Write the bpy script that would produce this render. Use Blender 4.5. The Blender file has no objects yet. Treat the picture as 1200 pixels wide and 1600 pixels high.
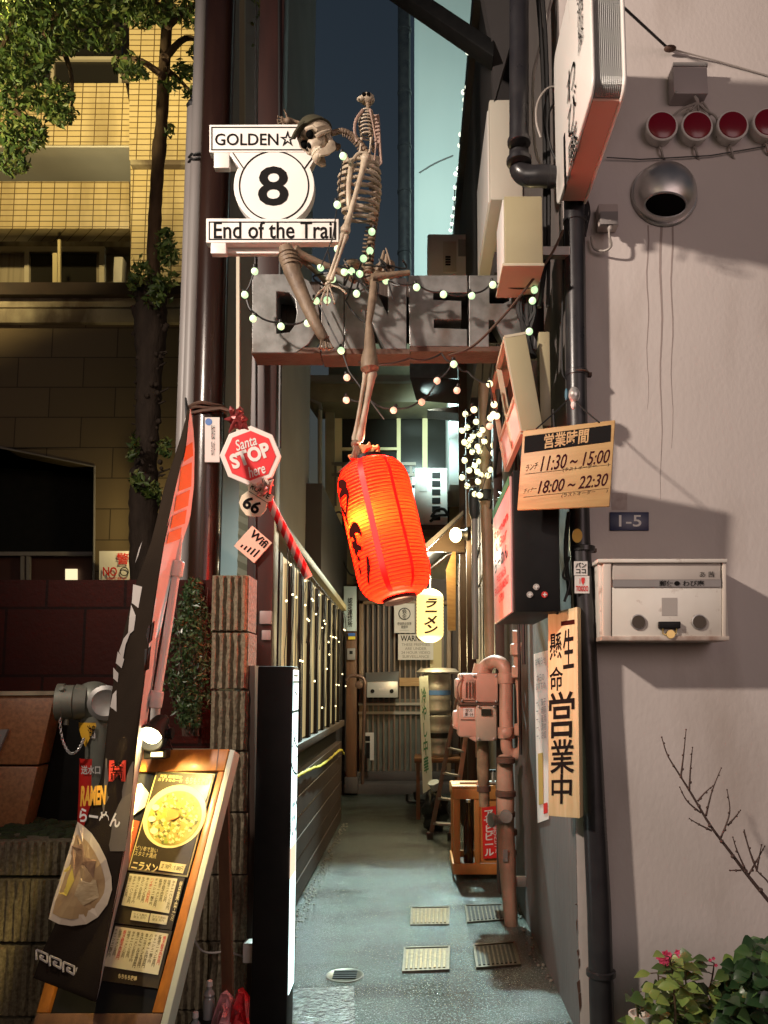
import bpy, bmesh, math, random
from mathutils import Vector as V, Matrix
random.seed(7)
R = math.radians
scene = bpy.context.scene
COL = scene.collection

# ------------------------------------------------------------------ camera, world, lights
F, CX, CY, PITCH, CAMZ = 1200.0, 650.0, 939.0, R(6), 1.5
cam = bpy.data.cameras.new('camera'); camo = bpy.data.objects.new('camera', cam); COL.objects.link(camo)
camo.location = (0, 0, CAMZ); camo.rotation_euler = (R(90) + PITCH, 0, 0)
cam.sensor_fit = 'VERTICAL'; cam.sensor_height = 24; cam.lens = 24 * F / 1600
cam.shift_x = (600 - CX) / 1600; cam.shift_y = (CY - 800) / 1600
cam.clip_start = 0.05; cam.clip_end = 2000
scene.camera = camo

world = bpy.data.worlds.new('World'); scene.world = world; world.use_nodes = True
wn = world.node_tree; wn.nodes.clear()
wo = wn.nodes.new('ShaderNodeOutputWorld'); bg = wn.nodes.new('ShaderNodeBackground'); sky = wn.nodes.new('ShaderNodeTexSky')
sky.sky_type = 'NISHITA'; sky.sun_disc = False; sky.sun_elevation = R(-0.6); sky.sun_rotation = R(150)
hue = wn.nodes.new('ShaderNodeHueSaturation'); hue.inputs['Saturation'].default_value = 1.45
wn.links.new(sky.outputs[0], hue.inputs['Color']); wn.links.new(hue.outputs[0], bg.inputs[0]); wn.links.new(bg.outputs[0], wo.inputs[0])
bg.inputs[1].default_value = 0.115

vs = scene.view_settings; vs.view_transform = 'Standard'; vs.look = 'None'; vs.exposure = 0; vs.gamma = 1
cy = scene.cycles
cy.use_denoising = True; cy.max_bounces = 6; cy.diffuse_bounces = 3; cy.glossy_bounces = 3; cy.transmission_bounces = 4
cy.caustics_reflective = False; cy.caustics_refractive = False; cy.sample_clamp_indirect = 2.0

def lamp(name, kind, loc, power, color, size=0.1, target=None, spot=None, blend=0.4, parent=None, size_y=None):
    l = bpy.data.lights.new(name, kind); l.energy = power; l.color = color
    if kind in ('POINT', 'SPOT'): l.shadow_soft_size = size
    if kind == 'SPOT': l.spot_size = R(spot or 60); l.spot_blend = blend
    if kind == 'AREA':
        l.size = size
        if size_y: l.shape = 'RECTANGLE'; l.size_y = size_y
    o = bpy.data.objects.new(name, l); COL.objects.link(o); o.location = loc
    if target is not None:
        o.rotation_euler = (V(target) - V(loc)).to_track_quat('-Z', 'Y').to_euler()
    if parent is not None: o.parent = parent; o.location = V(loc) - wloc(parent)
    return o

# street lighting outside the frame: a street lamp on the left, shop neon behind the camera, a sodium lamp down the side street
lamp('street_lamp_light', 'SPOT', (-3.3, 0.5, 4.6), 1350, (1.0, 0.84, 0.71), 0.11, target=(0.9, 3.4, 3.4), spot=92, blend=0.9)
lamp('neon_glow_light', 'AREA', (3.2, -3.2, 3.6), 95, (1.0, 0.78, 0.76), 3.6, target=(1.0, 3.4, 2.0))
lamp('street_glow_light', 'AREA', (-1.2, -2.5, 4.0), 17, (1.0, 0.80, 0.58), 2.5, target=(-0.6, 3.4, 1.6))
lamp('tree_street_lamp_light', 'SPOT', (-4.3, 3.4, 3.9), 560, (1.0, 0.88, 0.50), 0.1, target=(-3.05, 5.7, 7.1), spot=58, blend=0.5)
lamp('sodium_lamp_light', 'SPOT', (-3.0, 4.4, 7.2), 1450, (1.0, 0.78, 0.36), 0.15, target=(-4.9, 9.0, 7.9), spot=80, blend=0.4)
lamp('cyan_court_light', 'SPOT', (0.1, 8.0, 9.0), 1250, (0.68, 1.0, 0.95), 0.15, target=(0.6, 13.2, 9.4), spot=105, blend=0.3)
lamp('court_tube_light', 'SPOT', (0.05, 8.9, 4.9), 330, (0.70, 1.0, 0.94), 0.12, target=(0.50, 9.9, 4.8), spot=95, blend=0.6)
lamp('alley_end_fill_light', 'POINT', (0.25, 8.3, 2.9), 130, (1.0, 0.95, 0.72), 0.12)  # unseen fill added to brighten the door at the alley end
lamp('alley_floodlight', 'SPOT', (0.02, 8.7, 5.0), 3300, (0.70, 1.0, 0.97), 0.05, target=(0.05, 3.9, 0.0), spot=46, blend=0.6)

# ------------------------------------------------------------------ helpers
sp_, cp_ = math.sin(PITCH), math.cos(PITCH)
def ray(px, py):
    x = (px - CX) / F; y = -(py - CY) / F
    return V((x, cp_ - y * sp_, sp_ + y * cp_))
CAM = V((0, 0, CAMZ))
def P(px, py, D):
    r = ray(px, py); return CAM + r * (D / r.y)
def PX(px, py, X):            # on the plane x = X
    r = ray(px, py); return CAM + r * (X / r.x)
def G(px, py, z=0.0):         # on the ground
    r = ray(px, py); return CAM + r * ((z - CAMZ) / r.z)
def PP(px, py, pl):           # on plane (p0, n)
    r = ray(px, py); return CAM + r * ((pl[0] - CAM).dot(pl[1]) / r.dot(pl[1]))
def plane(a, b, c):
    n = (b - a).cross(c - a).normalized()
    if n.dot(CAM - a) < 0: n = -n
    return (a, n)
def Q(x0, y0, x1, y1, D): return [P(x0, y0, D), P(x1, y0, D), P(x1, y1, D), P(x0, y1, D)]

_off = {}
def wloc(o): return _off.get(o.name, V((0, 0, 0)))

def T(name, label, cat, loc=(0, 0, 0), group=None, kind='thing'):
    o = bpy.data.objects.new(name, None); COL.objects.link(o); o.location = loc; o.empty_display_size = .1
    _off[o.name] = V(loc); tag(o, label, cat, group, kind); return o
def tag(o, label, cat=None, group=None, kind='thing'):
    o['label'] = label
    if cat: o['category'] = cat
    if group: o['group'] = group
    if kind: o['kind'] = kind

def dup(root, offset, label=None, group=None, rotz=None):
    r = root.copy(); COL.objects.link(r); r.location = root.location + V(offset)
    if label: r['label'] = label
    if rotz is not None: r.rotation_euler = (0, 0, rotz)
    for ch in list(root.children):
        c = ch.copy(); COL.objects.link(c); c.parent = r
        for g in list(ch.children):
            d = g.copy(); COL.objects.link(d); d.parent = c
    return r

class MB:
    def __init__(s): s.v = []; s.f = []; s.mi = []; s.m = 0
    def add(s, vs, fs):
        b = len(s.v); s.v += [V(x) for x in vs]; s.f += [[b + i for i in f] for f in fs]; s.mi += [s.m] * len(fs); return s
    def box(s, a, b):
        x0, x1 = sorted((a[0], b[0])); y0, y1 = sorted((a[1], b[1])); z0, z1 = sorted((a[2], b[2]))
        return s.add([(x0,y0,z0),(x1,y0,z0),(x1,y1,z0),(x0,y1,z0),(x0,y0,z1),(x1,y0,z1),(x1,y1,z1),(x0,y1,z1)],
                     [(0,3,2,1),(4,5,6,7),(0,1,5,4),(1,2,6,5),(2,3,7,6),(3,0,4,7)])
    def prism(s, pts, vec):   # polygon (front) and its copy moved by vec
        pts = [V(p) for p in pts]; vec = V(vec); n = len(pts)
        nn = V((0,0,0))
        for i in range(n): nn += pts[i].cross(pts[(i+1) % n])
        if nn.dot(vec) > 0: pts = pts[::-1]
        fs = [list(range(n)), list(range(2*n-1, n-1, -1))] + [(i, i+n, (i+1) % n + n, (i+1) % n) for i in range(n)]
        return s.add(pts + [p + vec for p in pts], fs)
    def slab(s, pts, th, lift=0.0):  # thin slab standing proud of the surface, towards the camera
        pts = [V(p) for p in pts]; n = (pts[1]-pts[0]).cross(pts[2]-pts[0]).normalized()
        if n.dot(CAM - pts[0]) < 0: n = -n
        return s.prism([p + n * (th + lift) for p in pts], -n * th)
    def tube(s, pts, r, seg=10, cap=True, closed=False):
        pts = [V(p) for p in pts]; n = len(pts); rs = r if isinstance(r, (list, tuple)) else [r] * n
        base = len(s.v); up = None; fs = []; vs = []
        for i, p in enumerate(pts):
            a = pts[(i-1) % n] if (i > 0 or closed) else p; b = pts[(i+1) % n] if (i < n-1 or closed) else p
            d = (b - a).normalized() if (b - a).length > 1e-9 else V((0,0,1))
            if up is None: up = d.orthogonal().normalized()
            u = (up - d * up.dot(d))
            u = u.normalized() if u.length > 1e-6 else d.orthogonal().normalized()
            up = u; w = d.cross(u)
            for k in range(seg):
                t = 2*math.pi*k/seg; vs.append(p + (u*math.cos(t) + w*math.sin(t)) * rs[i])
        m = n if closed else n-1
        for i in range(m):
            j = (i+1) % n
            for k in range(seg):
                q = (k+1) % seg; fs.append((i*seg+k, i*seg+q, j*seg+q, j*seg+k))
        if cap and not closed:
            fs.append(list(range(seg-1, -1, -1))); fs.append([(n-1)*seg+k for k in range(seg)])
        return s.add(vs, fs)
    def lathe(s, p0, axis, prof, seg=24, cap=True):  # prof: (distance along axis, radius)
        ax = V(axis).normalized(); p0 = V(p0)
        u = ax.orthogonal().normalized(); w = ax.cross(u); n = len(prof); vs = []; fs = []
        for (h, r) in prof:
            for k in range(seg):
                t = 2*math.pi*k/seg; vs.append(p0 + ax*h + (u*math.cos(t)+w*math.sin(t))*max(r, 1e-4))
        for i in range(n-1):
            for k in range(seg):
                q = (k+1) % seg; fs.append((i*seg+k, i*seg+q, (i+1)*seg+q, (i+1)*seg+k))
        if cap: fs.append(list(range(seg-1, -1, -1))); fs.append([(n-1)*seg+k for k in range(seg)])
        return s.add(vs, fs)
    def ball(s, c, r, seg=12, rings=8):
        rx, ry, rz = (r, r, r) if not isinstance(r, (tuple, list)) else r
        c = V(c); vs = [c + V((0,0,rz))]; fs = []
        for i in range(1, rings):
            a = math.pi*i/rings
            for k in range(seg):
                t = 2*math.pi*k/seg; vs.append(c + V((rx*math.sin(a)*math.cos(t), ry*math.sin(a)*math.sin(t), rz*math.cos(a))))
        vs.append(c - V((0,0,rz)))
        for k in range(seg):
            q = (k+1) % seg; fs.append((0, 1+k, 1+q))
            for i in range(rings-2): fs.append((1+i*seg+k, 1+(i+1)*seg+k, 1+(i+1)*seg+q, 1+i*seg+q))
            fs.append((1+(rings-2)*seg+k, len(vs)-1, 1+(rings-2)*seg+q))
        return s.add(vs, fs)
    def build(s, name, mat, parent=None, label=None, cat=None, group=None, kind='thing', smooth=True, bevel=0.0, seg=2, ang=38):
        me = bpy.data.meshes.new(name)
        if parent is not None: off = wloc(parent)
        elif kind == 'structure' or not s.v: off = V((0,0,0))
        else:
            off = V((sum(p.x for p in s.v)/len(s.v), sum(p.y for p in s.v)/len(s.v), min(p.z for p in s.v)))
        me.from_pydata([p - off for p in s.v], [], s.f)
        mats = mat if isinstance(mat, (list, tuple)) else [mat]
        for m in mats: me.materials.append(m)
        if len(mats) > 1: me.polygons.foreach_set('material_index', s.mi)
        if bevel > 0:
            bm = bmesh.new(); bm.from_mesh(me); bmesh.ops.recalc_face_normals(bm, faces=bm.faces)
            es = [e for e in bm.edges if len(e.link_faces) == 2 and e.calc_face_angle(0) > R(30)]
            bmesh.ops.bevel(bm, geom=es, offset=bevel, offset_type='OFFSET', segments=seg, profile=.5, affect='EDGES', clamp_overlap=True)
            bm.to_mesh(me); bm.free()
        if smooth: me.shade_smooth(); me.set_sharp_from_angle(angle=R(ang))
        me.update()
        o = bpy.data.objects.new(name, me); COL.objects.link(o)
        if parent is not None: o.parent = parent; _off[o.name] = off
        else: o.location = off; _off[o.name] = off
        if label: tag(o, label, cat, group, kind)
        elif parent is None: o['kind'] = kind
        return o

def build_each(mb, name, mat, parent=None, **kw):   # one object for each separate piece
    par = list(range(len(mb.v)))
    def find(i):
        while par[i] != i: par[i] = par[par[i]]; i = par[i]
        return i
    for f in mb.f:
        for i in f[1:]: par[find(i)] = find(f[0])
    groups = {}
    for f in mb.f: groups.setdefault(find(f[0]), []).append(f)
    for fs in groups.values():
        ids = sorted({i for f in fs for i in f}); mp = {a: b for b, a in enumerate(ids)}
        q = MB(); q.add([mb.v[i] for i in ids], [[mp[i] for i in f] for f in fs]); q.build(name, mat, parent, **kw)
def part(o, label): o['label'] = label; return o

def curve_mesh(c):
    o = bpy.data.objects.new('tmp', c); COL.objects.link(o)
    dg = bpy.context.evaluated_depsgraph_get(); dg.update()
    me = bpy.data.meshes.new_from_object(o.evaluated_get(dg))
    vs = [v.co.copy() for v in me.vertices]; fs = [list(p.vertices) for p in me.polygons]
    bpy.data.objects.remove(o); bpy.data.curves.remove(c); bpy.data.meshes.remove(me)
    return vs, fs

def outline(polys, D, th, bevel=0.0):   # pixel outlines (holes allowed) as a solid standing at depth D, th thick
    c = bpy.data.curves.new('tmp', 'CURVE'); c.dimensions = '2D'; c.fill_mode = 'BOTH'; c.extrude = th/2 - bevel; c.bevel_depth = bevel; c.bevel_resolution = 1
    c.offset = -bevel
    for pl in polys:
        s = c.splines.new('POLY'); s.points.add(len(pl)-1); s.use_cyclic_u = True
        for i, (x, y) in enumerate(pl):
            p = P(x, y, D); s.points[i].co = (p.x, p.z, 0, 1)
    vs, fs = curve_mesh(c)
    return [V((v.x, D + th/2 - v.z, v.y)) for v in vs], fs

def text(body, quad, mat, parent, bold=0.0, lift=0.0025, name='lettering', shear=0.0, th=0.0, keep=False, space=1.0, line=1.0):
    c = bpy.data.curves.new('tmp', 'FONT'); c.body = body; c.align_x = 'CENTER'; c.offset = bold; c.shear = shear
    c.space_character = space; c.space_line = line; c.resolution_u = 3
    vs, fs = curve_mesh(c)
    x0 = min(v.x for v in vs); x1 = max(v.x for v in vs); y0 = min(v.y for v in vs); y1 = max(v.y for v in vs)
    tl, tr, br, bl = [V(q) for q in quad]
    n = (tr-tl).cross(bl-tl).normalized()
    if n.dot(CAM - tl) < 0: n = -n
    su = sv = 1.0
    if keep:
        a = (x1-x0)/(y1-y0); b = (tr-tl).length/(bl-tl).length
        if a < b: su = a/b
        else: sv = b/a
    out = []
    for v in vs:
        u = .5 + ((v.x-x0)/(x1-x0) - .5)*su; w = .5 + ((y1-v.y)/(y1-y0) - .5)*sv
        out.append(tl*(1-u)*(1-w) + tr*u*(1-w) + br*u*w + bl*(1-u)*w + n*lift)
    mb = MB(); mb.add(out, fs)
    return mb.build(name, mat, parent, smooth=False)

def circle(cx, cy, r, n=40, ry=None): return [(cx + r*math.cos(2*math.pi*i/n), cy + (ry or r)*math.sin(2*math.pi*i/n)) for i in range(n)]
def sag(a, b, d, n=12):
    a, b = V(a), V(b); return [a.lerp(b, i/n) - V((0,0,d*4*(i/n)*(1-i/n))) for i in range(n+1)]
def smoothpath(pts, n=6):      # Catmull-Rom
    pts = [V(p) for p in pts]; out = []
    for i in range(len(pts)-1):
        p0 = pts[max(i-1,0)]; p1 = pts[i]; p2 = pts[i+1]; p3 = pts[min(i+2, len(pts)-1)]
        for k in range(n):
            t = k/n
            out.append(.5*((2*p1) + (p2-p0)*t + (2*p0-5*p1+4*p2-p3)*t*t + (3*p1-p0-3*p2+p3)*t*t*t))
    out.append(pts[-1]); return out

# ------------------------------------------------------------------ materials
def mat(name, col, rough=.6, metal=0.0, col2=None, nscale=6.0, namt=.5, stretch=(1,1,1), bump=0.0, bscale=60.0, emis=None, estr=0.0,
        rough2=None, spec=.5, brick=None, sample=True, trans=0.0, detail=6, contrast=(.35,.7), wave=None, coat=0.0, dirt=None):
    m = bpy.data.materials.new(name); m.use_nodes = True; nt = m.node_tree; N = nt.nodes; L = nt.links
    b = N['Principled BSDF']; b.inputs['Base Color'].default_value = (*col, 1); b.inputs['Roughness'].default_value = rough
    b.inputs['Metallic'].default_value = metal; b.inputs['Specular IOR Level'].default_value = spec; b.inputs['Coat Weight'].default_value = coat
    b.inputs['Coat Roughness'].default_value = .08
    tc = N.new('ShaderNodeTexCoord'); src = tc.outputs['Object']; color = None
    def noise(scale, st=(1,1,1), det=detail):
        mp = N.new('ShaderNodeMapping'); mp.inputs['Scale'].default_value = st; L.new(src, mp.inputs[0])
        n = N.new('ShaderNodeTexNoise'); n.inputs['Scale'].default_value = scale; n.inputs['Detail'].default_value = det; L.new(mp.outputs[0], n.inputs[0]); return n.outputs[0]
    height = None
    if brick:   # (w, h, mortar, c1, c2, cm, offset)
        w, h, mo, c1, c2, cm, of = brick
        sx = N.new('ShaderNodeSeparateXYZ'); L.new(src, sx.inputs[0]); ad = N.new('ShaderNodeMath'); L.new(sx.outputs[0], ad.inputs[0]); L.new(sx.outputs[1], ad.inputs[1])
        cb = N.new('ShaderNodeCombineXYZ'); L.new(ad.outputs[0], cb.inputs[0]); L.new(sx.outputs[2], cb.inputs[1])
        bt = N.new('ShaderNodeTexBrick'); L.new(cb.outputs[0], bt.inputs[0]); bt.inputs['Scale'].default_value = 1
        bt.inputs['Brick Width'].default_value = w; bt.inputs['Row Height'].default_value = h; bt.inputs['Mortar Size'].default_value = mo; bt.offset = of
        bt.inputs['Color1'].default_value = (*c1,1); bt.inputs['Color2'].default_value = (*c2,1); bt.inputs['Mortar'].default_value = (*cm,1); bt.inputs['Mortar Smooth'].default_value = .1
        color = bt.outputs[0]; height = bt.outputs['Fac']
    if col2 is not None:
        cr = N.new('ShaderNodeValToRGB'); cr.color_ramp.elements[0].position, cr.color_ramp.elements[1].position = contrast
        L.new(noise(nscale, stretch), cr.inputs[0])
        mx = N.new('ShaderNodeMix'); mx.data_type = 'RGBA'; mul = N.new('ShaderNodeMath'); mul.operation = 'MULTIPLY'; mul.inputs[1].default_value = namt
        L.new(cr.outputs[0], mul.inputs[0]); L.new(mul.outputs[0], mx.inputs[0])
        mx.inputs[6].default_value = (*col,1); mx.inputs[7].default_value = (*col2,1)
        if color is not None: L.new(color, mx.inputs[6])
        color = mx.outputs[2]
    if dirt is not None:   # (colour, scale, amount, stretch, contrast)
        dc, ds, da, dst, dct = dirt
        cr = N.new('ShaderNodeValToRGB'); cr.color_ramp.elements[0].position, cr.color_ramp.elements[1].position = dct
        L.new(noise(ds, dst, 8), cr.inputs[0])
        mx = N.new('ShaderNodeMix'); mx.data_type = 'RGBA'; mul = N.new('ShaderNodeMath'); mul.operation = 'MULTIPLY'; mul.inputs[1].default_value = da
        L.new(cr.outputs[0], mul.inputs[0]); L.new(mul.outputs[0], mx.inputs[0]); mx.inputs[6].default_value = (*col,1); mx.inputs[7].default_value = (*dc,1)
        if color is not None: L.new(color, mx.inputs[6])
        color = mx.outputs[2]
    if color is not None: L.new(color, b.inputs['Base Color'])
    if rough2 is not None:
        mr = N.new('ShaderNodeMapRange'); mr.inputs[1].default_value = .35; mr.inputs[2].default_value = .65; mr.inputs[3].default_value = rough; mr.inputs[4].default_value = rough2
        L.new(noise(nscale*.8), mr.inputs[0]); L.new(mr.outputs[0], b.inputs['Roughness'])
    if bump > 0:
        bp = N.new('ShaderNodeBump'); bp.inputs['Strength'].default_value = bump; bp.inputs['Distance'].default_value = .01
        hsrc = noise(bscale, stretch, 4)
        if height is not None:
            mm = N.new('ShaderNodeMath'); mm.operation = 'MULTIPLY_ADD'; mm.inputs[1].default_value = -1.5; L.new(height, mm.inputs[0]); L.new(hsrc, mm.inputs[2]); hsrc = mm.outputs[0]
        L.new(hsrc, bp.inputs['Height']); L.new(bp.outputs[0], b.inputs['Normal'])
    if emis:
        b.inputs['Emission Color'].default_value = (*emis, 1); b.inputs['Emission Strength'].default_value = estr
        if not sample: m.cycles.emission_sampling = 'NONE'
    if trans > 0:
        b.inputs['Transmission Weight'].default_value = trans
    return m

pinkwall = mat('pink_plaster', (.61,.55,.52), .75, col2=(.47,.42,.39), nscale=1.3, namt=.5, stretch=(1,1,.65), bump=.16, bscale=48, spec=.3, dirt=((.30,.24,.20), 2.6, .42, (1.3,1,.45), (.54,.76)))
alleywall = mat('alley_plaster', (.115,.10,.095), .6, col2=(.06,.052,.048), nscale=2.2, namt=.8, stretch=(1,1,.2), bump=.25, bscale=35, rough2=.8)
darkwood = mat('dark_wood', (.035,.02,.014), .55, col2=(.08,.05,.035), nscale=5, namt=.6, stretch=(6,6,.4), bump=.2, bscale=30)
blackm = mat('black_paint', (.007,.007,.007), .5, col2=(.016,.015,.014), nscale=10, namt=.5, spec=.2)
blackrub = mat('black_rubber', (.012,.012,.013), .6)
whitep = mat('white_paint', (.72,.69,.65), .4, col2=(.6,.56,.5), nscale=7, namt=.35)
whitesign = mat('white_sign', (.80,.77,.73), .35, col2=(.66,.6,.54), nscale=4, namt=.3, dirt=((.35,.28,.22),11,.45,(1,1,.4),(.6,.78)))
blackink = mat('black_ink', (.01,.009,.009), .7, spec=.08)
redink = mat('red_ink', (.62,.02,.015), .45)
redpaint = mat('red_sign_paint', (.70,.012,.02), .4, col2=(.55,.01,.015), nscale=6, namt=.4)
brownsteel = mat('brown_steel', (.018,.007,.005), .25, col2=(.035,.016,.01), nscale=4, namt=.7, stretch=(3,3,.5), bump=.05, bscale=20)
redcol = mat('red_brown_column', (.035,.013,.010), .45, col2=(.018,.008,.007), nscale=5, namt=.7, stretch=(3,3,.5))
greypipe = mat('grey_pvc', (.26,.245,.235), .45, col2=(.22,.19,.18), nscale=5, namt=.6, stretch=(2,2,.5))
darkpipe = mat('dark_drainpipe', (.016,.015,.018), .26, col2=(.04,.036,.036), nscale=8, namt=.5, rough2=.42)
steel = mat('galvanised_steel', (.42,.41,.39), .42, metal=.75, col2=(.26,.23,.20), nscale=9, namt=.8, bump=.04, bscale=40, rough2=.6)
lettersteel = mat('letter_steel', (.24,.24,.235), .45, metal=.35, col2=(.13,.128,.12), nscale=14, namt=.95, dirt=((.10,.06,.04),7,.6,(1,1,.4),(.55,.75)), bump=.06, bscale=60, rough2=.38)
chrome = mat('chrome', (.62,.60,.58), .28, metal=.85, rough2=.42, nscale=20)
rust = mat('rusty_iron', (.10,.055,.035), .75, col2=(.07,.03,.02), nscale=18, namt=.8, bump=.3, bscale=60)
beige = mat('beige_enamel', (.55,.49,.36), .45, col2=(.42,.36,.25), nscale=4, namt=.5)
ivory = mat('ivory_enamel', (.62,.58,.49), .5, col2=(.45,.40,.32), nscale=3, namt=.5, stretch=(1,1,.4))
wood = mat('pale_wood', (.55,.34,.14), .5, col2=(.40,.21,.08), nscale=5, namt=.7, stretch=(1,1,9), bump=.12, bscale=25)
woodv = mat('pale_wood_upright', (.68,.54,.32), .55, col2=(.52,.36,.17), nscale=5, namt=.7, stretch=(9,9,.7), bump=.12, bscale=25)
orangewood = mat('orange_wood', (.56,.20,.025), .4, col2=(.30,.10,.02), nscale=5, namt=.7, stretch=(8,8,1), coat=.2)
brownwood = mat('brown_wood', (.16,.075,.035), .55, col2=(.08,.035,.018), nscale=5, namt=.7, stretch=(7,7,.5), bump=.15, bscale=30)
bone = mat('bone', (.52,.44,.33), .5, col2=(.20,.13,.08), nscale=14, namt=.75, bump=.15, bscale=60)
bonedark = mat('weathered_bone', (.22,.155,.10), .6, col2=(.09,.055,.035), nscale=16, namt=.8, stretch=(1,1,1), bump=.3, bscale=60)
socket = mat('socket_black', (.004,.004,.004), .95, spec=.03)
leafm = mat('leaf', (.045,.09,.02), .45, col2=(.10,.13,.03), nscale=3, namt=.8)
leafm2 = mat('bush_leaf', (.03,.075,.02), .4, col2=(.07,.12,.035), nscale=9, namt=.8)
bark = mat('bark', (.05,.034,.024), .85, col2=(.10,.07,.05), nscale=9, namt=.7, stretch=(2,2,.6), bump=.8, bscale=28)
barklit = mat('lamplit_bark', (.22,.13,.07), .8, col2=(.06,.038,.025), nscale=10, namt=.7, stretch=(2,2,.5), bump=.5, bscale=35)  # lamplight on the upper trunk put into a lighter bark colour
tile = mat('yellow_tile', (.6,.5,.3), .35, dirt=((.16,.11,.05),1.3,.55,(1.6,1.6,.35),(.5,.72)), brick=(.17,.075,.006,(.62,.50,.28),(.56,.44,.22),(.10,.06,.02),0.0), bump=.25, bscale=80)
tilebrown = mat('brown_stone_tile', (.1,.08,.05), .4, brick=(.70,.33,.006,(.17,.125,.07),(.15,.11,.06),(.05,.035,.02),.5), bump=.1, bscale=30)
cement = mat('stained_cement', (.42,.36,.24), .8, col2=(.10,.07,.045), nscale=2.2, namt=.95, stretch=(1,1,.5), bump=.2, bscale=30, contrast=(.45,.62))
soffitm = mat('soffit_paint', (.55,.54,.50), .7, col2=(.40,.38,.33), nscale=2, namt=.4)
glassdark = mat('dark_glass', (.02,.018,.014), .2, spec=.35)
curtain = mat('curtain', (.34,.29,.2), .9, col2=(.2,.16,.1), nscale=2, namt=.7, stretch=(14,14,.2))
redwall = mat('red_brick_wall', (.06,.022,.018), .7, spec=.15, brick=(.42,.36,.008,(.040,.007,.004),(.030,.005,.003),(.009,.003,.002),.5), col2=(.02,.005,.004), nscale=4, namt=.5, bump=.35, bscale=40)
granite = mat('orange_granite', (.34,.15,.06), .4, col2=(.17,.07,.03), nscale=60, namt=.8, bump=.05, bscale=90)
ribblock = mat('split_rib_block', (.25,.21,.14), .85, spec=.25, col2=(.10,.08,.05), nscale=70, namt=.8, bump=.7, bscale=60)
soil = mat('moss', (.04,.06,.018), .95, col2=(.03,.025,.015), nscale=30, namt=.8, bump=1, bscale=50)
verdigris = mat('grey_green_casting', (.22,.23,.19), .45, metal=.3, col2=(.12,.12,.10), nscale=9, namt=.6)
yellowp = mat('yellow_tag', (.75,.42,.03), .5)
cablem = mat('black_cable', (.012,.011,.011), .5)
greycable = mat('grey_cable', (.35,.31,.28), .5)
clothblack = mat('black_cloth', (.020,.014,.010), .95, spec=.05, col2=(.036,.025,.017), nscale=3, namt=.6, bump=.15, bscale=200)
clothwhite = mat('white_cloth', (.80,.74,.71), .8, col2=(.58,.5,.46), nscale=4, namt=.4)
clothorange = mat('orange_print', (.75,.22,.03), .7)
greyprint = mat('grey_print', (.42,.38,.35), .8)
poster = mat('poster_black', (.03,.022,.012), .35, col2=(.08,.06,.03), nscale=12, namt=.6)
paper = mat('paper', (.66,.60,.42), .6, col2=(.58,.52,.34), nscale=20, namt=.4)
paperwhite = mat('white_paper', (.70,.66,.62), .65, col2=(.6,.56,.52), nscale=9, namt=.4)
salmon = mat('salmon_enamel', (.60,.34,.26), .42, col2=(.42,.22,.16), nscale=6, namt=.5, dirt=((.14,.08,.06),9,.7,(1,1,.5),(.55,.75)))
salmonpipe = mat('salmon_pipe', (.52,.29,.21), .45, col2=(.34,.17,.12), nscale=8, namt=.6, dirt=((.12,.06,.04),12,.8,(1,1,.5),(.55,.72)))
lagging = mat('tan_lagging', (.40,.24,.17), .7, col2=(.22,.15,.10), nscale=7, namt=.8, bump=.3, bscale=30)
crateor = mat('orange_crate_wood', (.52,.21,.05), .45, col2=(.36,.13,.03), nscale=5, namt=.6, stretch=(4,4,1))
olivewall = mat('grimy_olive_wall', (.20,.17,.10), .85, col2=(.06,.05,.035), nscale=2.4, namt=.8, bump=.2, bscale=30)
cyanwall = mat('pale_render', (.62,.66,.64), .8, col2=(.5,.54,.52), nscale=1.2, namt=.4, stretch=(1,1,.3))
darkwall = mat('dark_building', (.05,.045,.045), .8, col2=(.03,.025,.025), nscale=2, namt=.6)
greywall = mat('grey_building', (.17,.16,.155), .8, col2=(.11,.1,.1), nscale=1.5, namt=.6)
creamframe = mat('cream_frame', (.62,.52,.27), .5)
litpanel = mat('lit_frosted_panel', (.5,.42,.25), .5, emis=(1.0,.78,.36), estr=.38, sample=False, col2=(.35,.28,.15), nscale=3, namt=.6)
bulbgreen = mat('green_white_bulb', (.7,.8,.6), .4, emis=(.62,1.0,.52), estr=1.0, sample=False)
bulbpink = mat('pinkish_bulb', (.8,.6,.5), .4, emis=(1.0,.55,.35), estr=.7, sample=False)
bulbwarm = mat('warm_bulb', (.8,.75,.5), .4, emis=(1.0,.93,.52), estr=1.6, sample=False)
bulbicicle = mat('icicle_bulb', (.9,.8,.6), .4, emis=(1.0,.82,.45), estr=3.0, sample=False)
navy = mat('navy_enamel', (.012,.018,.07), .35)
neonrope = mat('yellow_rope', (.62,.52,.05), .6, col2=(.45,.36,.03), nscale=40, namt=.6)
redplast = mat('red_plastic_film', (.62,.03,.04), .25, col2=(.5,.02,.03), nscale=8, namt=.6)
pinkplast = mat('pink_plastic_film', (.75,.36,.38), .25)
potwhite = mat('white_glaze', (.7,.68,.62), .3)
petal = mat('pink_petal', (.75,.08,.18), .6)
lensred = mat('red_lens', (.13,.003,.010), .25, emis=(1,.02,.05), estr=.02, sample=False)
woodslat = mat('door_slat', (.24,.17,.12), .5, col2=(.15,.10,.07), nscale=6, namt=.5, stretch=(8,8,.5))
glassgreen = mat('grey_green_glass', (.17,.19,.165), .22, col2=(.05,.055,.045), nscale=3, namt=.6)

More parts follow.
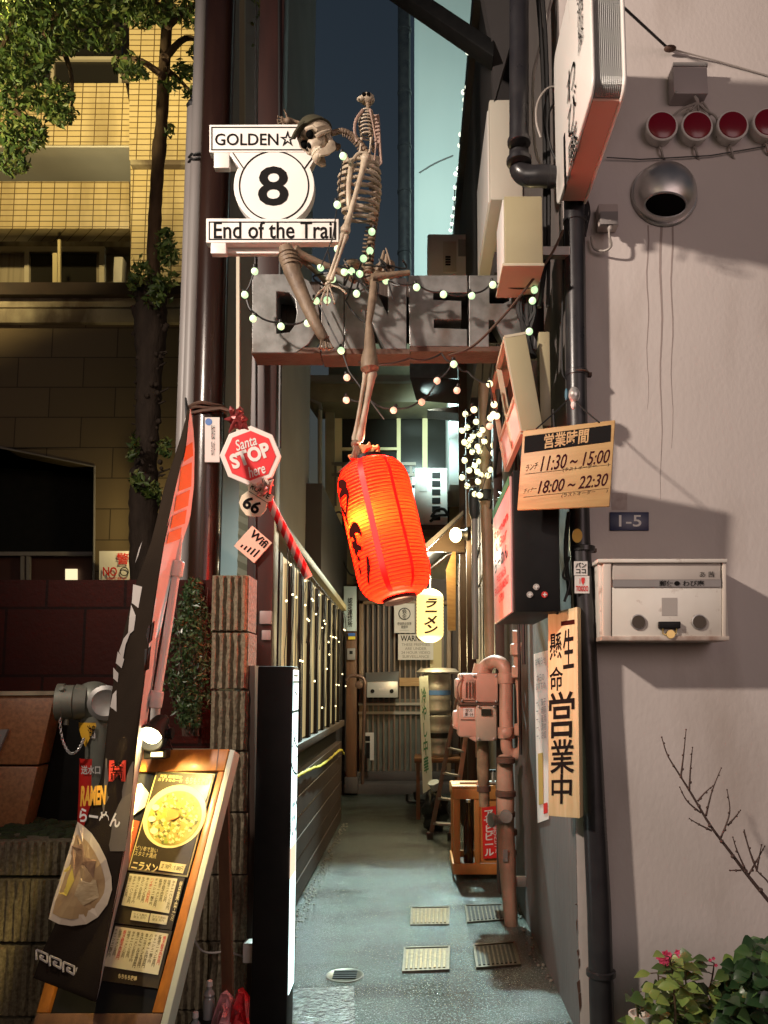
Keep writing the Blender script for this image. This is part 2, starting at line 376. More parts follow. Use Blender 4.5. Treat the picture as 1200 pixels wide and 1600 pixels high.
def floor_mat():
    m = mat('wet_concrete', (.085,.11,.10), .13, col2=(.018,.022,.014), nscale=1.5, namt=.8, stretch=(.8,1.6,1), bump=1.0, bscale=110, rough2=.09, spec=1.0, contrast=(.42,.66), dirt=((.38,.42,.39),135,.42,(1,1,1),(.54,.64)))
    return m
wetfloor = floor_mat()
asphalt = mat('street_asphalt', (.05,.05,.05), .5, col2=(.03,.03,.03), nscale=40, namt=.6, bump=.5, bscale=120, rough2=.3)

# ------------------------------------------------------------------ ground
MB().box((-60,-30,-.05),(60,90,0)).build('street', asphalt, kind='structure', label='dark wet street asphalt reaching under everything', smooth=False)
def alley_sheet():
    mb = MB(); nx, ny = 30, 150; x0, x1, y0, y1 = -1.0, .70, 2.6, 11.3; vs = []; fs = []
    for j in range(ny+1):
        for i in range(nx+1):
            x = x0+(x1-x0)*i/nx; y = y0+(y1-y0)*j/ny
            vs.append((x, y, .006 + .004*math.sin(3.1*x+1.7*y)*math.sin(1.3*y) if 0<i<nx else .006))
    for j in range(ny):
        for i in range(nx): a = j*(nx+1)+i; fs.append((a, a+1, a+nx+2, a+nx+1))
    mb.add(vs, fs); return mb
alley_sheet().build('alley_floor', wetfloor, kind='structure', label='wet grey concrete floor of the narrow alley')
m = MB(); m.box((-.99,10.45,.0),(.66,11.3,.14)).box((-.99,10.8,.14),(.66,11.3,.26)); m.build('alley_step', alleywall, kind='structure', label='low concrete step before the lattice door', bevel=.01)

def meter_cover(px, label):
    a, b, c, d = [G(x, y, .010) for x, y in px]
    t = T('meter_box_cover', label, 'drain cover', (a+b+c+d)/4, 'iron covers set in the alley floor')
    MB().prism([a, b, c, d], (0,0,-.009)).build('plate', coveriron, t)
    mb = MB()
    for i in range(9):
        u0 = .06 + i*.1; u1 = u0+.055
        q = [a.lerp(b,u0).lerp(d.lerp(c,u0),.1), a.lerp(b,u1).lerp(d.lerp(c,u1),.1), a.lerp(b,u1).lerp(d.lerp(c,u1),.9), a.lerp(b,u0).lerp(d.lerp(c,u0),.9)]
        mb.prism([p+V((0,0,.005)) for p in q], (0,0,-.005))
    mb.build('rib', brassrib if 'bright' in label else blackm, t, bevel=.001, seg=1)
    w = MB(); e = [a,b,c,d]; cen = (a+b+c+d)/4
    for i in range(4):
        p, q = e[i], e[(i+1)%4]; p2 = p.lerp(cen,.07); q2 = q.lerp(cen,.07)
        w.prism([x+V((0,0,.006)) for x in (p,q,q2,p2)], (0,0,-.006))
    w.build('rim', coveriron, t)
brassrib = mat('cover_brass', (.15,.13,.09), .28, metal=.8, col2=(.12,.09,.05), nscale=40, namt=.9, rough2=.5)
coveriron = mat('cover_iron', (.10,.085,.06), .35, metal=.7, col2=(.05,.045,.04), nscale=30, namt=.7, rough2=.5)
meter_cover([(642,1418),(703,1417),(702,1445),(641,1446)], 'bright brass toned meter cover farther from the camera')
meter_cover([(726,1415),(785,1413),(791,1437),(730,1442)], 'black meter cover beside the pipe foot')
meter_cover([(631,1481),(703,1479),(702,1516),(628,1519)], 'bright brass toned meter cover nearer to the camera')
meter_cover([(739,1477),(804,1472),(814,1508),(744,1513)], 'black meter cover nearer to the camera by the right wall')
c0 = G(539,1523,.012)
t = T('round_drain_cover', 'small round iron drain cover beside a pale floor patch', 'drain cover', c0)
MB().lathe(c0-V((0,0,.008)), (0,0,1), [(0,.098),(.008,.096),(.009,.085),(.006,.08),(.006,.0)], 32).build('plate', coveriron, t)
mb = MB()
for i in range(5): mb.box(c0+V((-.06,-.05+.024*i,0)), c0+V((.06,-.04+.024*i,.003)))
mb.build('rib', blackm, t)
patch = [G(455,1545,.012), G(553,1540,.012), G(556,1640,.012), G(446,1640,.012)]
MB().prism(patch, (0,0,-.004)).build('cobble_patch', mat('wet_cobble', (.06,.06,.055), .12, col2=(.14,.14,.13), nscale=40, namt=.9, bump=1.0, bscale=55), kind='structure', label='rough wet patch of pebbled concrete')
# ------------------------------------------------------------------ tiled building on the left
t = T('tiled_building', 'yellow brick tiled apartment building behind the street tree', 'building', (-5.5, 9.6, 0))
tl = tile
D0, D1 = 9.0, 9.8
def wall_px(mb, x0, y0, x1, y1, D, th): mb.prism(Q(x0, y0, x1, y1, D), (0, th, 0))
mb = MB(); wall_px(mb, -260, 283, 202, 357, 9.25, .3); mb.build('balcony', tl, t, bevel=.012)
mb = MB(); mb.prism([P(-260,130,9.0),P(196,130,9.0),P(213,222,9.0),P(213,226,9.0),P(-260,226,9.0)], (0,.35,0)); mb.build('balcony', tl, t)
mb = MB(); mb.prism([P(202,-220,8.95),P(318,-220,8.95),P(318,250,8.95),P(202,250,8.95)], (0,1.5,0)); mb.build('pillar', tl, t)
mb = MB(); mb.prism([P(204,256,8.99),P(300,256,8.99),P(300,475,8.99),P(204,475,8.99)], (0,1.5,0)); mb.build('pillar', tl, t)
mb = MB(); mb.prism(Q(203,249,302,257,8.90), (0,1.0,0)); mb.build('ledge', cement, t, bevel=.01)
MB().prism(Q(-300,-260,210,480,10.6), (0,.2,0)).build('wall', cement, t)
# soffit between storeys
a, b, c, d = P(-260,226,9.02), P(212,226,9.02), P(203,283,10.4), P(-260,283,10.4)
MB().box((P(-260,226,9.02).x,9.02,8.19),(P(212,226,9.02).x,10.6,8.25)).build('soffit', soffitm, t)
# upper window panel
w = MB().prism(Q(82,91,187,143,9.5), (0,.05,0)).build('window', glassdark, t)
fr = MB()
for (x0,y0,x1,y1) in ((79,88,190,93),(79,141,190,147),(79,88,84,147),(185,88,190,147)): fr.prism(Q(x0,y0,x1,y1,9.46),(0,.07,0))
fr.build('frame', beige, w)
MB().prism(Q(-40,40,75,128,9.6),(0,.05,0)).build('window', glassdark, t)
MB().prism(Q(80,20,190,86,9.9),(0,.05,0)).build('window', glassdark, t)
# lower recessed window
w = MB().prism(Q(-100,392,155,470,10.2), (0,.04,0)).build('window', curtain, t)
fr = MB()
for (x0,y0,x1,y1) in ((-100,385,163,393),(38,393,45,470),(155,393,163,470)): fr.prism(Q(x0,y0,x1,y1,10.14),(0,.06,0))
fr.build('frame', beige, w)
MB().prism(Q(48,397,150,470,10.18),(0,.015,0)).build('pane', glassdark, w)
MB().prism(Q(-100,357,203,386,10.3),(0,.2,0)).build('lintel', cement, t)
MB().box(P(178,401,9.6), P(197,450,9.75)).build('service_box', ivory, t, bevel=.01)
mb = MB().prism(Q(82,395,89,450,9.35),(0,.04,0)); mb.prism(Q(90,374,94,450,9.3),(0,.03,0)); build_each(mb, 'balcony_post', creamframe, t)

# annexe with garage
t = T('garage_annexe', 'low brown stone clad annexe with a stained parapet and a dark garage opening', 'building', (-4.2, 8.2, 0))
AD = 7.9
mb = MB(); wall_px(mb, -300, 505, 288, 702, AD, .3); mb.prism([P(148,702,AD),P(288,702,AD),P(288,1100,AD),P(148,1100,AD)],(0,.3,0))
mb.prism([P(-300,702,AD),P(0,702,AD),P(0,700,AD),P(148,730,AD),P(148,702,AD)],(0,.28,0))
mb.build('wall', tilebrown, t)
mb = MB(); wall_px(mb, -300, 482, 288, 504, AD-.06, .4); mb.build('fascia', cement, t, bevel=.006)
mb = MB(); wall_px(mb, -300, 461, 288, 480, AD-.02, .35); mb.build('coping', cement, t)
mb = MB(); wall_px(mb, -300, 441, 290, 460, AD-.1, .5); mb.build('parapet', mat('dark_parapet', (.05,.03,.018), .8, col2=(.02,.014,.01), nscale=4, namt=.7), t)
mb = MB(); mb.prism(Q(-300,700,147,1100,AD+.5),(0,.1,0)); mb.build('garage_recess', blackm, t)
mb = MB().tube([P(-300,665,AD-.02),P(0,699,AD-.02),P(148,729,AD-.02),P(146,1000,AD-.02)], .012, 6); mb.build('trim', greypipe, t)
mb = MB()
for x in (32,41): mb.prism(Q(x,868,x+5,960,AD+.3),(0,.04,0))
mb.prism(Q(-200,862,144,868,AD+.28),(0,.05,0)); build_each(mb, 'door_frame', greypipe, t)
MB().prism(Q(-200,868,144,1000,AD+.38),(0,.04,0)).build('door', mat('maroon_door',(.07,.025,.02),.5), t)
MB().prism(Q(102,889,120,909,AD+.34),(0,.02,0)).build('lit_window', mat('lit_window',(.8,.7,.5),.5,emis=(1,.85,.5),estr=1.1,sample=False), t)

t = T('warning_sign', 'white no smoking warning sign with red writing on the annexe wall', 'sign', P(186,910,7.7))
MB().prism(Q(155,861,226,912,7.72),(0,.015,0)).build('board', whitesign, t)
text('警告', Q(182,864,222,882,7.70), redink, t, .01)
text('NO', Q(161,886,183,900,7.70), redink, t, .02)
c = outline([circle(194,893,7), circle(194,893,5.6)], 7.7, .004); MB().add(*c).build('symbol', blackink, t)
text('喫煙禁止 / 駐車', Q(167,902,222,908,7.70), redink, t, .01)

# wall lamp by the tree
t = T('wall_lamp', 'lit slim wall lamp glowing low behind the tree trunk', 'lamp', P(217,830,7.6))
MB().lathe(P(217,831,7.55),(0,0,1),[(0,.02),(.02,.035),(.22,.035),(.26,.02)],14).build('glass_shade', mat('wall_lamp_glass',(.9,.8,.5),.4,emis=(1,.82,.42),estr=5), t)
MB().lathe(P(217,776,7.55),(0,0,1),[(-.05,.03),(.0,.04),(.1,.02)],14).build('cap', chrome, t)
lamp('wall_lamp_light','POINT',P(219,812,7.35),16,(1,.78,.35),.05,parent=t)

# ------------------------------------------------------------------ low retaining wall, blocks, granite
MB().prism(Q(-250,906,333,1500,4.08),(0,.12,0)).build('retaining_wall', redwall, label='dark reddish block wall behind the hydrant and bush', cat='wall', smooth=False)

def rib_block(x0, y0, x1, y1, D, th, mbs, nrib):
    a = P(x0,y0,D); b = P(x1,y1,D); w = b.x-a.x; h = a.z-b.z
    mbs.box((a.x, D+.012, b.z+.004), (b.x, D+th, a.z-.004))
    for i in range(nrib):
        u0 = a.x + w*(i+.08)/nrib; u1 = a.x + w*(i+.86)/nrib
        # rough split face
        n = 8; pts = []
        zs = [b.z+.008 + (h-.016)*k/n for k in range(n+1)]
        vs = []; fs = []
        for k, z in enumerate(zs):
            j1, j2 = random.uniform(-.004,.004), random.uniform(-.004,.004)
            vs += [(u0, D+.013, z), (u0+.006+abs(j1), D-.004+j1, z), (u1-.006-abs(j2), D-.004+j2, z), (u1, D+.013, z)]
        for k in range(n):
            for q in range(3): fs.append((k*4+q, k*4+q+1, k*4+q+5, k*4+q+4))
        mbs.add(vs, fs)
t = T('ribbed_block_pier', 'tall pier of ribbed split face blocks at the alley corner', 'pillar', P(358,1600,3.4))
edges = [897, 987, 1078, 1174, 1270, 1368, 1472, 1580, 1700]
for i in range(len(edges)-1):
    mb = MB(); rib_block(331 - i*.7, edges[i], 386 - i*.5, edges[i+1], 3.4, .19, mb, 5); mb.build('block', ribblock, t)
t = T('ribbed_block_wall', 'low ribbed block wall behind the menu board', 'wall', P(270,1600,3.47))
for i in range(3, len(edges)-1):
    for x0 in (186, 258):
        mb = MB(); rib_block(x0, edges[i], x0+69, edges[i+1], 3.47, .19, mb, 6); mb.build('block', ribblock, t)
t = T('ribbed_block_planter', 'mossy ribbed block planter wall below the granite slab', 'planter', P(60,1600,3.5))
for i,(y0,y1) in enumerate(((1313,1370),(1373,1474),(1477,1590),(1592,1700))):
    for x0 in (-394, -306, -218, -130, -42, 46):
        mb = MB(); rib_block(x0, y0, x0+85, y1, 3.5, .19, mb, 7); mb.build('block', ribblock, t)
a = P(-150,1313,3.52)
mb = MB()
for k in range(380):
    p = V((random.uniform(-3.0,-1.36), random.uniform(3.55,4.0), a.z-.01)); s = random.uniform(.015,.05)
    mb.ball(p, (s, s, s*.7), 6, 4)
mb.box((-3.1,3.55,a.z-.2),(-1.2,4.05,a.z-.005))
mb.build('moss_bed', soil, label='mossy soil filling the planter', cat='moss', kind='stuff')
t = T('granite_slab', 'leaning slab of speckled orange granite on the planter', 'stone', P(30,1300,4.0))
mb = MB(); mb.prism([P(-150,1085,3.95),P(86,1083,3.95),P(60,1195,3.9),P(-150,1194,3.9)],(0,.12,0)); mb.build('upper_stone', granite, t, bevel=.006)
mb = MB(); mb.prism([P(-150,1197,3.9),P(59,1198,3.9),P(35,1300,3.85),P(-150,1300,3.85)],(0,.12,0)); mb.build('lower_stone', granite, t, bevel=.006)
mb = MB(); mb.prism([P(-150,1081,3.93),P(88,1080,3.93),P(86,1086,3.93),P(-150,1088,3.93)],(0,.2,0)); mb.build('capping', cement, t)
mb = MB(); mb.prism([P(-30,1140,3.9),P(12,1140,3.9),P(-8,1186,3.88),P(-30,1186,3.88)],(0,.02,0)); mb.build('plate', greypipe, t)
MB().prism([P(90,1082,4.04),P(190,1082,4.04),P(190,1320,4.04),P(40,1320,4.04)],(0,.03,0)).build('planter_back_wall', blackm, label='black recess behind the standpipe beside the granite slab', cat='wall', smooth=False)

# ------------------------------------------------------------------ standpipe
S = 3.62
t = T('fire_standpipe', 'grey green fire department standpipe with a chained cap and red label', 'standpipe', P(140,1400,S))
b0 = P(143,1420,S)
MB().lathe(b0,(0,0,1),[(0,.055),(.55,.055),(.78,.058),(P(143,1128,S).z-b0.z,.062)],24).build('riser', verdigris, t)
ce = P(146,1098,S)
mb = MB(); mb.ball(ce, (.10,.09,.10), 24, 14)
mb.tube(smoothpath([P(150,1128,S), P(150,1110,S), ce, P(120,1097,S-.05)],5), [.068]*16, 20)
mb.lathe(P(137,1097,S-.03),(-1,-.25,0),[(0,.075),(.05,.083),(.06,.07),(.09,.066),(.10,.085),(.13,.085),(.135,.07)],24)
mb.build('elbow', verdigris, t)
mb = MB(); cp = P(116,1097,S-.05)
mb.lathe(cp,(-1,-.25,0),[(-.01,.06),(0,.078),(.045,.078),(.05,.07),(.055,.03)],24)
for k in range(3):
    an = 2*math.pi*k/3+.4; mb.tube([cp+V((-.025,0,0)), cp+V((-.03,.09*math.cos(an),.105*math.sin(an)))], .012, 8)
mb.build('cap', verdigris, t)
mb = MB(); mb.lathe(P(166,1098,S-.07),(.25,-1,0),[(0,.075),(.02,.08),(.03,.06),(.02,.04),(.02,0.001)],24); mb.build('side_outlet', steel, t)
chain = smoothpath([P(95,1100,S-.1),P(94,1130,S-.1),P(99,1160,S-.1),P(110,1177,S-.1),P(122,1172,S-.1),P(131,1155,S-.08)],7)
mb = MB()
for i in range(len(chain)-1):
    c = (chain[i]+chain[i+1])/2; d = (chain[i+1]-chain[i]).normalized(); u = d.orthogonal().normalized(); w = d.cross(u)
    if i % 2: u, w = w, u
    mb.tube([c + d*.009*math.cos(a)+u*.005*math.sin(a) for a in [k*math.pi/4 for k in range(8)]], .002, 5, closed=True)
mb.build('chain', chrome, t)
def wrap(x0, y0, x1, y1, D, rad, lift, m, name, cx=143, tri=False):   # label curved round the riser
    ax = P(cx, 1250, D); n = 12; mb = MB(); vs = []; fs = []
    for k in range(n+1):
        u = k/n
        for (yy) in (y0, y1):
            p = P(x0+(x1-x0)*u, yy, D); s = max(-1, min(1, (p.x-ax.x)/(rad))); vs.append(V((ax.x + s*(rad+lift)*1.0, D - math.sqrt(max(0,1-s*s))*(rad) - lift, p.z)))
    for k in range(n): fs.append((2*k, 2*k+1, 2*k+3, 2*k+2))
    if tri:
        vs2 = []
        for k in range(n+1):
            u = k/n; hgt = 1-abs(2*u-1); top = vs[2*k]; bot = vs[2*k+1]; vs2 += [top, top.lerp(bot, max(.02,hgt))]
        vs = vs2
    return mb.add(vs, fs).build(name, m, t)
wrap(126,1184,161,1300,S,.057,.002,redink,'label')
wrap(127,1128,160,1166,S,.061,.006,yellowp,'hanging_tag',tri=True)
wrap(150,1140,162,1152,S,.061,.003,bulbgreen if False else whitep,'sticker')
text('送水口', [P(127,1196,S-.064),P(157,1196,S-.064),P(157,1210,S-.064),P(127,1210,S-.064)], whitep, t, .02)
text('注意', [P(136,1133,S-.070),P(150,1133,S-.070),P(147,1153,S-.070),P(140,1153,S-.070)], blackink, t, .02)

# ------------------------------------------------------------------ leaves helper, bush, tree
def leaves(mb, pts, size, flat=.25, nm=1):
    for p in pts:
        d = V((random.gauss(0,1), random.gauss(0,1), random.gauss(0,.7))).normalized(); s = size*random.uniform(.6,1.4)
        u = d.orthogonal().normalized(); w = d.cross(u); a = random.uniform(0,6.28); u, w = u*math.cos(a)+w*math.sin(a), w*math.cos(a)-u*math.sin(a)
        if nm > 1: mb.m = random.randrange(nm)
        mb.add([p-u*s, p-w*s*.42+d*s*.12, p+u*s, p+w*s*.42+d*s*.12], [(0,1,2,3)])
leafA = mat('leaf_dark', (.05,.09,.018), .5); leafB = mat('leaf_mid', (.10,.16,.03), .45); leafC = mat('leaf_light', (.18,.22,.05), .45)
t = T('evergreen_bush', 'dense small leaved evergreen bush squeezed beside the ribbed pier', 'bush', P(298,1135,3.85))
mb = MB()
for k in range(26):
    a = P(298+random.uniform(-12,12), 1150, 3.9); b = P(298+random.uniform(-34,30), random.uniform(915,1100), random.uniform(3.75,4.0)); mb.tube([a, a.lerp(b,.5)+V((random.uniform(-.02,.02),0,.02)), b], [.006,.004,.002], 5)
mb.build('stem', bark, t)
pts = []
for k in range(3600):
    y = random.uniform(905,1135); h = (y-905)/230; hw = 10+26*min(1,h*2.2)*(1 if h<.75 else (1-h)/.25*.8+.2)
    cxx = 302-8*h; x = cxx + random.gauss(0,.5)*hw
    if abs(x-cxx) > hw*1.15: continue
    if random.random() < .25 and math.sin(x*.35)*math.sin(y*.21) > .2: continue
    pts.append(P(x,y,random.uniform(3.72,4.05)))
mb = MB(); leaves(mb, pts, .015, nm=3); mb.build('foliage', [mat('bush_dark',(.018,.042,.012),.4),mat('bush_mid',(.035,.07,.02),.35),mat('bush_light',(.06,.10,.035),.35)], t, smooth=False)

TD = 5.6
t = T('street_tree', 'slender street tree with a stubby pollarded trunk and yellow lit leaves', 'tree', P(228,900,TD))
trunk = [(226,960,26),(226,900,24),(224,830,23),(226,770,24),(228,720,20),(231,650,20),(233,590,23),(235,520,26),(236,470,27),(237,448,24)]
mb = MB(); pp = smoothpath([P(x,y,TD) for x,y,_ in trunk],6); 
def lerpr(lst, n): 
    out = []
    for i in range(len(lst)-1):
        for k in range(n): out.append(lst[i]+(lst[i+1]-lst[i])*k/n)
    return out+[lst[-1]]
kk = TD/1200
rr = [r*kk*.92*random.uniform(.9,1.1) for r in lerpr([r for _,_,r in trunk],6)]
mb.tube(pp, rr, 16)
for (x,y,dx,dy,r) in ((222,470,-10,-40,9),(248,470,6,-30,8),(216,500,-8,-22,6),(254,520,8,-14,5),(216,740,-8,-6,9),(246,560,8,-4,5),(213,520,-5,2,4),(222,600,-12,-3,3)):
    mb.tube([P(x,y,TD), P(x+dx*.6,y+dy*.5,TD-.05), P(x+dx,y+dy,TD-.07)], [r*kk,r*kk*.9,r*kk*.8], 10)
for k in range(60):   # knobs and broken twig stubs
    y = random.uniform(440,760); x = 234+random.uniform(-20,20); mb.ball(P(x,y,TD-.06+random.uniform(-.03,.06)), random.uniform(.008,.024), 7, 5)
    if k % 4 == 0:
        s = random.choice((-1,1)); mb.tube([P(234+s*14,y,TD-.03), P(234+s*random.uniform(22,32),y-random.uniform(0,9),TD-.05)], [.010,.005], 6)
mb.build('trunk', bark, t)
mb = MB(); up = [(240,470,11),(240,410,11),(242,340,10.5),(246,270,10),(249,230,11.5),(252,200,10),(256,120,10),(260,50,9.5),(264,-20,9),(270,-120,8)]
pp = smoothpath([P(x,y,TD+.02) for x,y,_ in up],5); mb.tube(pp, [r*kk*random.uniform(.94,1.06) for r in lerpr([r for _,_,r in up],5)], 14)
limbs = [[(262,20),(200,-20),(120,-40),(40,-30)],[(258,90),(290,60),(330,70),(380,85)],[(262,40),(300,10),(350,5),(395,30)],[(256,120),(220,95),(180,90)],
         [(120,-40),(80,40),(40,90),(20,170)],[(40,-30),(10,60),(-20,120)],[(80,40),(110,110),(112,180)],[(260,110),(280,125),(300,145)],[(20,170),(50,200),(30,250)]]
for lb in limbs: 
    q = smoothpath([P(x,y,TD+random.uniform(-.5,.2)) for x,y in lb],4); mb.tube(q, [.03*(1-.8*i/(len(q)-1)) for i in range(len(q))], 7)
mb.build('limb', barklit, t)
pts = []
def clump(cx, cy, rx, ry, n, d=0.45):
    for k in range(int(n*1.45)):
        a = random.uniform(0,6.28); r = math.sqrt(random.random()); 
        pts.append(P(cx+rx*r*math.cos(a)+random.gauss(0,3), cy+ry*r*math.sin(a)+random.gauss(0,3), TD+random.uniform(-d,d)-.2))
for (cx,cy,rx,ry,n) in ((20,20,60,40,700),(90,10,70,35,800),(170,5,70,30,700),(230,15,50,28,420),(40,90,45,35,520),(10,140,40,40,430),(75,150,40,26,330),(35,210,38,28,360),(20,255,26,18,150),(90,65,40,22,260),(160,60,38,20,210),
                        (320,20,50,25,330),(365,60,28,20,170),(330,80,34,16,170),(290,110,22,12,70),(200,100,24,16,100),(215,115,18,10,60),(300,145,14,8,40),(95,180,24,14,130),(395,10,20,24,110),(130,-40,160,40,900),(300,-30,80,30,300),(265,130,16,10,40)):
    clump(cx,cy,rx,ry,n)
for (cx,cy,rx,ry,n) in ((258,385,14,26,90),(266,400,12,16,50),(222,425,14,18,60),(250,445,18,18,80),(240,465,16,14,50),(208,440,6,14,30),(268,435,8,14,25)): clump(cx,cy,rx,ry,n,.1)
for (cx,cy,rx,ry,n) in ((208,700,7,20,46),(258,700,7,14,34),(213,750,9,10,40),(236,765,8,10,34),(247,770,6,12,20),(266,205,4,8,10)): clump(cx,cy,rx,ry,n,.08)
for k in range(30):
    x=random.uniform(205,275); pts.append(P(x,random.uniform(370,470),TD-.1))
mb = MB(); leaves(mb, pts, .030, nm=3); mb.build('crown', [leafA,leafB,leafC], t, smooth=False)

# ------------------------------------------------------------------ left poles
t = T('grey_conduit', 'pair of pale grey conduit pipes strapped beside the brown pole', 'pipe', P(305,1100,4.35))
z0 = P(305,1100,4.35).z
a = P(303,172,4.35); MB().tube([(a.x,4.35,z0),a], .041, 16).build('conduit', greypipe, t)
a = P(318,-60,4.33); MB().tube([(a.x,4.33,z0),a], .041, 16).build('conduit', greypipe, t)
a = P(302,190,4.35); b = P(304,150,4.33); MB().lathe(a,(0,0,1),[(0,.034),(.08,.036),(.1,.045),(.13,.03),(.18,.012)],14).build('weatherhead', blackrub, t)
mb = MB(); a = P(312,-60,4.38); mb.tube([P(310,190,4.37),P(313,150,4.37),P(318,90,4.37),P(319,-60,4.37)], .012, 8); mb.build('wire', cablem, t)
t = T('brown_steel_pole', 'glossy dark brown steel pole behind the route sign', 'pole', P(344,1100,4.28))
a = P(346,-80,4.28); MB().lathe((a.x,4.28,z0),(0,0,1),[(0,.086),(a.z-z0,.086)],40).build('shaft', brownsteel, t)
for (yy) in (640,):
    c = P(342,yy,4.28); mb = MB(); 
    mb.tube([V((a.x + .104*math.cos(k*math.pi/14), 4.28+.104*math.sin(k*math.pi/14), c.z+.004*math.sin(k))) for k in range(28)], .010, 6, closed=True)
    mb.tube([V((a.x + .104*math.cos(k*math.pi/14), 4.28+.104*math.sin(k*math.pi/14), c.z-.022+.004*math.cos(k))) for k in range(28)], .008, 6, closed=True)
    mb.tube([P(297,646,4.22), P(316,642,4.18), P(345,638,4.175), P(372,646,4.18)], .011, 6)
    build_each(mb, 'strap', rust, t)
c = P(320,245,4.31)
mb = MB()
for dz in (0,-.03): mb.tube([V((c.x-.02+.085*math.cos(k*math.pi/14), 4.34+.06*math.sin(k*math.pi/14), c.z+dz+.006*math.sin(2.2*k))) for k in range(28)], .008, 6, closed=True)
mb.build('conduit_band', cablem, label='dark cable bands tying the conduits to the brown pole', cat='strap')
t = T('pole_sticker', 'narrow white notice with a blue blot stuck on the brown pole', 'sticker', P(331,722,4.18))
MB().prism(Q(320,652,343,722,4.178),(0,.004,0)).build('sheet', paperwhite, t)
MB().add(*outline([circle(326,659,5.5,16)],4.176,.002)).build('mark', mat('blue_blot',(.02,.12,.4),.5), t)
text('電柱広告\n禁止の件', Q(330,664,336,712,4.176), blackink, t)
# corner column of the alley, red brown
t = T('alley_post', 'tall dark red brown timber post at the left of the alley mouth', 'post', (-.85,4.27,0))
mb = MB(); mb.box((-.935,4.2,0),(-.79,4.36,9)); mb.build('shaft', redcol, t, bevel=.006)
mb = MB(); mb.tube([P(437,700,4.19),P(438,560,4.19),P(436,-100,4.19)], .009, 6); mb.tube([P(399,1040,4.19),P(399,500,4.19),P(400,-50,4.19)], .004, 6); mb.build('wire', cablem, t)
mb = MB(); mb.box(P(407,955,4.195),P(424,975,4.17)); mb.box(P(410,985,4.195),P(422,1000,4.175)); build_each(mb, 'switch_box', greypipe, t, bevel=.004)
# pale metal edge strip and corrugated shutter between pole and post
t = T('corrugated_panel', 'grey green corrugated metal panel between pole and post', 'panel', P(383,1040,4.3))
mb = MB(); a = P(366,1100,4.32); b = P(404,690,4.32); n = 40; vs=[]; fs=[]
for k in range(n+1):
    z = a.z+(b.z-a.z)*k/n; d = .012*(k%2); vs += [(a.x,4.32-d,z+.02),(b.x,4.32-d,z-.03),(b.x,4.34,z-.03),(a.x,4.34,z+.02)]
for k in range(n): fs += [(4*k,4*k+1,4*k+5,4*k+4),(4*k+3,4*k+7,4*k+6,4*k+2)]
mb.add(vs,fs).build('sheet', mat('grey_green_metal',(.16,.17,.12),.5,metal=.2), t, smooth=False)
MB().prism(Q(369,392,374,690,4.0),(0,.03,0)).build('edge_strip', mat('cream_strip',(.55,.5,.38),.5), t)
MB().prism(Q(374,-60,382,320,4.4),(0,.03,0)).build('upper_strip', mat('olive_strip',(.24,.21,.13),.6), t)
# buildings behind on the left
MB().box((-1.29,4.55,0),(-1.17,8.2,14)).build('dark_side_building', greywall, label='grey concrete building rising behind the alley post on the left', cat='building', smooth=False)
m = MB(); m.box((-1.17,8.0,0),(-1.0,11,3.6)); m.build('dark_partition', darkwall, label='dark partition wall in the gap behind the fence', cat='wall', smooth=False)

# ------------------------------------------------------------------ alley left side: slatted window wall
t = T('slatted_fence', 'dark plank wall with lit frosted panels behind upright slats along the alley', 'fence', (-.80,7,0))
mb = MB()
for k in range(6):
    mb.box((-.86,4.36,.03+k*.14),(-.795-.004*(k%2),8.36,.03+k*.14+.135))
mb.build('plank_wall', darkwood, t, bevel=.004, seg=1)
MB().box((-.84,4.36,1.03),(-.77,8.36,1.09)).build('rail', darkwood, t, bevel=.004)
MB().prism([(-.76,4.36,2.36),(-.76,8.36,2.27),(-.76,8.36,2.33),(-.76,4.36,2.42)],(-.16,0,0)).build('top_rail', mat('olive_rail',(.20,.17,.09),.5), t, bevel=.004)
y = 4.40; k = 0
while y < 8.2:
    MB().box((-.815,y,1.09),(-.787,y+.10,2.25)).build('slat', blackm, t, bevel=.003, seg=1)
    y += .44; k += 1
y = 4.36
while y < 8.0:
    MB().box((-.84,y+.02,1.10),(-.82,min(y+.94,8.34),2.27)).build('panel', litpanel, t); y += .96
MB().box((-.90,4.36,.86),(-.86,8.36,1.05)).build('gap_board', blackm, t)
# icicle lights
t = T('icicle_lights', 'icicle string of tiny warm lights hanging over the frosted slats', 'string lights', (-.76,6,2.2))
mb = MB(); first = None; nb = 0; pts = []
mb.tube(sag((-.745,4.36,2.30),(-.745,8.3,2.20),.03,20), .003, 5)
y = 4.42
while y < 8.25:
    L = random.choice((.25,.5,.75,.95,.4)); zt = 2.28-.02*(y-4.4)
    q = [V((-.75+random.uniform(-.006,.006), y+random.uniform(-.02,.02), zt-L*i/6)) for i in range(7)]; mb.tube(q, .0032, 4)
    for i in (2,4,6):
        if random.random() < .62: pts.append(q[i])
    y += random.uniform(.08,.13)
mb.build('cable', cablem, t)
for p in pts[::2][:60]:
    if first is None:
        b = MB(); b.ball((0,0,0), .0075, 8, 6); first = b.build('bulb', bulbicicle, None); o = first
        _off[o.name] = V((0,0,0)); 
        first.data.transform(Matrix.Translation(first.location))
    else: o = first.copy(); COL.objects.link(o)
    o.parent = t; o.location = p - wloc(t)
if 'kind' in first.keys(): pass
mb = MB(); q = [PX(463,1214,-.775), PX(475,1207,-.775), PX(490,1200,-.775), PX(500,1197,-.77), PX(515,1186,-.77), PX(526,1176,-.76), PX(533,1172,-.75), PX(537,1178,-.75)]
mb.tube(smoothpath(q,5), [.011+.003*math.sin(i*1.9) for i in range(len(q)*5-4)], 8)
mb.build('yellow_rope', neonrope, label='yellow rope laid along the ledge of the slatted fence', cat='rope')

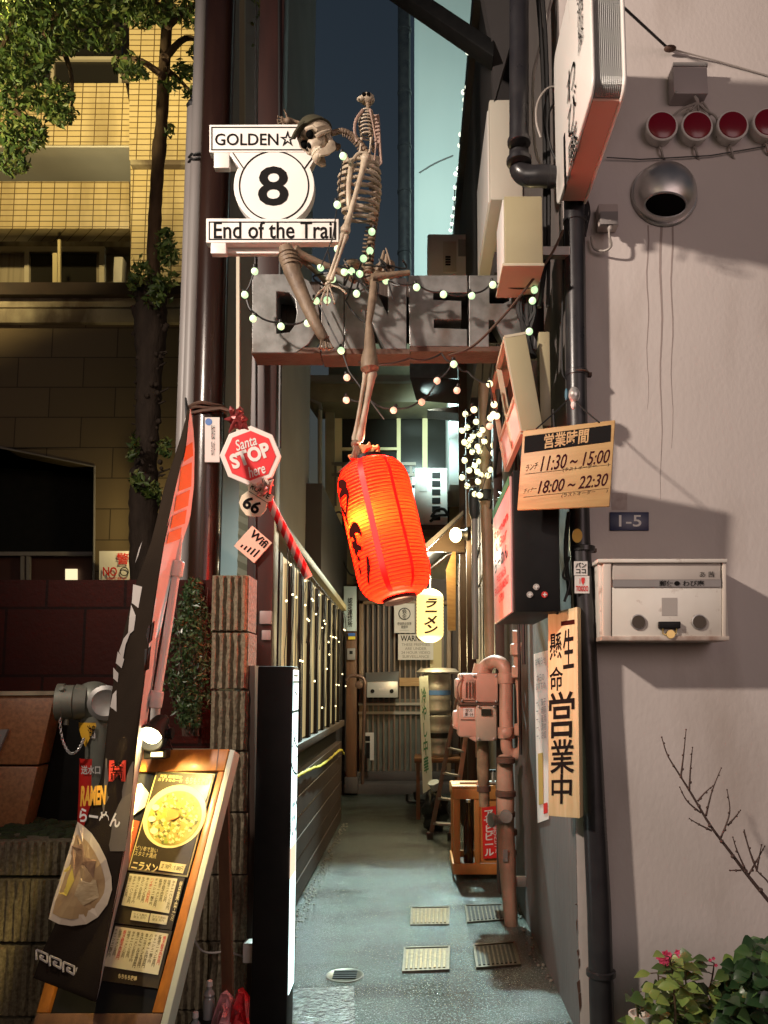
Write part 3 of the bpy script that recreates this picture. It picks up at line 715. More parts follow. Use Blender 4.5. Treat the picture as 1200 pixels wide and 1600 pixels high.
# ------------------------------------------------------------------ end of the alley
E = 11.0
t = T('rear_house', 'grimy two storey house closing the end of the alley', 'building', (0, 11.3, 0))
MB().box((-1.3,11.0,2.9),(.95,11.6,7.0)).build('wall', olivewall, t)
MB().box((-1.3,11.15,.0),(.95,11.6,2.9)).build('lower_wall', darkwood, t)
mb = MB(); mb.prism([P(462,592,10.2),P(700,592,10.2),P(712,628,10.2),P(486,628,10.2)],(0,.7,0)); mb.build('eave', mat('olive_eave',(.15,.13,.075),.6,col2=(.06,.05,.03),nscale=4,namt=.7), t, bevel=.01)
mb = MB(); mb.prism(Q(470,586,700,596,10.12),(0,.8,0)); mb.tube([P(474,560,10.1),P(475,620,10.1),P(500,632,10.1),P(501,640,10.1)], .03, 8); build_each(mb, 'gutter', mat('gutter_grey',(.12,.11,.09),.5), t)
MB().tube([P(500,632,10.5),P(500,800,10.6),P(499,905,10.7)], .032, 10).build('downpipe', mat('downpipe_tan',(.24,.2,.14),.5), t)
MB().prism(Q(508,628,522,905,10.6),(0,.1,0)).build('post', olivewall, t)
w = MB().prism(Q(525,629,702,830,10.93),(0,.03,0)).build('window', glassdark, t)
fr = MB()
for (x0,y0,x1,y1) in ((522,626,534,830),(522,624,640,633),(640,626,706,632),(620,633,626,800),(534,699,620,703),(660,640,668,800)): fr.prism(Q(x0,y0,x1,y1,10.86),(0,.05,0))
fr.build('frame', creamframe, w)
rl = MB()
for yy in (722,739): rl.prism(Q(518,yy,650,yy+5,10.6),(0,.03,0))
for xx in (522,560,600,640): rl.prism(Q(xx,722,xx+4,790,10.62),(0,.02,0))
rl.build('railing', mat('railing_metal',(.1,.08,.06),.5,metal=.4), t)
mb = MB(); mb.tube([P(508,800,10.5),P(512,860,10.5),P(509,900,10.5)], .014, 6); mb.tube(smoothpath([P(530,820,10.5),P(535,870,10.5),P(545,895,10.5),P(556,900,10.5)],5), .012, 6); mb.tube(smoothpath([P(514,810,10.5),P(530,800,10.5),P(545,815,10.5),P(560,800,10.5)],5), .014, 6)
mb.build('wall_wire', cablem, t)
MB().prism(Q(560,905,706,938,10.8),(0,.2,0)).build('transom', darkwood, t)
# grey awning clutter above right
t = T('metal_awning', 'grey dented metal awning under the letter sign at the far right', 'awning', P(675,600,9))
mb = MB(); mb.prism([P(640,556,9.2),P(712,556,9.2),P(716,592,9.0),P(640,590,9.0)],(0,.05,.06)); mb.build('upper_sheet', steel, t, bevel=.01)
mb = MB(); mb.prism([P(640,590,9.0),P(722,598,9.0),P(718,632,8.8),P(650,626,8.8)],(0,.05,.06)); mb.build('lower_sheet', greywall, t, bevel=.01)
mb = MB(); mb.prism([P(668,640,9.0),P(720,634,9.0),P(720,646,9.0),P(668,640.5,9.0)],(0,.3,0)); build_each(mb, 'bracket', darkwood, t)
MB().box((.43,9.6,4.0),(.62,10.85,7.2)).build('pale_side_wall', cyanwall, label='pale wall strip lit cyan beside the rear window', cat='wall', smooth=False)
t = T('air_conditioner', 'white outdoor air conditioner on the ledge beside the rear window', 'air conditioner', P(676,820,9.9))
a, b = P(648,820,9.9), P(699,731,9.9)
body = MB().box((a.x,9.9,a.z),(b.x,10.15,b.z)).build('casing', whitep, t, bevel=.012)
mb = MB()
for k in range(6): mb.prism(Q(675,738+k*13.2,688,747+k*13.2,9.89),(0,.02,0))
build_each(mb, 'grille', blackm, t)
MB().prism(Q(655,744,667,768,9.89),(0,.02,0)).build('rating_plate', paperwhite, t)
mb = MB(); mb.tube(smoothpath([P(674,808,9.8),P(682,797,9.8),P(694,796,9.8),P(700,806,9.8)],5), .02, 8); mb.tube(smoothpath([P(672,815,9.8),P(684,806,9.8),P(697,805,9.8)],5), .018, 8); mb.build('hose', blackrub, t)
MB().prism(Q(640,820,712,828,9.8),(0,.5,0)).build('ledge', darkwood, t)

# lattice door
t = T('lattice_door', 'brown lattice sliding door with vertical slats at the alley end', 'door', P(610,1215,10.9))
DD = 10.85
MB().prism(Q(566,945,700,1216,DD+.12),(0,.03,0)).build('backing', mat('door_back',(.035,.03,.026),.5), t)
MB().prism(Q(566,1092,662,1214,DD+.09),(0,.02,0)).build('glass', glassgreen, t)
mb = MB(); x = 573
while x < 700:
    if x < 656 or True: mb.prism(Q(x,944,x+2.6,1214,DD+.03),(0,.03,0))
    x += 8.4
mb.build('lattice', woodslat, t)
mb = MB()
for q in ((561,936,568,1217),(698,936,705,1217),(561,936,705,944),(561,1210,705,1218)): mb.prism(Q(*q,DD),(0,.1,0))
mb.build('frame', mat('door_frame_wood',(.30,.2,.12),.5,col2=(.2,.12,.07),nscale=5,namt=.6), t, bevel=.006)
mb = MB()
for yy in (1098,1112): mb.prism(Q(560,yy,660,yy+4,DD-.01),(0,.03,0))
build_each(mb, 'crossbar', mat('pale_bar',(.42,.38,.32),.4), t)
MB().prism(Q(624,1059,655,1072,DD-.005),(0,.02,0)).build('nameplate', wood, t)
MB().prism(Q(672,945,690,1050,DD-.02),(0,.04,0)).build('light_board', creamframe, t)

t = T('end_mailbox', 'stainless mailbox with two round holes hung on the lattice door', 'mailbox', P(598,1090,10.5))
a, b = P(573,1090,10.45), P(622,1062,10.45)
MB().box((a.x,10.45,a.z),(b.x,10.7,b.z)).build('body', mat('satin_steel',(.6,.6,.58),.35,metal=.4), t, bevel=.008)
MB().prism([P(571,1051,10.6),P(623,1049,10.6),P(623,1063,10.42),P(572,1064,10.42)],(0,.02,-.01)).build('flap', chrome, t, bevel=.004)
for x in (582,612):
    MB().lathe(P(x,1080,10.44),(0,-1,0),[(0,.028),(.008,.026),(.008,.016)],16).build('round_hole', blackm, t)
MB().prism(Q(592,1075,603,1079,10.44),(0,.01,0)).build('label', paperwhite, t)
t = T('name_plate_board', 'pale blue upright name board on the post beside the lattice door', 'sign', P(547,985,10.3))
MB().prism(Q(537,916,557,986,10.3),(0,.04,0)).build('board', mat('pale_blue_board',(.52,.66,.68),.4), t, bevel=.004)
text('認\n定\n連\n絡\n所', Q(543,934,551,980,10.295), blackink, t, .015, line=.95)
t = T('small_flag_sticker', 'small blue and yellow sticker below the pale blue name board', 'sticker', P(549,999,10.3))
MB().prism(Q(544,989,555,994,10.32),(0,.006,0)).build('upper_band', mat('sticker_blue',(.03,.12,.42),.5), t)
MB().prism(Q(544,994.3,555,999,10.32),(0,.006,0)).build('lower_band', mat('sticker_yellow',(.75,.6,.05),.5), t)
t = T('intercom', 'small grey intercom box on the post by the lattice door', 'intercom', P(549,1031,10.3))
MB().prism(Q(542,1013,555,1031,10.3),(0,.05,0)).build('case', greypipe, t, bevel=.006)
MB().prism(Q(546,1017,551,1022,10.295),(0,.01,0)).build('button', blackm, t)
t = T('gate_post', 'brown wooden gate post standing before the lattice door', 'post', P(549,1240,10.35))
MB().prism(Q(541,917,557,1238,10.36),(0,.12,0)).build('shaft', brownwood, t, bevel=.006)
mb = MB(); mb.prism(Q(538,1215,559,1240,10.3),(0,.2,0)); mb.build('foot', alleywall, t, bevel=.01)
t = T('hand_rail', 'bent brown handrail with a curled top at the lattice door', 'handrail', P(566,1215,10.0))
mb = MB(); mb.tube(smoothpath([P(541,1064,9.7),P(546,1057,9.7),P(558,1056,9.7),P(569,1062,9.7),P(570,1080,9.7),P(568,1150,9.8),P(566,1225,9.9)],6), .022, 10)
mb.build('rail', mat('rail_brown',(.15,.09,.07),.35,metal=.3), t)
mb = MB(); mb.lathe(P(561,1070,9.65),(0,-1,0),[(0,.05),(.02,.05),(.03,.03)],14); build_each(mb, 'bracket', rust, t)
t = T('round_mark_notice', 'white notice with a circular emblem on the lattice door', 'sign', P(632,989,10.7))
MB().prism(Q(616,943,648,989,10.72),(0,.012,0)).build('board', paperwhite, t)
MB().add(*outline([circle(632,959,9.5), circle(632,959,8.2)],10.71,.004)).build('emblem', blackink, t)
text('会\n食', Q(628,951,636,967,10.71), blackink, t, .01)
text('感染防止対策\n実施中\n────', Q(621,972,643,985,10.71), blackink, t, .0)
t = T('surveillance_warning_notice', 'white WARNING notice partly behind the yellow lantern', 'sign', P(649,1031,10.7))
MB().prism(Q(622,991,677,1031,10.70),(0,.012,0)).build('board', paperwhite, t)
text('WARNING', Q(626,993,673,1002,10.69), blackink, t, .015)
text('THESE PREMISES\nARE UNDER\n24 HOUR VIDEO\nSURVEILLANCE', Q(627,1005,672,1028,10.69), mat('grey_ink',(.25,.22,.2),.6), t, .0)
# objects reflected / lying by the door
t = T('white_bracket_sign', 'small white stand with a black square by the foot of the door', 'stand', P(577,1195,10.6))
mb = MB(); mb.prism(Q(571,1145,584,1160,10.55),(0,.03,0)); mb.prism(Q(578,1160,584,1188,10.55),(0,.03,0)); mb.build('panel', paperwhite, t)
MB().prism(Q(571,1150,578,1158,10.54),(0,.01,0)).build('mark', blackm, t); MB().prism(Q(572,1160,578,1185,10.55),(0,.03,0)).build('leg', blackm, t)

# yellow ramen lantern
t = T('yellow_paper_lantern', 'glowing pale yellow oblong paper lantern lettered in katakana', 'lantern', P(672,1003,8.4))
LD = 8.4; top, bot = P(672,921,LD), P(672,1003,LD); rL = (P(693,960,LD)-P(672,960,LD)).length; HL = top.z-bot.z
prof = []
for k in range(33):
    u = k/32; e = min(u,1-u); r = rL*(1-(1-min(1,e/.17))**2.4*.62); prof.append((u*HL, r*(1+.012*math.cos(k*math.pi))))
MB().lathe(bot,(0,0,1),prof,32).build('shade', mat('yellow_lantern_paper',(.85,.7,.3),.6,emis=(1.0,.80,.30),estr=1.15), t)
text('ラ\nー\nメ\nン', [P(662,935,LD-rL-.012),P(684,935,LD-rL-.012),P(684,990,LD-rL-.012),P(662,990,LD-rL-.012)], brownsteel, t, .04, shear=.3, line=.8)
mb = MB(); mb.tube([top,P(672,905,LD),P(671,890,LD)], .008, 6); mb.build('cord', clothwhite, t)
lamp('yellow_lantern_light','POINT',P(672,1020,LD-.05),40,(1,.78,.38),.10,parent=t)

# eave with bulb lamp
t = T('shop_eave', 'small sloping shop eave on the right above the yellow lantern', 'eave', (.5,8,2.5))
mb = MB(); mb.prism([P(655,858,7.9),P(724,797,7.9),P(724,803,7.9),P(657,866,7.9)],(0,1.6,0)); mb.build('roof', greypipe, t)
mb = MB(); mb.prism([P(665,862,8.0),P(724,806,8.0),P(726,862,8.0)],(0,.05,0)); mb.build('gable', mat('gable_brown',(.12,.07,.035),.6), t)
mb = MB(); mb.tube([P(664,897,8.2),P(700,868,8.2),P(724,862,8.2)],.02,6); mb.build('brace', darkwood, t)
mb = MB(); mb.prism([P(697,890,7.6),P(707,862,7.8),P(712,862,7.8),P(712,985,7.6),P(700,985,7.5)],(0,.04,0)); mb.build('curtain_board', wood, t)
t = T('eave_bulb_lamp', 'round glowing bulb lamp under the small shop eave', 'lamp', P(715,850,7.6))
MB().ball(P(712,836,7.55), (.062,.062,.075), 16, 12).build('globe', mat('eave_bulb',(1,.8,.5),.4,emis=(1,.72,.3),estr=7), t)
MB().lathe(P(716,835,7.6),(1,0,0),[(0,.05),(.06,.05),(.09,.07)],14).build('socket', blackm, t)
lamp('eave_bulb_light','POINT',P(704,842,7.4),36,(1,.72,.34),.06,parent=t)

# ------------------------------------------------------------------ right side of the alley
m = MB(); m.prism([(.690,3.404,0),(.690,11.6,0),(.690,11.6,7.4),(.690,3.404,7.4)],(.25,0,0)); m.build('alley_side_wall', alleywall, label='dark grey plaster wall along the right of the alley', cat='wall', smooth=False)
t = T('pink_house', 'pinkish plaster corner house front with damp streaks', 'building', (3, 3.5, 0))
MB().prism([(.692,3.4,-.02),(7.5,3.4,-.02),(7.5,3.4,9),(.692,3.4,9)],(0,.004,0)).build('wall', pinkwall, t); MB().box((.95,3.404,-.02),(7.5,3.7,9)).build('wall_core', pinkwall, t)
strk = mat('damp_streak', (.33,.27,.25), .8)
mb = MB()
for (x, y0, y1, w) in ((1012,352,640,1.2),(1033,354,780,2.0),(1050,352,700,1.5)):
    q = []
    for k in range(13):
        yy = y0+(y1-y0)*k/12; q.append((x+math.sin(k*1.3+x)*1.6, yy, w*(1-k/13)))
    mb.prism([P(a-b,c,3.399) for a,c,b in q]+[P(a+b,c,3.399) for a,c,b in q[::-1]], (0,.0012,0))
build_each(mb, 'drip_stain', strk, t, smooth=False)
mb = MB()   # chipped crack on the corner
for (x,y,w,h) in ((903,1485,2,10),(905,1500,1.5,14),(904,1535,3,22),(906,1556,2.5,26),(901,1440,1,20),(900,1412,1.5,3)):
    mb.prism([P(x-w,y,3.398),P(x+w*.6,y-h*.2,3.398),P(x+w,y+h*.6,3.398),P(x,y+h,3.398)],(0,.0015,0))
build_each(mb, 'chip', rust, t)
# far pale house with cyan light
t = T('pale_rear_house', 'tall pale rendered house behind, washed in cyan light', 'building', (1, 13.5, 0))
MB().box((-.03,13.2,0),(3.2,15.5,15)).build('wall', cyanwall, t)
mb = MB(); mb.tube(smoothpath([P(655,270,13.18),P(680,255,13.18),P(708,243,13.18)],4), .012, 5); mb.build('crack', greywall, t)
t = T('rear_downpipe', 'dark segmented downpipe down the edge of the pale rear house', 'pipe', P(633,500,12.9))
a = P(633,620,12.9); b = P(631,-80,12.9)
MB().tube([a,b], .115, 18).build('pipe', darkpipe, t)
mb = MB()
for yy in (48,146,230,300,395): c = P(632,yy,12.9); mb.lathe(c,(0,0,1),[(-.03,.115),(-.025,.128),(.025,.128),(.03,.115)],18)
build_each(mb, 'collar', darkpipe, t)
# dark eave with lights along the right roof
t = T('dark_long_eave', 'long dark roof eave running back above the right of the alley', 'eave', (.6,8,7.4))
MB().prism([(.50,5.2,7.35),(1.2,5.2,7.35),(1.2,11.5,7.35),(.50,11.5,7.35)],(0,0,.25)).build('board', darkwall, t)
MB().box((.56,5.2,4.4),(.69,11.0,7.35)).build('cladding', darkwall, t)
t = T('roof_light_string', 'string of small white lights climbing the dark edge before the cyan house', 'string lights', P(715,300,9))
bp = [(731,81),(737,102),(734,123),(730,136),(724,144),(732,149),(726,156),(725.5,171),(725.5,193),(719.5,210),(718,227),(721,242),(719,255),(716,264),(712,272),(717,276),(711,293),(710,310),(709.5,325),(707,338),(706,350),(704,360)]
tt = [6.6+4.2*i/(len(bp)-1) for i in range(len(bp))]
q = [P(x,y,d) for (x,y),d in zip(bp,tt)]; MB().tube(q, .008, 5).build('cable', cablem, t)
proto = {}
def bulbs(t, pts, r, m, holder=True):
    key = (round(r,4), m.name)
    for p in pts:
        if key not in proto:
            b = MB(); b.ball((0,0,0), r, 14, 10); o = b.build('bulb', m, None); o.data.transform(Matrix.Translation(o.location)); del o['kind']; proto[key] = o
            if holder:
                h = MB(); h.lathe((0,0,r*.86),(0,0,1),[(0,r*.5),(r*.25,r*.55),(r*.9,r*.45),(r*1.1,r*.2)],10); hh = h.build('holder', cablem, None); hh.data.transform(Matrix.Translation(hh.location)); hh.location = (0,0,0); del hh['kind']; hh.parent = o
        else:
            o = proto[key].copy(); COL.objects.link(o)
            for ch in proto[key].children: c = ch.copy(); COL.objects.link(c); c.parent = o
        o.parent = t; o.location = p - wloc(t)
        if holder: o.rotation_euler = (random.uniform(-.5,.5), random.uniform(-.5,.5), 0)
bulbs(t, q, .026, mat('white_bulb',(.8,.8,.7),.4,emis=(.95,1.0,.8),estr=1.4,sample=False), False)
t = T('dark_roof_beam', 'thick dark timber beam slanting across the top of the gap', 'beam', P(700,40,5))
MB().prism([P(440,-135,5.6),P(475,-135,5.6),P(772,62,4.4),P(771,88,4.4)],(0,.12,.0)).build('beam', blackm, t, bevel=.006)
MB().prism([P(745,-60,4.4),P(800,-60,4.4),P(800,60,4.4),P(772,160,4.6),P(768,60,4.4)],(0,.1,0)).build('post', darkwall, t)

t = T('roof_air_conditioner', 'pale outdoor unit sitting high before the cyan house', 'air conditioner', P(700,430,8))
a, b = P(668,432,8.2), P(734,365,8.2)
MB().box((a.x,8.2,a.z),(b.x+.05,8.5,b.z)).build('casing', whitep, t, bevel=.02)
MB().prism(Q(692,377,713,425,8.19),(0,.02,0)).build('service_panel', ivory, t, bevel=.004)
mb = MB()
for k in range(4): mb.prism(Q(696,400+k*4,704,402+k*4,8.18),(0,.01,0))
build_each(mb, 'vent', blackm, t)
MB().prism(Q(716,374,731,400,8.19),(0,.012,0)).build('rating_plate', greypipe, t)

t = T('tall_ivory_cabinet', 'tall ivory wall cabinet with side louvres high on the right', 'cabinet', P(775,430,4.6))
a, b = P(766,312,4.6), P(803,155,4.6)
MB().box((a.x,4.6,a.z),(b.x+.05,5.6,b.z)).build('body', ivory, t, bevel=.012)
mb = MB()
for k in range(9): z = a.z+.12+k*.03; mb.box((a.x-.006,4.75,z),(a.x+.01,5.3,z+.012))
build_each(mb, 'louvre', blackm, t)
MB().box((a.x-.008,4.66,a.z+.02),(a.x+.02,5.5,b.z-.03)).build('side_panel', whitep, t, bevel=.006)
t = T('khaki_sign_box', 'khaki metal box with an orange lit underside above the letter sign', 'sign box', P(812,460,3.9))
a, b = P(789,412,3.2), P(847,306,3.2)
MB().box((a.x,3.2,a.z),(b.x,3.47,b.z)).build('body', mat('khaki_enamel',(.38,.33,.20),.45,col2=(.30,.26,.15),nscale=4,namt=.5), t, bevel=.006)
MB().box((a.x-.006,3.21,a.z+.01),(a.x,3.46,b.z-.01)).build('face', whitesign, t, bevel=.002)
MB().box((a.x-.012,3.19,a.z-.016),(b.x+.004,3.475,a.z-.001)).build('base_tray', beige, t, bevel=.004)
MB().box((b.x-.03,3.3,a.z+.1),(.70,3.34,a.z+.14)).build('wall_arm', steel, t)

# tilted open cabinet
t = T('tilted_open_cabinet', 'tilted beige cabinet with an open orange lit frame beside the letter sign', 'cabinet', P(815,670,3.5))
TL_, TR_, BR_, BL_ = P(788,528,3.3), P(822,522,3.3), P(849,670,3.3), P(815,673,3.3)
back = V((.0,.62,0)); 
MB().prism([TL_,TR_,BR_,BL_],(0,.03,0)).build('front', bpy.data.materials['khaki_enamel'], t, bevel=.004)
def edgebox(p, q, w, name, m): 
    MB().tube([p, q], w, 4).build(name, m, t, smooth=False)
TLb, BLb, TRb, BRb = TL_+back, BL_+back, TR_+back, BR_+back
mb = MB()
for (p,q) in ((TL_,TLb),(BL_,BLb),(TLb,BLb),(TL_,BL_),(TL_.lerp(BL_,.0).lerp(TLb,.5), BL_.lerp(BLb,.5)),(TL_.lerp(BL_,.62),TLb.lerp(BLb,.62))): mb.tube([p+V((.008,.012,0)),q+V((.008,.012,0))], .016, 4)
mb.build('side_frame', beige, t, smooth=False)
MB().prism([TRb,TR_+V((0,.03,0)),BR_+V((0,.03,0)),BRb],(-.012,0,0)).build('back_panel', rust, t)
MB().prism([BL_.lerp(TL_,.36)+V((.004,.03,0)),BLb.lerp(TLb,.36)+V((.004,0,0)),BLb+V((.004,0,0)),BL_+V((.004,.03,0))],(.01,0,0)).build('lower_panel', whitesign, t)
MB().prism([TL_,TR_,TRb,TLb],(0,0,.012)).build('top', beige, t)
mb = MB(); mb.box(P(842,518,3.36), P(858,672,3.42)); mb.build('upright_board', bpy.data.materials['khaki_enamel'], label='narrow beige upright board between the tilted cabinet and the wall', cat='board', bevel=.004)

# black sign box with poster side
t = T('black_sign_box', 'black sign box with a poster side tinted pink for lantern light above the gas meter', 'sign box', P(842,960,3.4))
bx0, bx1, by0, by1 = .418, .615, 3.25, 3.98
zt, zb = P(803,735,3.25).z, P(803,956,3.25).z
MB().box((bx0,by0,zb),(bx1,by1,zt)).build('body', blackm, t, bevel=.006)
MB().box((bx0-.012,by0+.02,zb+.0),(bx0,by1-.01,zt-.02)).build('poster_side', mat('lantern_tinted_poster',(.66,.36,.37),.4,col2=(.72,.46,.40),nscale=5,namt=.9), t, bevel=.003)  # pink of the red lantern light put into the poster colour
def side(u0,v0,u1,v1): # u along y from near(0) to far(1); v down; seen from the alley the far end is on the left
    X = bx0-.0135; Y = lambda u: by1-.01-(by1-by0-.03)*u; Z = lambda v: zt-.02-(zt-zb-.02)*v
    return [V((X,Y(u0),Z(v0))),V((X,Y(u1),Z(v0))),V((X,Y(u1),Z(v1))),V((X,Y(u0),Z(v1)))]
text('Ramen\n& Bar', side(.08,.22,.92,.42), redink, t, .02, lift=.001)
text('らーめん', side(.1,.46,.9,.58), blackink, t, .02, lift=.001)
text('FREE Wi-Fi\nENGLISH MENU\nOPEN', side(.1,.62,.9,.86), redink, t, .02, lift=.001)
MB().prism(side(0,0,1,.07),(-.0015,0,0)).build('green_band', mat('green_band',(.05,.25,.1),.4), t)
for (x,y,r) in ((838,917,5),(828,929,5),(851,929,5)):
    MB().add(*outline([circle(x,y,r,18)],3.246,.003)).build('button_badge', greyprint if x!=851 else redink, t)
    text('+', Q(x-3,y-3,x+3,y+3,3.243), whitep, t, .04)
mb = MB(); mb.tube([P(864,640,3.3),P(872,760,3.28),P(871,960,3.28)],.006,6); mb.build('edge_wire', cablem, t)

# posts and poles inside on the right
t = T('timber_wall_posts', 'dark upright timbers and boards lining the right of the alley', 'post', (.62,8.4,0))
for (x,w,D,y0,y1) in ((727,8,8.2,560,1120),(737,7,7.6,640,1130),(781,7,5.6,640,1000),(722,6,9.0,880,1130)):
    z1 = P(x,y0,D).z; a = P(x-w,1000,D); b = P(x+w,1000,D)
    MB().box((a.x,D,0.02),(b.x,D+.08,z1)).build('timber', darkwood, t, bevel=.004)
t = T('tan_riser_pipe', 'tan riser pipe wound with lights on the right alley wall', 'pipe', P(760,1030,6.2))
mb = MB(); mb.tube([P(757,600,6.2),P(759,760,6.2),P(764,900,6.2),P(768,1035,6.2)], .052, 16); mb.build('pipe', mat('tan_pipe',(.36,.24,.15),.5,col2=(.2,.13,.08),nscale=6,namt=.7), t)
mb = MB(); c = P(760,775,6.2); mb.lathe(c,(0,0,1),[(-.05,.05),(-.04,.064),(.04,.064),(.05,.05)],16); build_each(mb, 'collar', blackrub, t)
t = T('grey_riser_pipe', 'thin grey riser pipe between dark timbers on the right', 'pipe', P(743,1030,7))
mb = MB(); mb.tube([P(741,760,7.0),P(743,1030,7.0)], .03, 12); mb.build('pipe', greypipe, t)
mb = MB(); mb.lathe(P(741,770,7.0),(0,0,1),[(-.25,.03),(-.2,.05),(0,.055),(.05,.03)],12); build_each(mb, 'coupling', blackrub, t)

# small lights cluster
t = T('tangled_light_cluster', 'tangle of small greenish white lights wound round the riser pipe', 'string lights', P(745,780,5.9))
cl = [(740.5,639.7),(727,647),(744,659),(730,668),(722,672.5),(754,672),(749,678.6),(739,681),(735,687.5),(725.6,691),(731,696),(746,698),(738,706),(749,705),(726,719.5),(742,727),(747,721),(746,737),(751,742),(762,743),(766,734),(722,746),(730,759),(747,752.6),(742,772),(750,774),(771,696),(771,708),(757,690),(733,735)]
q = [P(x,y,random.uniform(5.85,6.05)) for x,y in cl]
bulbs(t, q, .0235, bulbwarm, True)
mb = MB(); 
for i in range(len(q)-1): mb.tube(sag(q[i],q[i+1],.03,5), .004, 4)
mb.build('cable', cablem, t)

# gas meter and pipes
t = T('gas_meter', 'salmon painted gas meter with looping pipes on the right alley wall', 'gas meter', (.45,5.5,1.1))
def pxbox(mb, x0,y0,x1,y1,D,d): a,b = P(x0,y1,D),P(x1,y0,D); mb.box((a.x,D,a.z),(b.x,D+d,b.z))
mb = MB(); pxbox(mb,718,1052,778,1098,5.4,.26); pxbox(mb,712,1060,724,1092,5.46,.18); mb.build('upper_case', salmon, t, bevel=.014)
mb = MB(); pxbox(mb,716,1101,778,1152,5.42,.22); pxbox(mb,708,1110,722,1140,5.5,.1); mb.build('lower_case', salmon, t, bevel=.02)
mb = MB(); pxbox(mb,744,1100,776,1158,5.40,.05); mb.build('front_plate', mat('salmon_fade',(.5,.36,.27),.5,col2=(.3,.3,.24),nscale=5,namt=.7), t, bevel=.01)
mb = MB()
for (x,y) in ((721,1056),(740,1056),(775,1056),(721,1095),(745,1096),(775,1096),(748,1104),(772,1104),(748,1154),(772,1154)): mb.lathe(P(x,y,5.388),(0,-1,0),[(0,.009),(.008,.009),(.010,.005)],8)
build_each(mb, 'bolt', steel, t)
mb = MB()
for x in (728,733,738): mb.prism(Q(x,1066,x+1.5,1090,5.372),(0,.014,0))
mb.prism(Q(716,1098,780,1102,5.39),(0,.2,0)); mb.prism(Q(720,1124,742,1125.5,5.415),(0,.01,0)); build_each(mb, 'seam', rust, t)
MB().prism(Q(724,1106,741,1120,5.414),(0,.008,0)).build('paper_tag', paperwhite, t)
text('ガス\n東-14', Q(726,1107,739,1119,5.413), blackink, t, .0)
mb = MB(); mb.prism([P(706,1132,5.46),P(720,1146,5.46),P(744,1160,5.42),P(744,1152,5.42),P(718,1138,5.46)],(0,.05,0)); mb.build('lower_flange', salmon, t, bevel=.004)
mb = MB(); mb.tube(smoothpath([P(722,1060,5.38),P(714,1072,5.36),P(716,1090,5.37),P(722,1100,5.4)],5),.010,6); mb.build('test_tube', salmonpipe, t)
MB().prism(Q(752,1108,768,1118,5.385),(0,.02,0)).build('dial_window', glassdark, t)
mb = MB(); mb.prism(Q(722,1062,742,1094,5.385),(0,.02,0)); mb.build('cover', salmon, t, bevel=.004)
mb = MB(); mb.tube(smoothpath([P(756,1054,5.5),P(756,1044,5.5),P(764,1037,5.45),P(776,1034,5.4),P(788,1042,5.35),P(791,1060,5.35)],5)+[P(791,1150,5.3)], .047, 16)
mb.tube([P(752,1056,5.5),P(756,1040,5.5)], .07, 16); build_each(mb, 'inlet_pipe', salmonpipe, t)
mb = MB(); mb.tube([P(791,1140,5.3)]+smoothpath([P(791,1155,5.3),P(793,1172,5.3),P(805,1179,5.3),P(817,1172,5.25),P(819,1155,5.2)],5)+[P(816,1080,5.2),P(812,1040,5.15),P(810,985,5.1)], .041, 16); build_each(mb, 'trap_pipe', salmonpipe, t)
mb = MB()
for (x,y,D) in ((791,1060,5.35),(791,1145,5.3),(817,1140,5.2),(813,1050,5.15),(811,1015,5.12)): mb.lathe(P(x,y,D),(0,0,1),[(-.04,.046),(-.035,.058),(.035,.058),(.04,.046)],16)
mb.lathe(P(791,1145,5.26),(0,-1,0),[(0,.035),(.03,.035),(.04,.02)],14); build_each(mb, 'coupling', salmonpipe, t, smooth=True)
mb = MB(); mb.tube(smoothpath([P(812,1010,5.1),P(820,1005,5.0),P(830,1008,4.9),P(840,1000,4.8),P(850,990,4.7)],5), .016, 8); mb.build('flex_hose', chrome, t)
t = T('lagged_ground_pipe', 'tan lagged pipe running down to the alley floor past the crate', 'pipe', G(797,1446))
pts = [P(776,1165,5.2),P(782,1185,5.1)]; base = G(799,1447)
mb = MB(); q = [P(790,1184,5.12),P(789,1200,5.08),P(790,1240,5.04),P(790,1290,5.0),P(792,1335,4.97),P(795,1390,4.94),base]
mb.tube(q, [.05,.052,.058,.054,.056,.046,.042], 18); mb.build('pipe', lagging, t)
mb = MB()
for (x,y,r) in ((790,1188,.062),(790,1240,.066),(791,1272,.058),(792,1300,.066),(792,1332,.062),(797,1376,.052)): mb.lathe(P(x,y,5.02),(0,0,1),[(-.02,r*.85),(-.014,r),(.014,r),(.02,r*.85)],18)
build_each(mb, 'band', rust, t)
mb = MB(); mb.lathe(P(784,1280,4.95),(-1,-.4,0),[(0,.03),(.05,.03),(.06,.045),(.08,.045)],12); mb.lathe(P(790,1275,4.93),(0,-1,0),[(0,.04),(.03,.04)],12); mb.build('valve', steel, t)
mb = MB(); mb.box(P(796,1370,4.94),P(822,1384,4.97)); build_each(mb, 'wall_bracket', steel, t, bevel=.003)
mb = MB(); mb.box(P(786,1328,4.9),P(793,1346,4.91)); mb.build('sticker', greypipe, t)
t = T('rusty_drop_pipe', 'rusty stained drop pipe under the gas meter behind the crate', 'pipe', P(756,1250,5.7))
mb = MB(); mb.tube([P(754,1150,5.6),P(755,1200,5.6),P(757,1260,5.6)], [.04,.045,.036], 14); mb.build('pipe', mat('rust_tan',(.3,.2,.12),.7,col2=(.08,.04,.02),nscale=12,namt=.9), t)
mb = MB(); mb.lathe(P(756,1232,5.6),(0,0,1),[(-.02,.05),(.02,.05)],14); build_each(mb, 'clamp', rust, t)

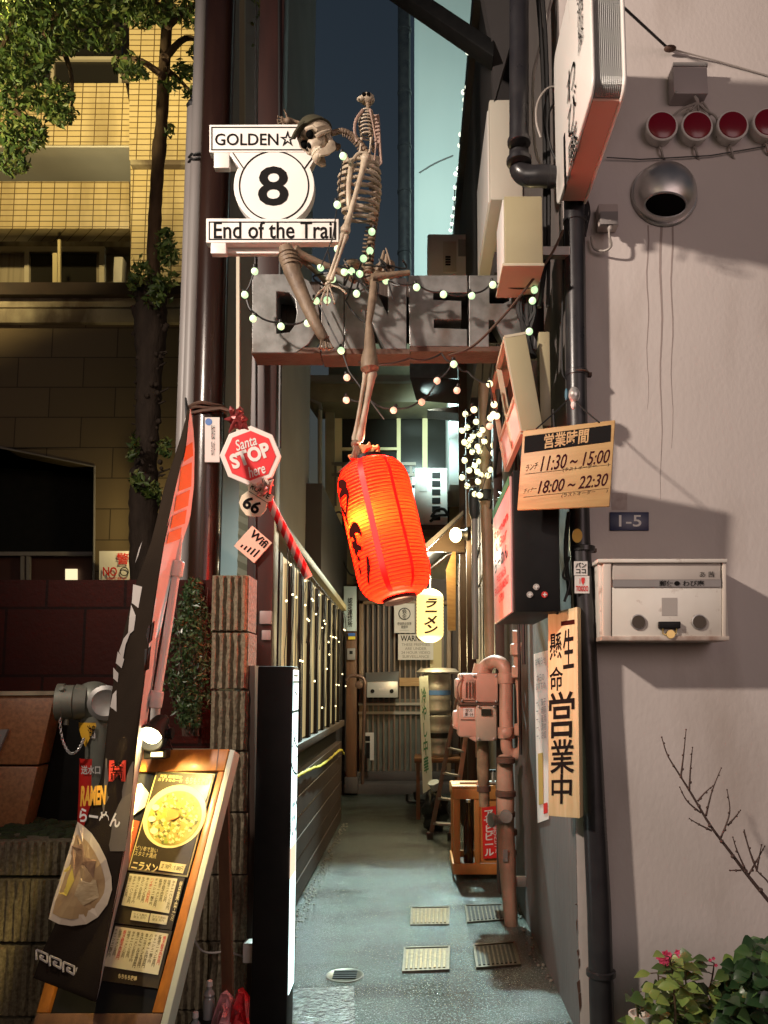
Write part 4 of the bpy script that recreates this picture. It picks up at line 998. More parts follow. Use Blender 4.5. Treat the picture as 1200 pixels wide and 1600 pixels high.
# crate frame
t = T('orange_wooden_crate', 'open orange wooden crate frame with a red beer label on its front', 'crate', G(745,1372))
CD = 6.0
A0, A1 = P(709,1362,CD), P(788,1358,CD); zt = P(709,1232,CD).z; zb = .05
W = A1.x-A0.x; d = .46
def post(x0,x1,y0,y1,z0,z1,name): MB().box((x0,y0,z0),(x1,y1,z1)).build(name, crateor, t, bevel=.004)
x0, x1 = A0.x, A1.x
for (xa,xb) in ((x0,x0+.05),(x1-.05,x1),(x0+.16,x0+.20)): post(xa,xb,CD,CD+.05,zb,zt,'upright')
for (xa,xb) in ((x0,x0+.05),(x1-.05,x1)): post(xa,xb,CD+d-.05,CD+d,zb,zt,'upright')
for z in (zb,zt-.08): post(x0-.004,x1+.004,CD-.012,CD+.004,z,z+.08,'front_rail')
for z in (zb,zt-.08):
    post(x0-.01,x0+.006,CD+.004,CD+d,z,z+.08,'side_rail'); post(x1-.006,x1+.01,CD+.004,CD+d,z,z+.08,'side_rail')
for z in (zb,zt-.08): post(x0,x1,CD+d-.004,CD+d+.012,z,z+.08,'rear_rail')
MB().box((x0+.20,CD+.012,zb+.08),(x1-.05,CD+.03,zt-.08)).build('front_board', crateor, t)
MB().box((x0-.01,CD-.012,zt),(x1+.01,CD+.10,zt+.02)).build('lid_slat', crateor, t, bevel=.003)
MB().box((x0-.01,CD+.22,zt),(x1+.01,CD+.32,zt+.02)).build('lid_slat', crateor, t, bevel=.003)
MB().box((x0-.01,CD+.12,zt),(x0+.06,CD+.21,zt+.02)).build('lid_slat', wood, t, bevel=.003)
MB().box((x0+.02,CD+.02,zb+.01),(x1-.02,CD+d-.02,zb+.03)).build('base_board', darkwood, t)
lb = [P(753,1262,CD-.016),P(787,1258,CD-.016),P(787,1340,CD-.016),P(755,1342,CD-.016)]
MB().prism(lb,(0,.012,0)).build('beer_label', redink, t)
text('ア\nサ\nヒ\nビ\nー\nル', [lb[0].lerp(lb[1],.08).lerp(lb[3],.06),lb[0].lerp(lb[1],.55).lerp(lb[3],.06),lb[3].lerp(lb[2],.55).lerp(lb[0],.05),lb[3].lerp(lb[2],.08).lerp(lb[0],.05)], whitep, t, .03, line=.9)
text('樽\n生\nび\nん\nビ\nー\nル', [lb[0].lerp(lb[1],.64).lerp(lb[3],.3),lb[0].lerp(lb[1],.9).lerp(lb[3],.3),lb[3].lerp(lb[2],.9).lerp(lb[0],.1),lb[3].lerp(lb[2],.64).lerp(lb[0],.1)], whitep, t, .01, line=.9)
t = T('tap_fitting', 'small metal tap lying on top of the orange crate', 'tap', P(755,1230,6.1))
mb = MB(); z = zt+.035; mb.tube([V((x0+.24,CD+.06,z)),V((x0+.40,CD+.06,z))], .016, 10); mb.tube([V((x0+.31,CD+.06,z)),V((x0+.31,CD+.06,z+.09))], .012, 8); mb.build('pipe', steel, t)
MB().lathe((x0+.22,CD+.06,z-.01),(-.3,-1,0),[(0,.035),(.03,.035),(.04,.02)],14).build('round_end', salmon, t)
MB().tube([V((x0+.27,CD+.06,z+.09)),V((x0+.35,CD+.06,z+.09))], .012, 8).build('lever', blackm, t)
t = T('brown_bottle', 'dark bottle standing inside the orange crate', 'bottle', (x0+.16,CD+.25,.08))
MB().lathe((x0+.13,CD+.25,.083),(0,0,1),[(0,.04),(.24,.042),(.32,.03),(.40,.015),(.46,.016)],18).build('glass', mat('brown_bottle_glass',(.03,.012,.006),.1), t)
MB().lathe((x0+.13,CD+.25,.545),(0,0,1),[(0,.018),(.02,.018)],14).build('cap', chrome, t)

# stepladder
t = T('stepladder', 'brown metal stepladder leaning by the gas meter', 'ladder', G(690,1310))
f1, f2 = G(672,1312), G(704,1313); t1, t2 = P(722,1052,7.35), P(742,1060,7.2)
g1, g2 = G(706,1290), G(740,1290)
ladm = mat('ladder_brown',(.22,.14,.11),.45,col2=(.12,.07,.05),nscale=6,namt=.6,metal=.2)
def rail(a,b,w,name,m):
    mb = MB(); u = V((w,0,0)); v = V((0,.02,0)); 
    mb.prism([a-u,a+u,b+u*.8,b-u*.8], V((0,.03,0))); mb.build(name, m, t, bevel=.003)
rail(f1,t1,.022,'side_rail',ladm); rail(f2,t2,.024,'side_rail',salmon)
rail(g2+V((.02,-.3,0)),t2+V((.02,.05,0)),.018,'rear_leg',salmon)
for k in range(6):
    u = (k+.6)/6.6; a = f1.lerp(t1,u); b = f2.lerp(t2,u); mb = MB(); mb.prism([a+V((0,-.02,0)),b+V((0,-.02,0)),b+V((0,.06,0)),a+V((0,.06,0))],(0,0,.02)); mb.build('step', steel, t, bevel=.003)
for f in (f1,f2): MB().box(f-V((.03,.03,.0)), f+V((.03,.04,.07))).build('foot', blackrub, t, bevel=.006)

# kegs on a shelf
def keg(px, y0, y1, D, label):
    a, b = P(px,y1,D), P(px,y0,D); h = b.z-a.z; r = (P(px+21,y0,D)-P(px,y0,D)).length
    t = T('steel_keg', label, 'keg', a, 'steel kegs stacked by the door')
    prof = [(0,r*.9),(.02,r),(h*.12,r),(h*.2,r*.93),(h*.33,r*.97),(h*.38,r*1.0),(h*.43,r*.97),(h*.6,r*.97),(h*.64,r),(h*.69,r*.97),(h*.82,r*.93),(h*.9,r),(h-.01,r),(h,r*.9),(h-.03,r*.86),(h-.05,0.01)]
    MB().lathe(a,(0,0,1),prof,32).build('barrel', steel, t)
    MB().lathe(a+V((0,0,h*.46)),(0,0,1),[(0,r*.985),(h*.12,r*.985)],32,cap=False).build('band', mat('keg_band_blue',(.05,.12,.3),.4) if y0 < 1100 else blackm, t)
keg(684,1052,1115,8.7,'upper steel keg with a blue band on the stack by the door')
keg(685,1117,1182,8.7,'lower steel keg with a black band at the bottom of the stack')
t = T('keg_shelf', 'low wooden shelf carrying the steel kegs', 'shelf', G(685,1270))
a = P(684,1182,8.7)
MB().box((a.x-.26,8.5,a.z-.05),(a.x+.25,9.0,a.z)).build('board', brownwood, t, bevel=.005)
for sx in (-.24,.2):
    for yy in (8.52,8.92): MB().box((a.x+sx,yy,.014),(a.x+sx+.04,yy+.04,a.z-.05)).build('leg', brownwood, t)
t = T('steel_basin', 'upturned shallow steel basin on top of the keg stack', 'basin', P(684,1052,8.7))
b = P(684,1052,8.7); MB().lathe(b,(0,0,1),[(0,.24),(.012,.245),(.05,.2),(.06,.1),(.062,.002)],32).build('bowl', chrome, t)
t = T('leaning_sign_board', 'narrow pale signboard with green lettering leaning by the kegs', 'sign', G(662,1262))
q = [P(655,1058,8.35),P(669,1056,8.35),P(676,1232,8.1),P(661,1240,8.1)]
MB().slab(q,.02).build('board', mat('pale_green_board',(.48,.52,.46),.5), t)
text('冷\nや\nし\n中\n華', [q[0].lerp(q[1],.2).lerp(q[3],.1),q[0].lerp(q[1],.8).lerp(q[3],.1),q[3].lerp(q[2],.8).lerp(q[0],.15),q[3].lerp(q[2],.2).lerp(q[0],.15)], mat('green_ink',(.03,.16,.07),.5), t, .02, lift=.024)
t = T('black_rubbish_bag', 'shiny black rubbish bag slumped below the keg shelf', 'bag', G(678,1262))
mb = MB(); c = P(680,1215,7.9)
mb.ball((c.x,c.z and 7.9,.20),(.13,.14,.22),20,14)
for i,p in enumerate(mb.v): mb.v[i] = p + V((.02*math.sin(p.z*37+p.y*21), .02*math.sin(p.x*43+p.z*17), .012*math.sin(p.x*31+p.y*37)))
mb.v = [V((p.x,p.y,max(.016,p.z))) for p in mb.v]
bagm = mat('black_film',(.012,.012,.014),.18)
mb.build('film', bagm, t)
mb = MB(); mb.tube([V((c.x,7.85,.42)),V((c.x-.02,7.82,.50))],[.03,.06],8); mb.build('knot', mat('pale_film',(.45,.5,.52),.3), t)
t = T('black_doorstop', 'black curved iron foot scraper on the wet alley floor', 'scraper', G(652,1256))
mb = MB(); g = G(636,1256); h = G(676,1257)
mb.tube([g+V((0,0,.12)),g+V((.0,0,.04)),g+V((.03,0,.02)),h+V((0,0,.02))], .018, 8); g2_ = G(648,1254); mb.tube([g2_+V((0,0,.13)),g2_+V((.01,0,.05)),g2_+V((.05,0,.025)),h+V((0,.05,.025))], .022, 8); mb.build('bar', blackm, t)
MB().box(g+V((-.01,-.02,.012)), h+V((.02,.06,.022))).build('base', blackrub, t)

# ------------------------------------------------------------------ letter sign over the alley
LDp = 3.52
t = T('steel_letter_sign', 'row of grey steel box letters reading DINER across the alley mouth', 'sign', P(620,552,LDp))
def letter(polys, D=LDp, th=.13): mb = MB(); mb.add(*outline(polys, D, th, .003)); mb.build('letter', lettersteel, t, smooth=True, ang=25)
letter([[(394,428),(462,428),(482,438),(495,462),(499,490),(495,516),(482,537),(462,551),(394,551)],[(432,455),(452,457),(461,468),(464,488),(461,508),(452,519),(432,521)]])
letter([[(502,428),(537,428),(537,548),(502,548)]])
letter([[(538,428),(575,428),(606,492),(606,434),(635,434),(635,545),(602,545),(571,484),(571,545),(538,545)]])
letter([[(638,430),(730,430),(730,457),(677,457),(677,468),(721,470),(721,499),(678,499),(678,512),(730,514),(730,541),(640,541)]])
letter([[(733,430),(800,430),(826,440),(836,462),(830,482),(812,492),(832,520),(846,546),(800,546),(772,500),(764,500),(764,542),(733,542)],[(765,450),(790,450),(798,458),(796,470),(786,474),(765,474)]])
mb = MB()
for (x0,y0,x1,y1) in ((393,543,500,552),(502,548,540,555),(540,545,640,553),(640,541,785,549)): mb.prism(Q(x0,y0,x1,y1,LDp+.004),(0,.14,0))
mb.build('base_bar', rust, t)
mb = MB()
for x in (440,560,690,800): mb.prism(Q(x,450,x+7,545,LDp+.15),(0,.02,0))
mb.prism(Q(400,440,850,536,LDp+.16),(0,.01,0)); mb.prism(Q(393,520,850,528,LDp+.175),(0,.02,0)); build_each(mb, 'rear_bracket_and_backing', darkwood, t)  # brackets, plus a dark sheet added to blacken the letter gaps

# route sign
GD = 3.45
t = T('route_sign', 'white route sign with a big black 8 reading End of the Trail', 'sign', P(430,378,GD))
def board(polys, name, m, D, th): mb = MB(); mb.add(*outline(polys, D, th, .002)); return mb.build(name, m, t, smooth=False)
top = [(327,195),(505,194),(505,237),(327,238)]; low = [(322,341),(529,342),(529,378),(322,379)]
board([[(356,238),(498,237),(484,262)]+[(428+63*math.cos(a),290+62*math.sin(a)) for a in [R(-25+i*230/30) for i in range(31)]]+[(374,262)]],'round_board',whitesign,GD+.004,.05)
board([top],'upper_board',whitesign,GD,.045); board([low],'lower_board',whitesign,GD,.045)
def ring(x0,y0,x1,y1,i,w): return [[(x0+i,y0+i),(x1-i,y0+i),(x1-i,y1-i),(x0+i,y1-i)],[(x0+i+w,y0+i+w),(x1-i-w,y0+i+w),(x1-i-w,y1-i-w),(x0+i+w,y1-i-w)]]
mb = MB()
mb.add(*outline(ring(327,195,505,237.5,3,1.5), GD-.0025,.0024)); mb.add(*outline(ring(322,342,529,378.5,4,1.5), GD-.0025,.0024)); mb.build('border', blackink, t, smooth=False)
mb = MB(); mb.add(*outline([circle(428,290,55,60),circle(428,290,53,60)], GD+.0015,.0024))
for (a,b) in (((364,239),(381,264)),((493,239),(475,264))): mb.tube([P(*a,GD+.002),P(*b,GD+.002)], .0028, 4)
mb.build('circle_line', blackink, t, smooth=False)
text('GOLDEN☆', Q(336,204,462,229,GD), blackink, t, .012, lift=.002)
text('8', Q(403,260,451,322,GD+.004), blackink, t, .018, lift=.002)
text('End of the Trail', Q(334,346,525,373,GD), blackink, t, .012, lift=.002)
mb = MB()
for (x0,y0,x1,y1) in ((334,238,372,262),(329,379,440,396)): 
    mb.prism(Q(x0,y0,x0+24,y1,GD+.0),(0,.035,0)); mb.prism(Q(x0+24,y0,x1,y1,GD+.05),(0,.03,0))
build_each(mb, 'bracket', whitep, t, bevel=.003)

# santa stop sign on candy cane
ED = 3.32
t = T('santa_stop_sign', 'red octagonal Santa STOP here sign on a striped candy cane stick', 'sign', P(440,900,ED))
oc = [(391+48*math.cos(R(a)),712+47*math.sin(R(a))) for a in [-89+45*i for i in range(8)]]
oc2 = [(391+40*math.cos(R(a)),712+39*math.sin(R(a))) for a in [-89+45*i for i in range(8)]]
mb = MB(); mb.add(*outline([oc],ED,.014,.002)); mb.build('border_board', mat('white_board',(.74,.66,.6),.4), t, smooth=False)
mb = MB(); mb.add(*outline([oc2],ED-.003,.003)); mb.build('red_face', redpaint, t, smooth=False)
def rq(cx,cy,w,h,ang,D):
    c,s = math.cos(R(ang)),math.sin(R(ang)); return [P(cx+x*c-y*s, cy+x*s+y*c, D) for x,y in ((-w/2,-h/2),(w/2,-h/2),(w/2,h/2),(-w/2,h/2))]
text('Santa', rq(384,692,34,17,-18,ED-.003), whitep, t, .012, shear=.25)
text('STOP', rq(391,712,64,24,-20,ED-.003), whitep, t, .045)
text('here', rq(401,735,27,17,-18,ED-.003), whitep, t, .012, shear=.25)
mb = MB(); A, B = P(405,752,ED+.02), P(482,902,ED+.02); mb.tube([A,B], .019, 14); mb.build('stick', mat('candy_white',(.74,.6,.55),.3), t)
mb = MB(); ax = (B-A).normalized(); u = ax.orthogonal().normalized(); w = ax.cross(u); L = (B-A).length; n = 6
for k in range(n):
    vs=[]; fs=[]; h0 = L*(.20+.80*k/n); 
    for j in range(17):
        a = 2*math.pi*j/16; hh = h0 + .024*math.sin(a+1.2); r = .0195
        for dh in (0,.032): vs.append(A+ax*min(L,hh+dh)+(u*math.cos(a)+w*math.sin(a))*r)
    for j in range(16): fs.append((2*j,2*j+1,2*j+3,2*j+2))
    mb.add(vs,fs)
build_each(mb, 'red_stripe', redpaint, t)
mb = MB()
for k in range(16):
    a = random.uniform(0,6.28); c = P(412+random.uniform(-10,12),757+random.uniform(-10,14),ED-.02); mb.tube([c, c+V((.035*math.cos(a),-.02,.035*math.sin(a)))],[.007,.003],6)
mb.build('foil_ribbon', mat('pale_foil',(.6,.45,.38),.3,metal=.5), t)
mb = MB()
for k in range(22):
    a = random.uniform(-2.6,3.4); c = P(370+random.uniform(-6,8),660+random.uniform(-6,8),ED+.02); e = c+V((.05*math.cos(a),random.uniform(-.03,.0),.05*math.sin(a))); mb.tube([c, c.lerp(e,.5)+V((0,-.012,.01)), e],[.012,.014,.003],6)
mb.tube([P(378,668,ED-.005),P(372,655,ED),P(380,640,ED+.1),P(374,636,3.63)],.004,5)
mb.build('red_bow', mat('dark_red_bow',(.2,.025,.025),.4,metal=.2), t)

t = T('route_shield', 'small cream ROUTE 66 shield hanging under the stop sign', 'sign', P(396,812,ED-.01))
c,s = math.cos(R(32)),math.sin(R(32))
sh = [(-21,-23),(21,-23),(22,-14),(17,-9),(22,3),(20,15),(11,22),(0,26),(-11,22),(-20,15),(-22,3),(-17,-9),(-22,-14)]
mb = MB(); mb.add(*outline([[(398+x*c-y*s,783+x*s+y*c) for x,y in sh]],ED-.012,.006,.001)); mb.build('shield', mat('cream_enamel',(.72,.62,.45),.4), t, smooth=False)
text('66', rq(394,789,28,21,30,ED-.012), blackink, t, .03)
text('ROUTE', rq(407,768,33,9,32,ED-.012), blackink, t, .02)
mb = MB(); mb.tube([P(389,767.5,ED-.0135),P(420,787,ED-.0135)],.0016,4); mb.build('line', blackink, t)
t = T('wifi_sign', 'small pale diamond Wifi sign with signal bars', 'sign', P(395,880,ED+.3))
WD = 4.17
mb = MB(); mb.add(*outline([[(394,821),(425,848),(397,880),(365,853)]],WD,.012,.002)); mb.build('board', mat('pale_peach_board',(.70,.50,.38),.45), t, smooth=False)
text('Wifi', rq(405,842,32,13,42,WD), blackink, t, .03)
mb = MB()
for k in range(5):
    bx,by = 376+5*k, 855+3.8*k; hgt = 5+2.4*k; dx,dy = .67,-.74
    a,b = (bx,by),(bx+dx*hgt,by+dy*hgt); px_,py_ = 1.3*.74,1.3*.67
    mb.prism([P(a[0]-px_,a[1]-py_,WD-.002),P(b[0]-px_,b[1]-py_,WD-.002),P(b[0]+px_,b[1]+py_,WD-.002),P(a[0]+px_,a[1]+py_,WD-.002)],(0,.0018,0))
build_each(mb, 'signal_bar', blackink, t)

# ------------------------------------------------------------------ skeleton
SK = 3.40
def bonelimb(mb, a, b, r, k1=1.9, k2=1.8):
    a, b = V(a), V(b); pr = [0,.02,.06,.12,.25,.5,.75,.88,.94,.98,1]; rr = [.4,k1*.85,k1,1.25,1,.9,1,1.25,k2,k2*.85,.4]
    mb.tube([a.lerp(b,u) for u in pr], [r*x for x in rr], 12)
t = T('skeleton', 'life size skeleton in a dark cap seated on the steel letters above the red lantern', 'skeleton', P(565,430,SK))
# skull: local frame
sc_ = P(497,216,SK); px1 = SK/1200
up = V((-.50,-.10,.72)).normalized(); fw = V((-.62,-.62,-.48)); fw = (fw-up*fw.dot(up)).normalized(); sd = up.cross(fw)
def sk(f,s,u): return sc_ + (fw*f + sd*s + up*u)
bm_ = MB(); bm_.ball((0,0,0), 1.0, 28, 20); vv = []
for p in bm_.v:
    f,s,u = p.x*.092, p.y*.070, p.z*.080
    if u < -.02 : f *= .82; s *= .85
    if f > .05 and -.03 < u < .02: f -= .008
    if f > .03 and u < -.03: f += .014; s *= .72
    vv.append(sk(f,s,u+.018))
mb = MB(); mb.add(vv, bm_.f)
mj = MB(); mj.ball((0,0,0),1.0,20,12)     # upper jaw and cheeks
mb.add([sk(p.x*.046+.046,p.y*(.047-.010*p.x),p.z*.042-.040) for p in mj.v], mj.f)
mb.add([sk(p.x*.030+.062,p.y*.030,p.z*.026-.068) for p in mj.v], mj.f)
for s in (-1,1): mb.tube([sk(.066,s*.040,-.030),sk(.045,s*.056,-.028),sk(.01,s*.066,-.025),sk(-.02,s*.062,-.02)], [.013,.011,.008,.008], 8)
for s in (-1,1): mb.tube([sk(.083,s*.008,.018),sk(.084,s*.03,.022),sk(.066,s*.056,.012),sk(.055,s*.058,-.012)], [.011,.012,.010,.008], 8)
mb.build('skull', bone, t)
mb = MB()
jawpl = [(-.018,-.022),(.008,-.022),(.016,-.066),(.050,-.084),(.094,-.086),(.098,-.116),(.055,-.124),(.006,-.112),(-.016,-.078)]
for s in (-1,1):
    sv = lambda f: s*(.056-.34*max(0,f-.01))
    vs = [sk(f,sv(f),u_) for f,u_ in jawpl]+[sk(f,sv(f)-s*.013,u_) for f,u_ in jawpl]; n=len(jawpl)
    mb.add(vs,[list(range(n)),list(range(2*n-1,n-1,-1))]+[(i_,(i_+1)%n,(i_+1)%n+n,i_+n) for i_ in range(n)])
cb_ = MB(); cb_.ball((0,0,0),1,14,10); mb.add([sk(p.x*.016+.090,p.y*.030,p.z*.018-.101) for p in cb_.v], cb_.f)
mb.build('jaw', bone, t, bevel=.003)
mb = MB()
for k in range(9):
    a = R(-64+16*k); 
    for (uu,dd) in ((-.078,.0),(-.090,.0)): mb.ball(sk(.058+.038*math.cos(a),.032*math.sin(a),uu),(.0062,.0062,.0085),8,6)
build_each(mb, 'teeth', mat('teeth',(.62,.55,.42),.4), t)
mb = MB()
for s in (-1,1):
    e = MB(); e.ball((0,0,0),1,14,10); mb.add([sk(p.x*.016+.078,p.y*.019+s*.029,p.z*.019-.004) for p in e.v], e.f)
build_each(mb, 'eye_socket', socket, t)
mb = MB(); e = MB(); e.ball((0,0,0),1,12,8); mb.add([sk(p.x*.012+.090,p.y*.011,p.z*.015-.036) for p in e.v], e.f); mb.build('nose_opening', socket, t)
c_ = MB(); c_.ball((0,0,0),1,28,20); vs = []
for p in c_.v:
    f,s,u = p.x*.100,p.y*.078,p.z*.088
    if u < .024+.18*f*0: u = .024 + (u-.024)*.12
    vs.append(sk(f-.002,s,u+.020+ (.012 if f < 0 and u<.03 else 0)*0 - .35*max(0,-f)*.6))
mb = MB(); mb.add(vs, c_.f)
br = [(.085,-.05,.045),(.125,-.035,.034),(.135,0,.030),(.125,.035,.034),(.085,.05,.045)]
mb.prism([sk(*b) for b in br], up*.008); mb.build('cap', mat('dark_olive_cap',(.045,.04,.018),.85,col2=(.025,.022,.012),nscale=9,namt=.6,bump=.2,bscale=120), t, ang=60)
# neck and spine
spine = smoothpath([P(520,208,SK+.02),P(535,205,SK+.03),P(552,213,SK+.05),P(566,228,SK+.06),P(578,250,SK+.08),P(586,285,SK+.09),P(588,320,SK+.09),P(584,350,SK+.08),P(580,375,SK+.06),P(578,400,SK+.06),P(576,425,SK+.06)],4)
mb = MB()
for i in range(0,len(spine),1):
    d = (spine[min(i+1,len(spine)-1)]-spine[max(i-1,0)]).normalized(); r = .013 + .0085*i/len(spine)
    mb.lathe(spine[i]-d*.009, d, [(0,r*.7),(.004,r),(.013,r),(.017,r*.7)], 12)
    back = d.cross(V((0,-1,0))).normalized()
    if i > 3: mb.tube([spine[i], spine[i]+back*(r*1.9)], [.007,.004], 6)
mb.build('spine', bonedark, t)
# ribs
mb = MB()
top_c, bot_c = P(560,252,SK), P(562,338,SK)
for k in range(9):
    u = k/8; cx = 561+ (2 if k<2 else 0); yy = 250+u*84; w = (20+14*math.sin(math.pi*min(1,u*.75+.18)))*px1; dp = .095*(.6+.4*math.sin(math.pi*min(1,u*.8+.15)))
    c = P(cx,yy,SK+.03)
    for s in (-1,1):
        q = []
        for j in range(13):
            a = math.pi*j/12; 
            x = .018 + s*w*math.sin(a)*1.0 - .030*(1-math.cos(a))/2; y = -dp*-math.cos(a) ; 
            q.append(c + V((x, y*1.0, -.052*(1-math.cos(a))/2*(1 if s<0 else .9))))
        mb.tube(q, [.0072+.002*math.sin(math.pi*j/12) for j in range(13)], 7)
mb.build('ribs', bone, t)
mb = MB(); mb.tube(smoothpath([P(549,258,SK-.06),P(545,285,SK-.075),P(545,318,SK-.075),P(548,330,SK-.06)],4), [.012]*13, 8); mb.build('breastbone', bone, t)
mb = MB()
mb.tube(smoothpath([P(549,254,SK-.06),P(560,240,SK-.04),P(574,240,SK-.03)],4), .008, 8); mb.tube(smoothpath([P(545,254,SK-.06),P(540,242,SK+.02),P(536,240,SK+.08)],4), .008, 8); mb.build('collarbone', bone, t)
mb = MB(); mb.prism([P(574,240,SK+.02),P(594,244,SK+.06),P(588,286,SK+.07),P(579,268,SK+.04)],(0,.010,0)); mb.prism([P(588,262,SK+.09),P(593,262,SK+.1),P(594,315,SK+.1),P(589,318,SK+.1)],(0,.012,0)); mb.build('shoulder_blade', bone, t, bevel=.003)
# near arm
mb = MB(); bonelimb(mb, P(572,246,SK-.06), P(538,366,SK-.12), .0125, 1.6, 1.9); mb.ball(P(572,248,SK-.06),.026,12,8); mb.build('upper_arm', bone, t)
mb = MB(); bonelimb(mb, P(537,364,SK-.12), P(512,440,SK-.10), .0075, 1.9,1.6); bonelimb(mb, P(542,366,SK-.12), P(517,440,SK-.11), .007, 1.8,1.6); mb.build('forearm', bone, t)
def skhand(root, dirs, mbx, r=.006):
    for d, L in dirs:
        d = V(d).normalized(); a = root + d*.02
        p1 = a+d*.045; p2 = p1+(d+V((0,0,-.3))).normalized()*.032; p3 = p2+(d+V((0,0,-.7))).normalized()*.024*L
        for (x,y) in ((a,p1),(p1,p2),(p2,p3)): bonelimb(mbx, x, y, r*.62, 1.5, 1.5)
mb = MB(); root = P(513,444,SK-.10)
for k in range(5): mb.ball(root+V((random.uniform(-.015,.015),random.uniform(-.01,.01),random.uniform(-.01,.012))), .010, 8, 6)
skhand(root,[((-.5,-.2,-.6),1),((-.25,-.3,-.8),1.1),((.0,-.3,-.8),1.1),((.25,-.25,-.7),.9),((.6,-.3,-.35),.8)],mb); mb.build('hand', bone, t)
# far arm resting on the route sign
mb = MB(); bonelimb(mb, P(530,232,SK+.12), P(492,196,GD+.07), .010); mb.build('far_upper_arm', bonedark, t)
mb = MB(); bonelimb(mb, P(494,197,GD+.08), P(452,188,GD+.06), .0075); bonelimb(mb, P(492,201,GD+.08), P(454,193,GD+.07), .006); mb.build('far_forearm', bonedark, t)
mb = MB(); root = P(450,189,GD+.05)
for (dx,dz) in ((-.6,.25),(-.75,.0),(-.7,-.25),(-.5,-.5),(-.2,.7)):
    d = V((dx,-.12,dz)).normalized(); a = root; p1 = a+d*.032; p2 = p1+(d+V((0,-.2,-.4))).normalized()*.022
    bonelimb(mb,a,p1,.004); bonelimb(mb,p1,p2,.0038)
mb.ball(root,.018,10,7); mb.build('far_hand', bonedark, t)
# pelvis
mb = MB(); pc = P(578,428,SK+.05)
for s in (-1,1):
    mb.tube(smoothpath([pc+V((s*.02,.03,.03)),pc+V((s*.07,.02,.06)),pc+V((s*.10,-.03,.02)),pc+V((s*.08,-.05,-.03)),pc+V((s*.03,-.07,-.04))],4), [.02]*4+[.024]*4+[.02]*4+[.017]*5, 10)
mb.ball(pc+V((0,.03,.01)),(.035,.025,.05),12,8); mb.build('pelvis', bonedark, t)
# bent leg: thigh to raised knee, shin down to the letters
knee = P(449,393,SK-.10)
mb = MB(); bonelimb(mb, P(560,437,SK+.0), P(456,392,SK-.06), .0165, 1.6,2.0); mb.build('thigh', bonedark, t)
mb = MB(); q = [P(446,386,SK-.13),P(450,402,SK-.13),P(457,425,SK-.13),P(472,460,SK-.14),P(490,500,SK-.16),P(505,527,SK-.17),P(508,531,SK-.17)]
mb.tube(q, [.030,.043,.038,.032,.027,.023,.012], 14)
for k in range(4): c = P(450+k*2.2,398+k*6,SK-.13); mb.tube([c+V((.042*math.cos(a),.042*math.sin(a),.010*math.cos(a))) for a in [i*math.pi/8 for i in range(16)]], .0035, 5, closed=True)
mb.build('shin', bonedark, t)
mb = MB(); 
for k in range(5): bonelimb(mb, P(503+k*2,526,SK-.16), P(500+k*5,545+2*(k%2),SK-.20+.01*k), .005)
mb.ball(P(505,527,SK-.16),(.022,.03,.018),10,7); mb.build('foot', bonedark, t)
mb = MB(); bonelimb(mb, P(470,404,SK-.02), P(512,442,SK+.0), .012); mb.build('stick_bone', bonedark, t)
# hanging leg through the N
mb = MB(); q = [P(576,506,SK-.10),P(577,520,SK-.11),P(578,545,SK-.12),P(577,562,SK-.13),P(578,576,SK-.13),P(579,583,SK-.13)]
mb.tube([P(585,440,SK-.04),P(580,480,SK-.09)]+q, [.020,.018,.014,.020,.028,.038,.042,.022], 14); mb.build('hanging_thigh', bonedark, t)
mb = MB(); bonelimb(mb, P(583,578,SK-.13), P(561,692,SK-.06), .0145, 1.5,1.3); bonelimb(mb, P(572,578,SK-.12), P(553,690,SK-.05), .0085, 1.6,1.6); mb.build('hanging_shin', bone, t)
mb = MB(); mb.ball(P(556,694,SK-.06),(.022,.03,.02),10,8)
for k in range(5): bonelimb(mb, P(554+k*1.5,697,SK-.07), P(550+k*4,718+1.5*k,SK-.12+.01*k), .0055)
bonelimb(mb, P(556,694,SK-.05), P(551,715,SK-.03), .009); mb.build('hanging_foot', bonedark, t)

# small skeletal bird on the shoulder
t = T('bird_skeleton', 'small bird skeleton perched on the shoulder of the seated skeleton', 'skeleton', P(580,240,SK+.05))
mb = MB(); c = P(574,155,SK+.06); e = MB(); e.ball((0,0,0),1,18,12)
mb.add([c+V((p.x*.036,p.y*.034,p.z*.026)) for p in e.v], e.f)
mb.add([c+V((p.x*.022-.028,p.y*.018-.014,p.z*.012-.012)) for p in e.v], e.f)
mb.tube([c+V((-.03,-.02,-.008)),c+V((-.046,-.028,-.022))],[.010,.003],8)
mb.build('skull', bone, t)
mb = MB()
for dx in (.008,-.014): mb.add([c+V((p.x*.010+dx,p.y*.008-.032,p.z*.010)) for p in e.v], e.f)
build_each(mb, 'eye_socket', socket, t)
mb = MB(); q = smoothpath([P(575,163,SK+.06),P(577,185,SK+.07),P(578,205,SK+.07),P(584,235,SK+.07)],4)
for p in q: mb.ball(p,.011,8,6)
mb.build('spine', bonedark, t)
mb = MB()
for k in range(8):
    cc = P(573,176+k*5.2,SK+.06); w = .034*(.75+.35*math.sin(math.pi*(k+.5)/8))
    mb.tube([cc+V((w*math.cos(a),w*.8*math.sin(a),-.004*math.sin(a))) for a in [i*math.pi/8 for i in range(16)]], .0042, 6, closed=True)
mb.build('ribs', bone, t)
mb = MB(); mb.tube(smoothpath([P(567,172,SK+.03),P(556,188,SK+.03),P(554,205,SK+.04),P(558,222,SK+.05)],4), .0075, 7); bonelimb(mb, P(578,170,SK+.03), P(588,222,SK+.03), .0045); bonelimb(mb, P(588,222,SK+.03), P(584,262,SK+.05), .004)
for k in range(6): mb.tube([P(584+k*1.4,180,SK+.07),P(590+k*1.2,225+k*6,SK+.09),P(592,240+k*4,SK+.09)],[.006,.005,.002],6)
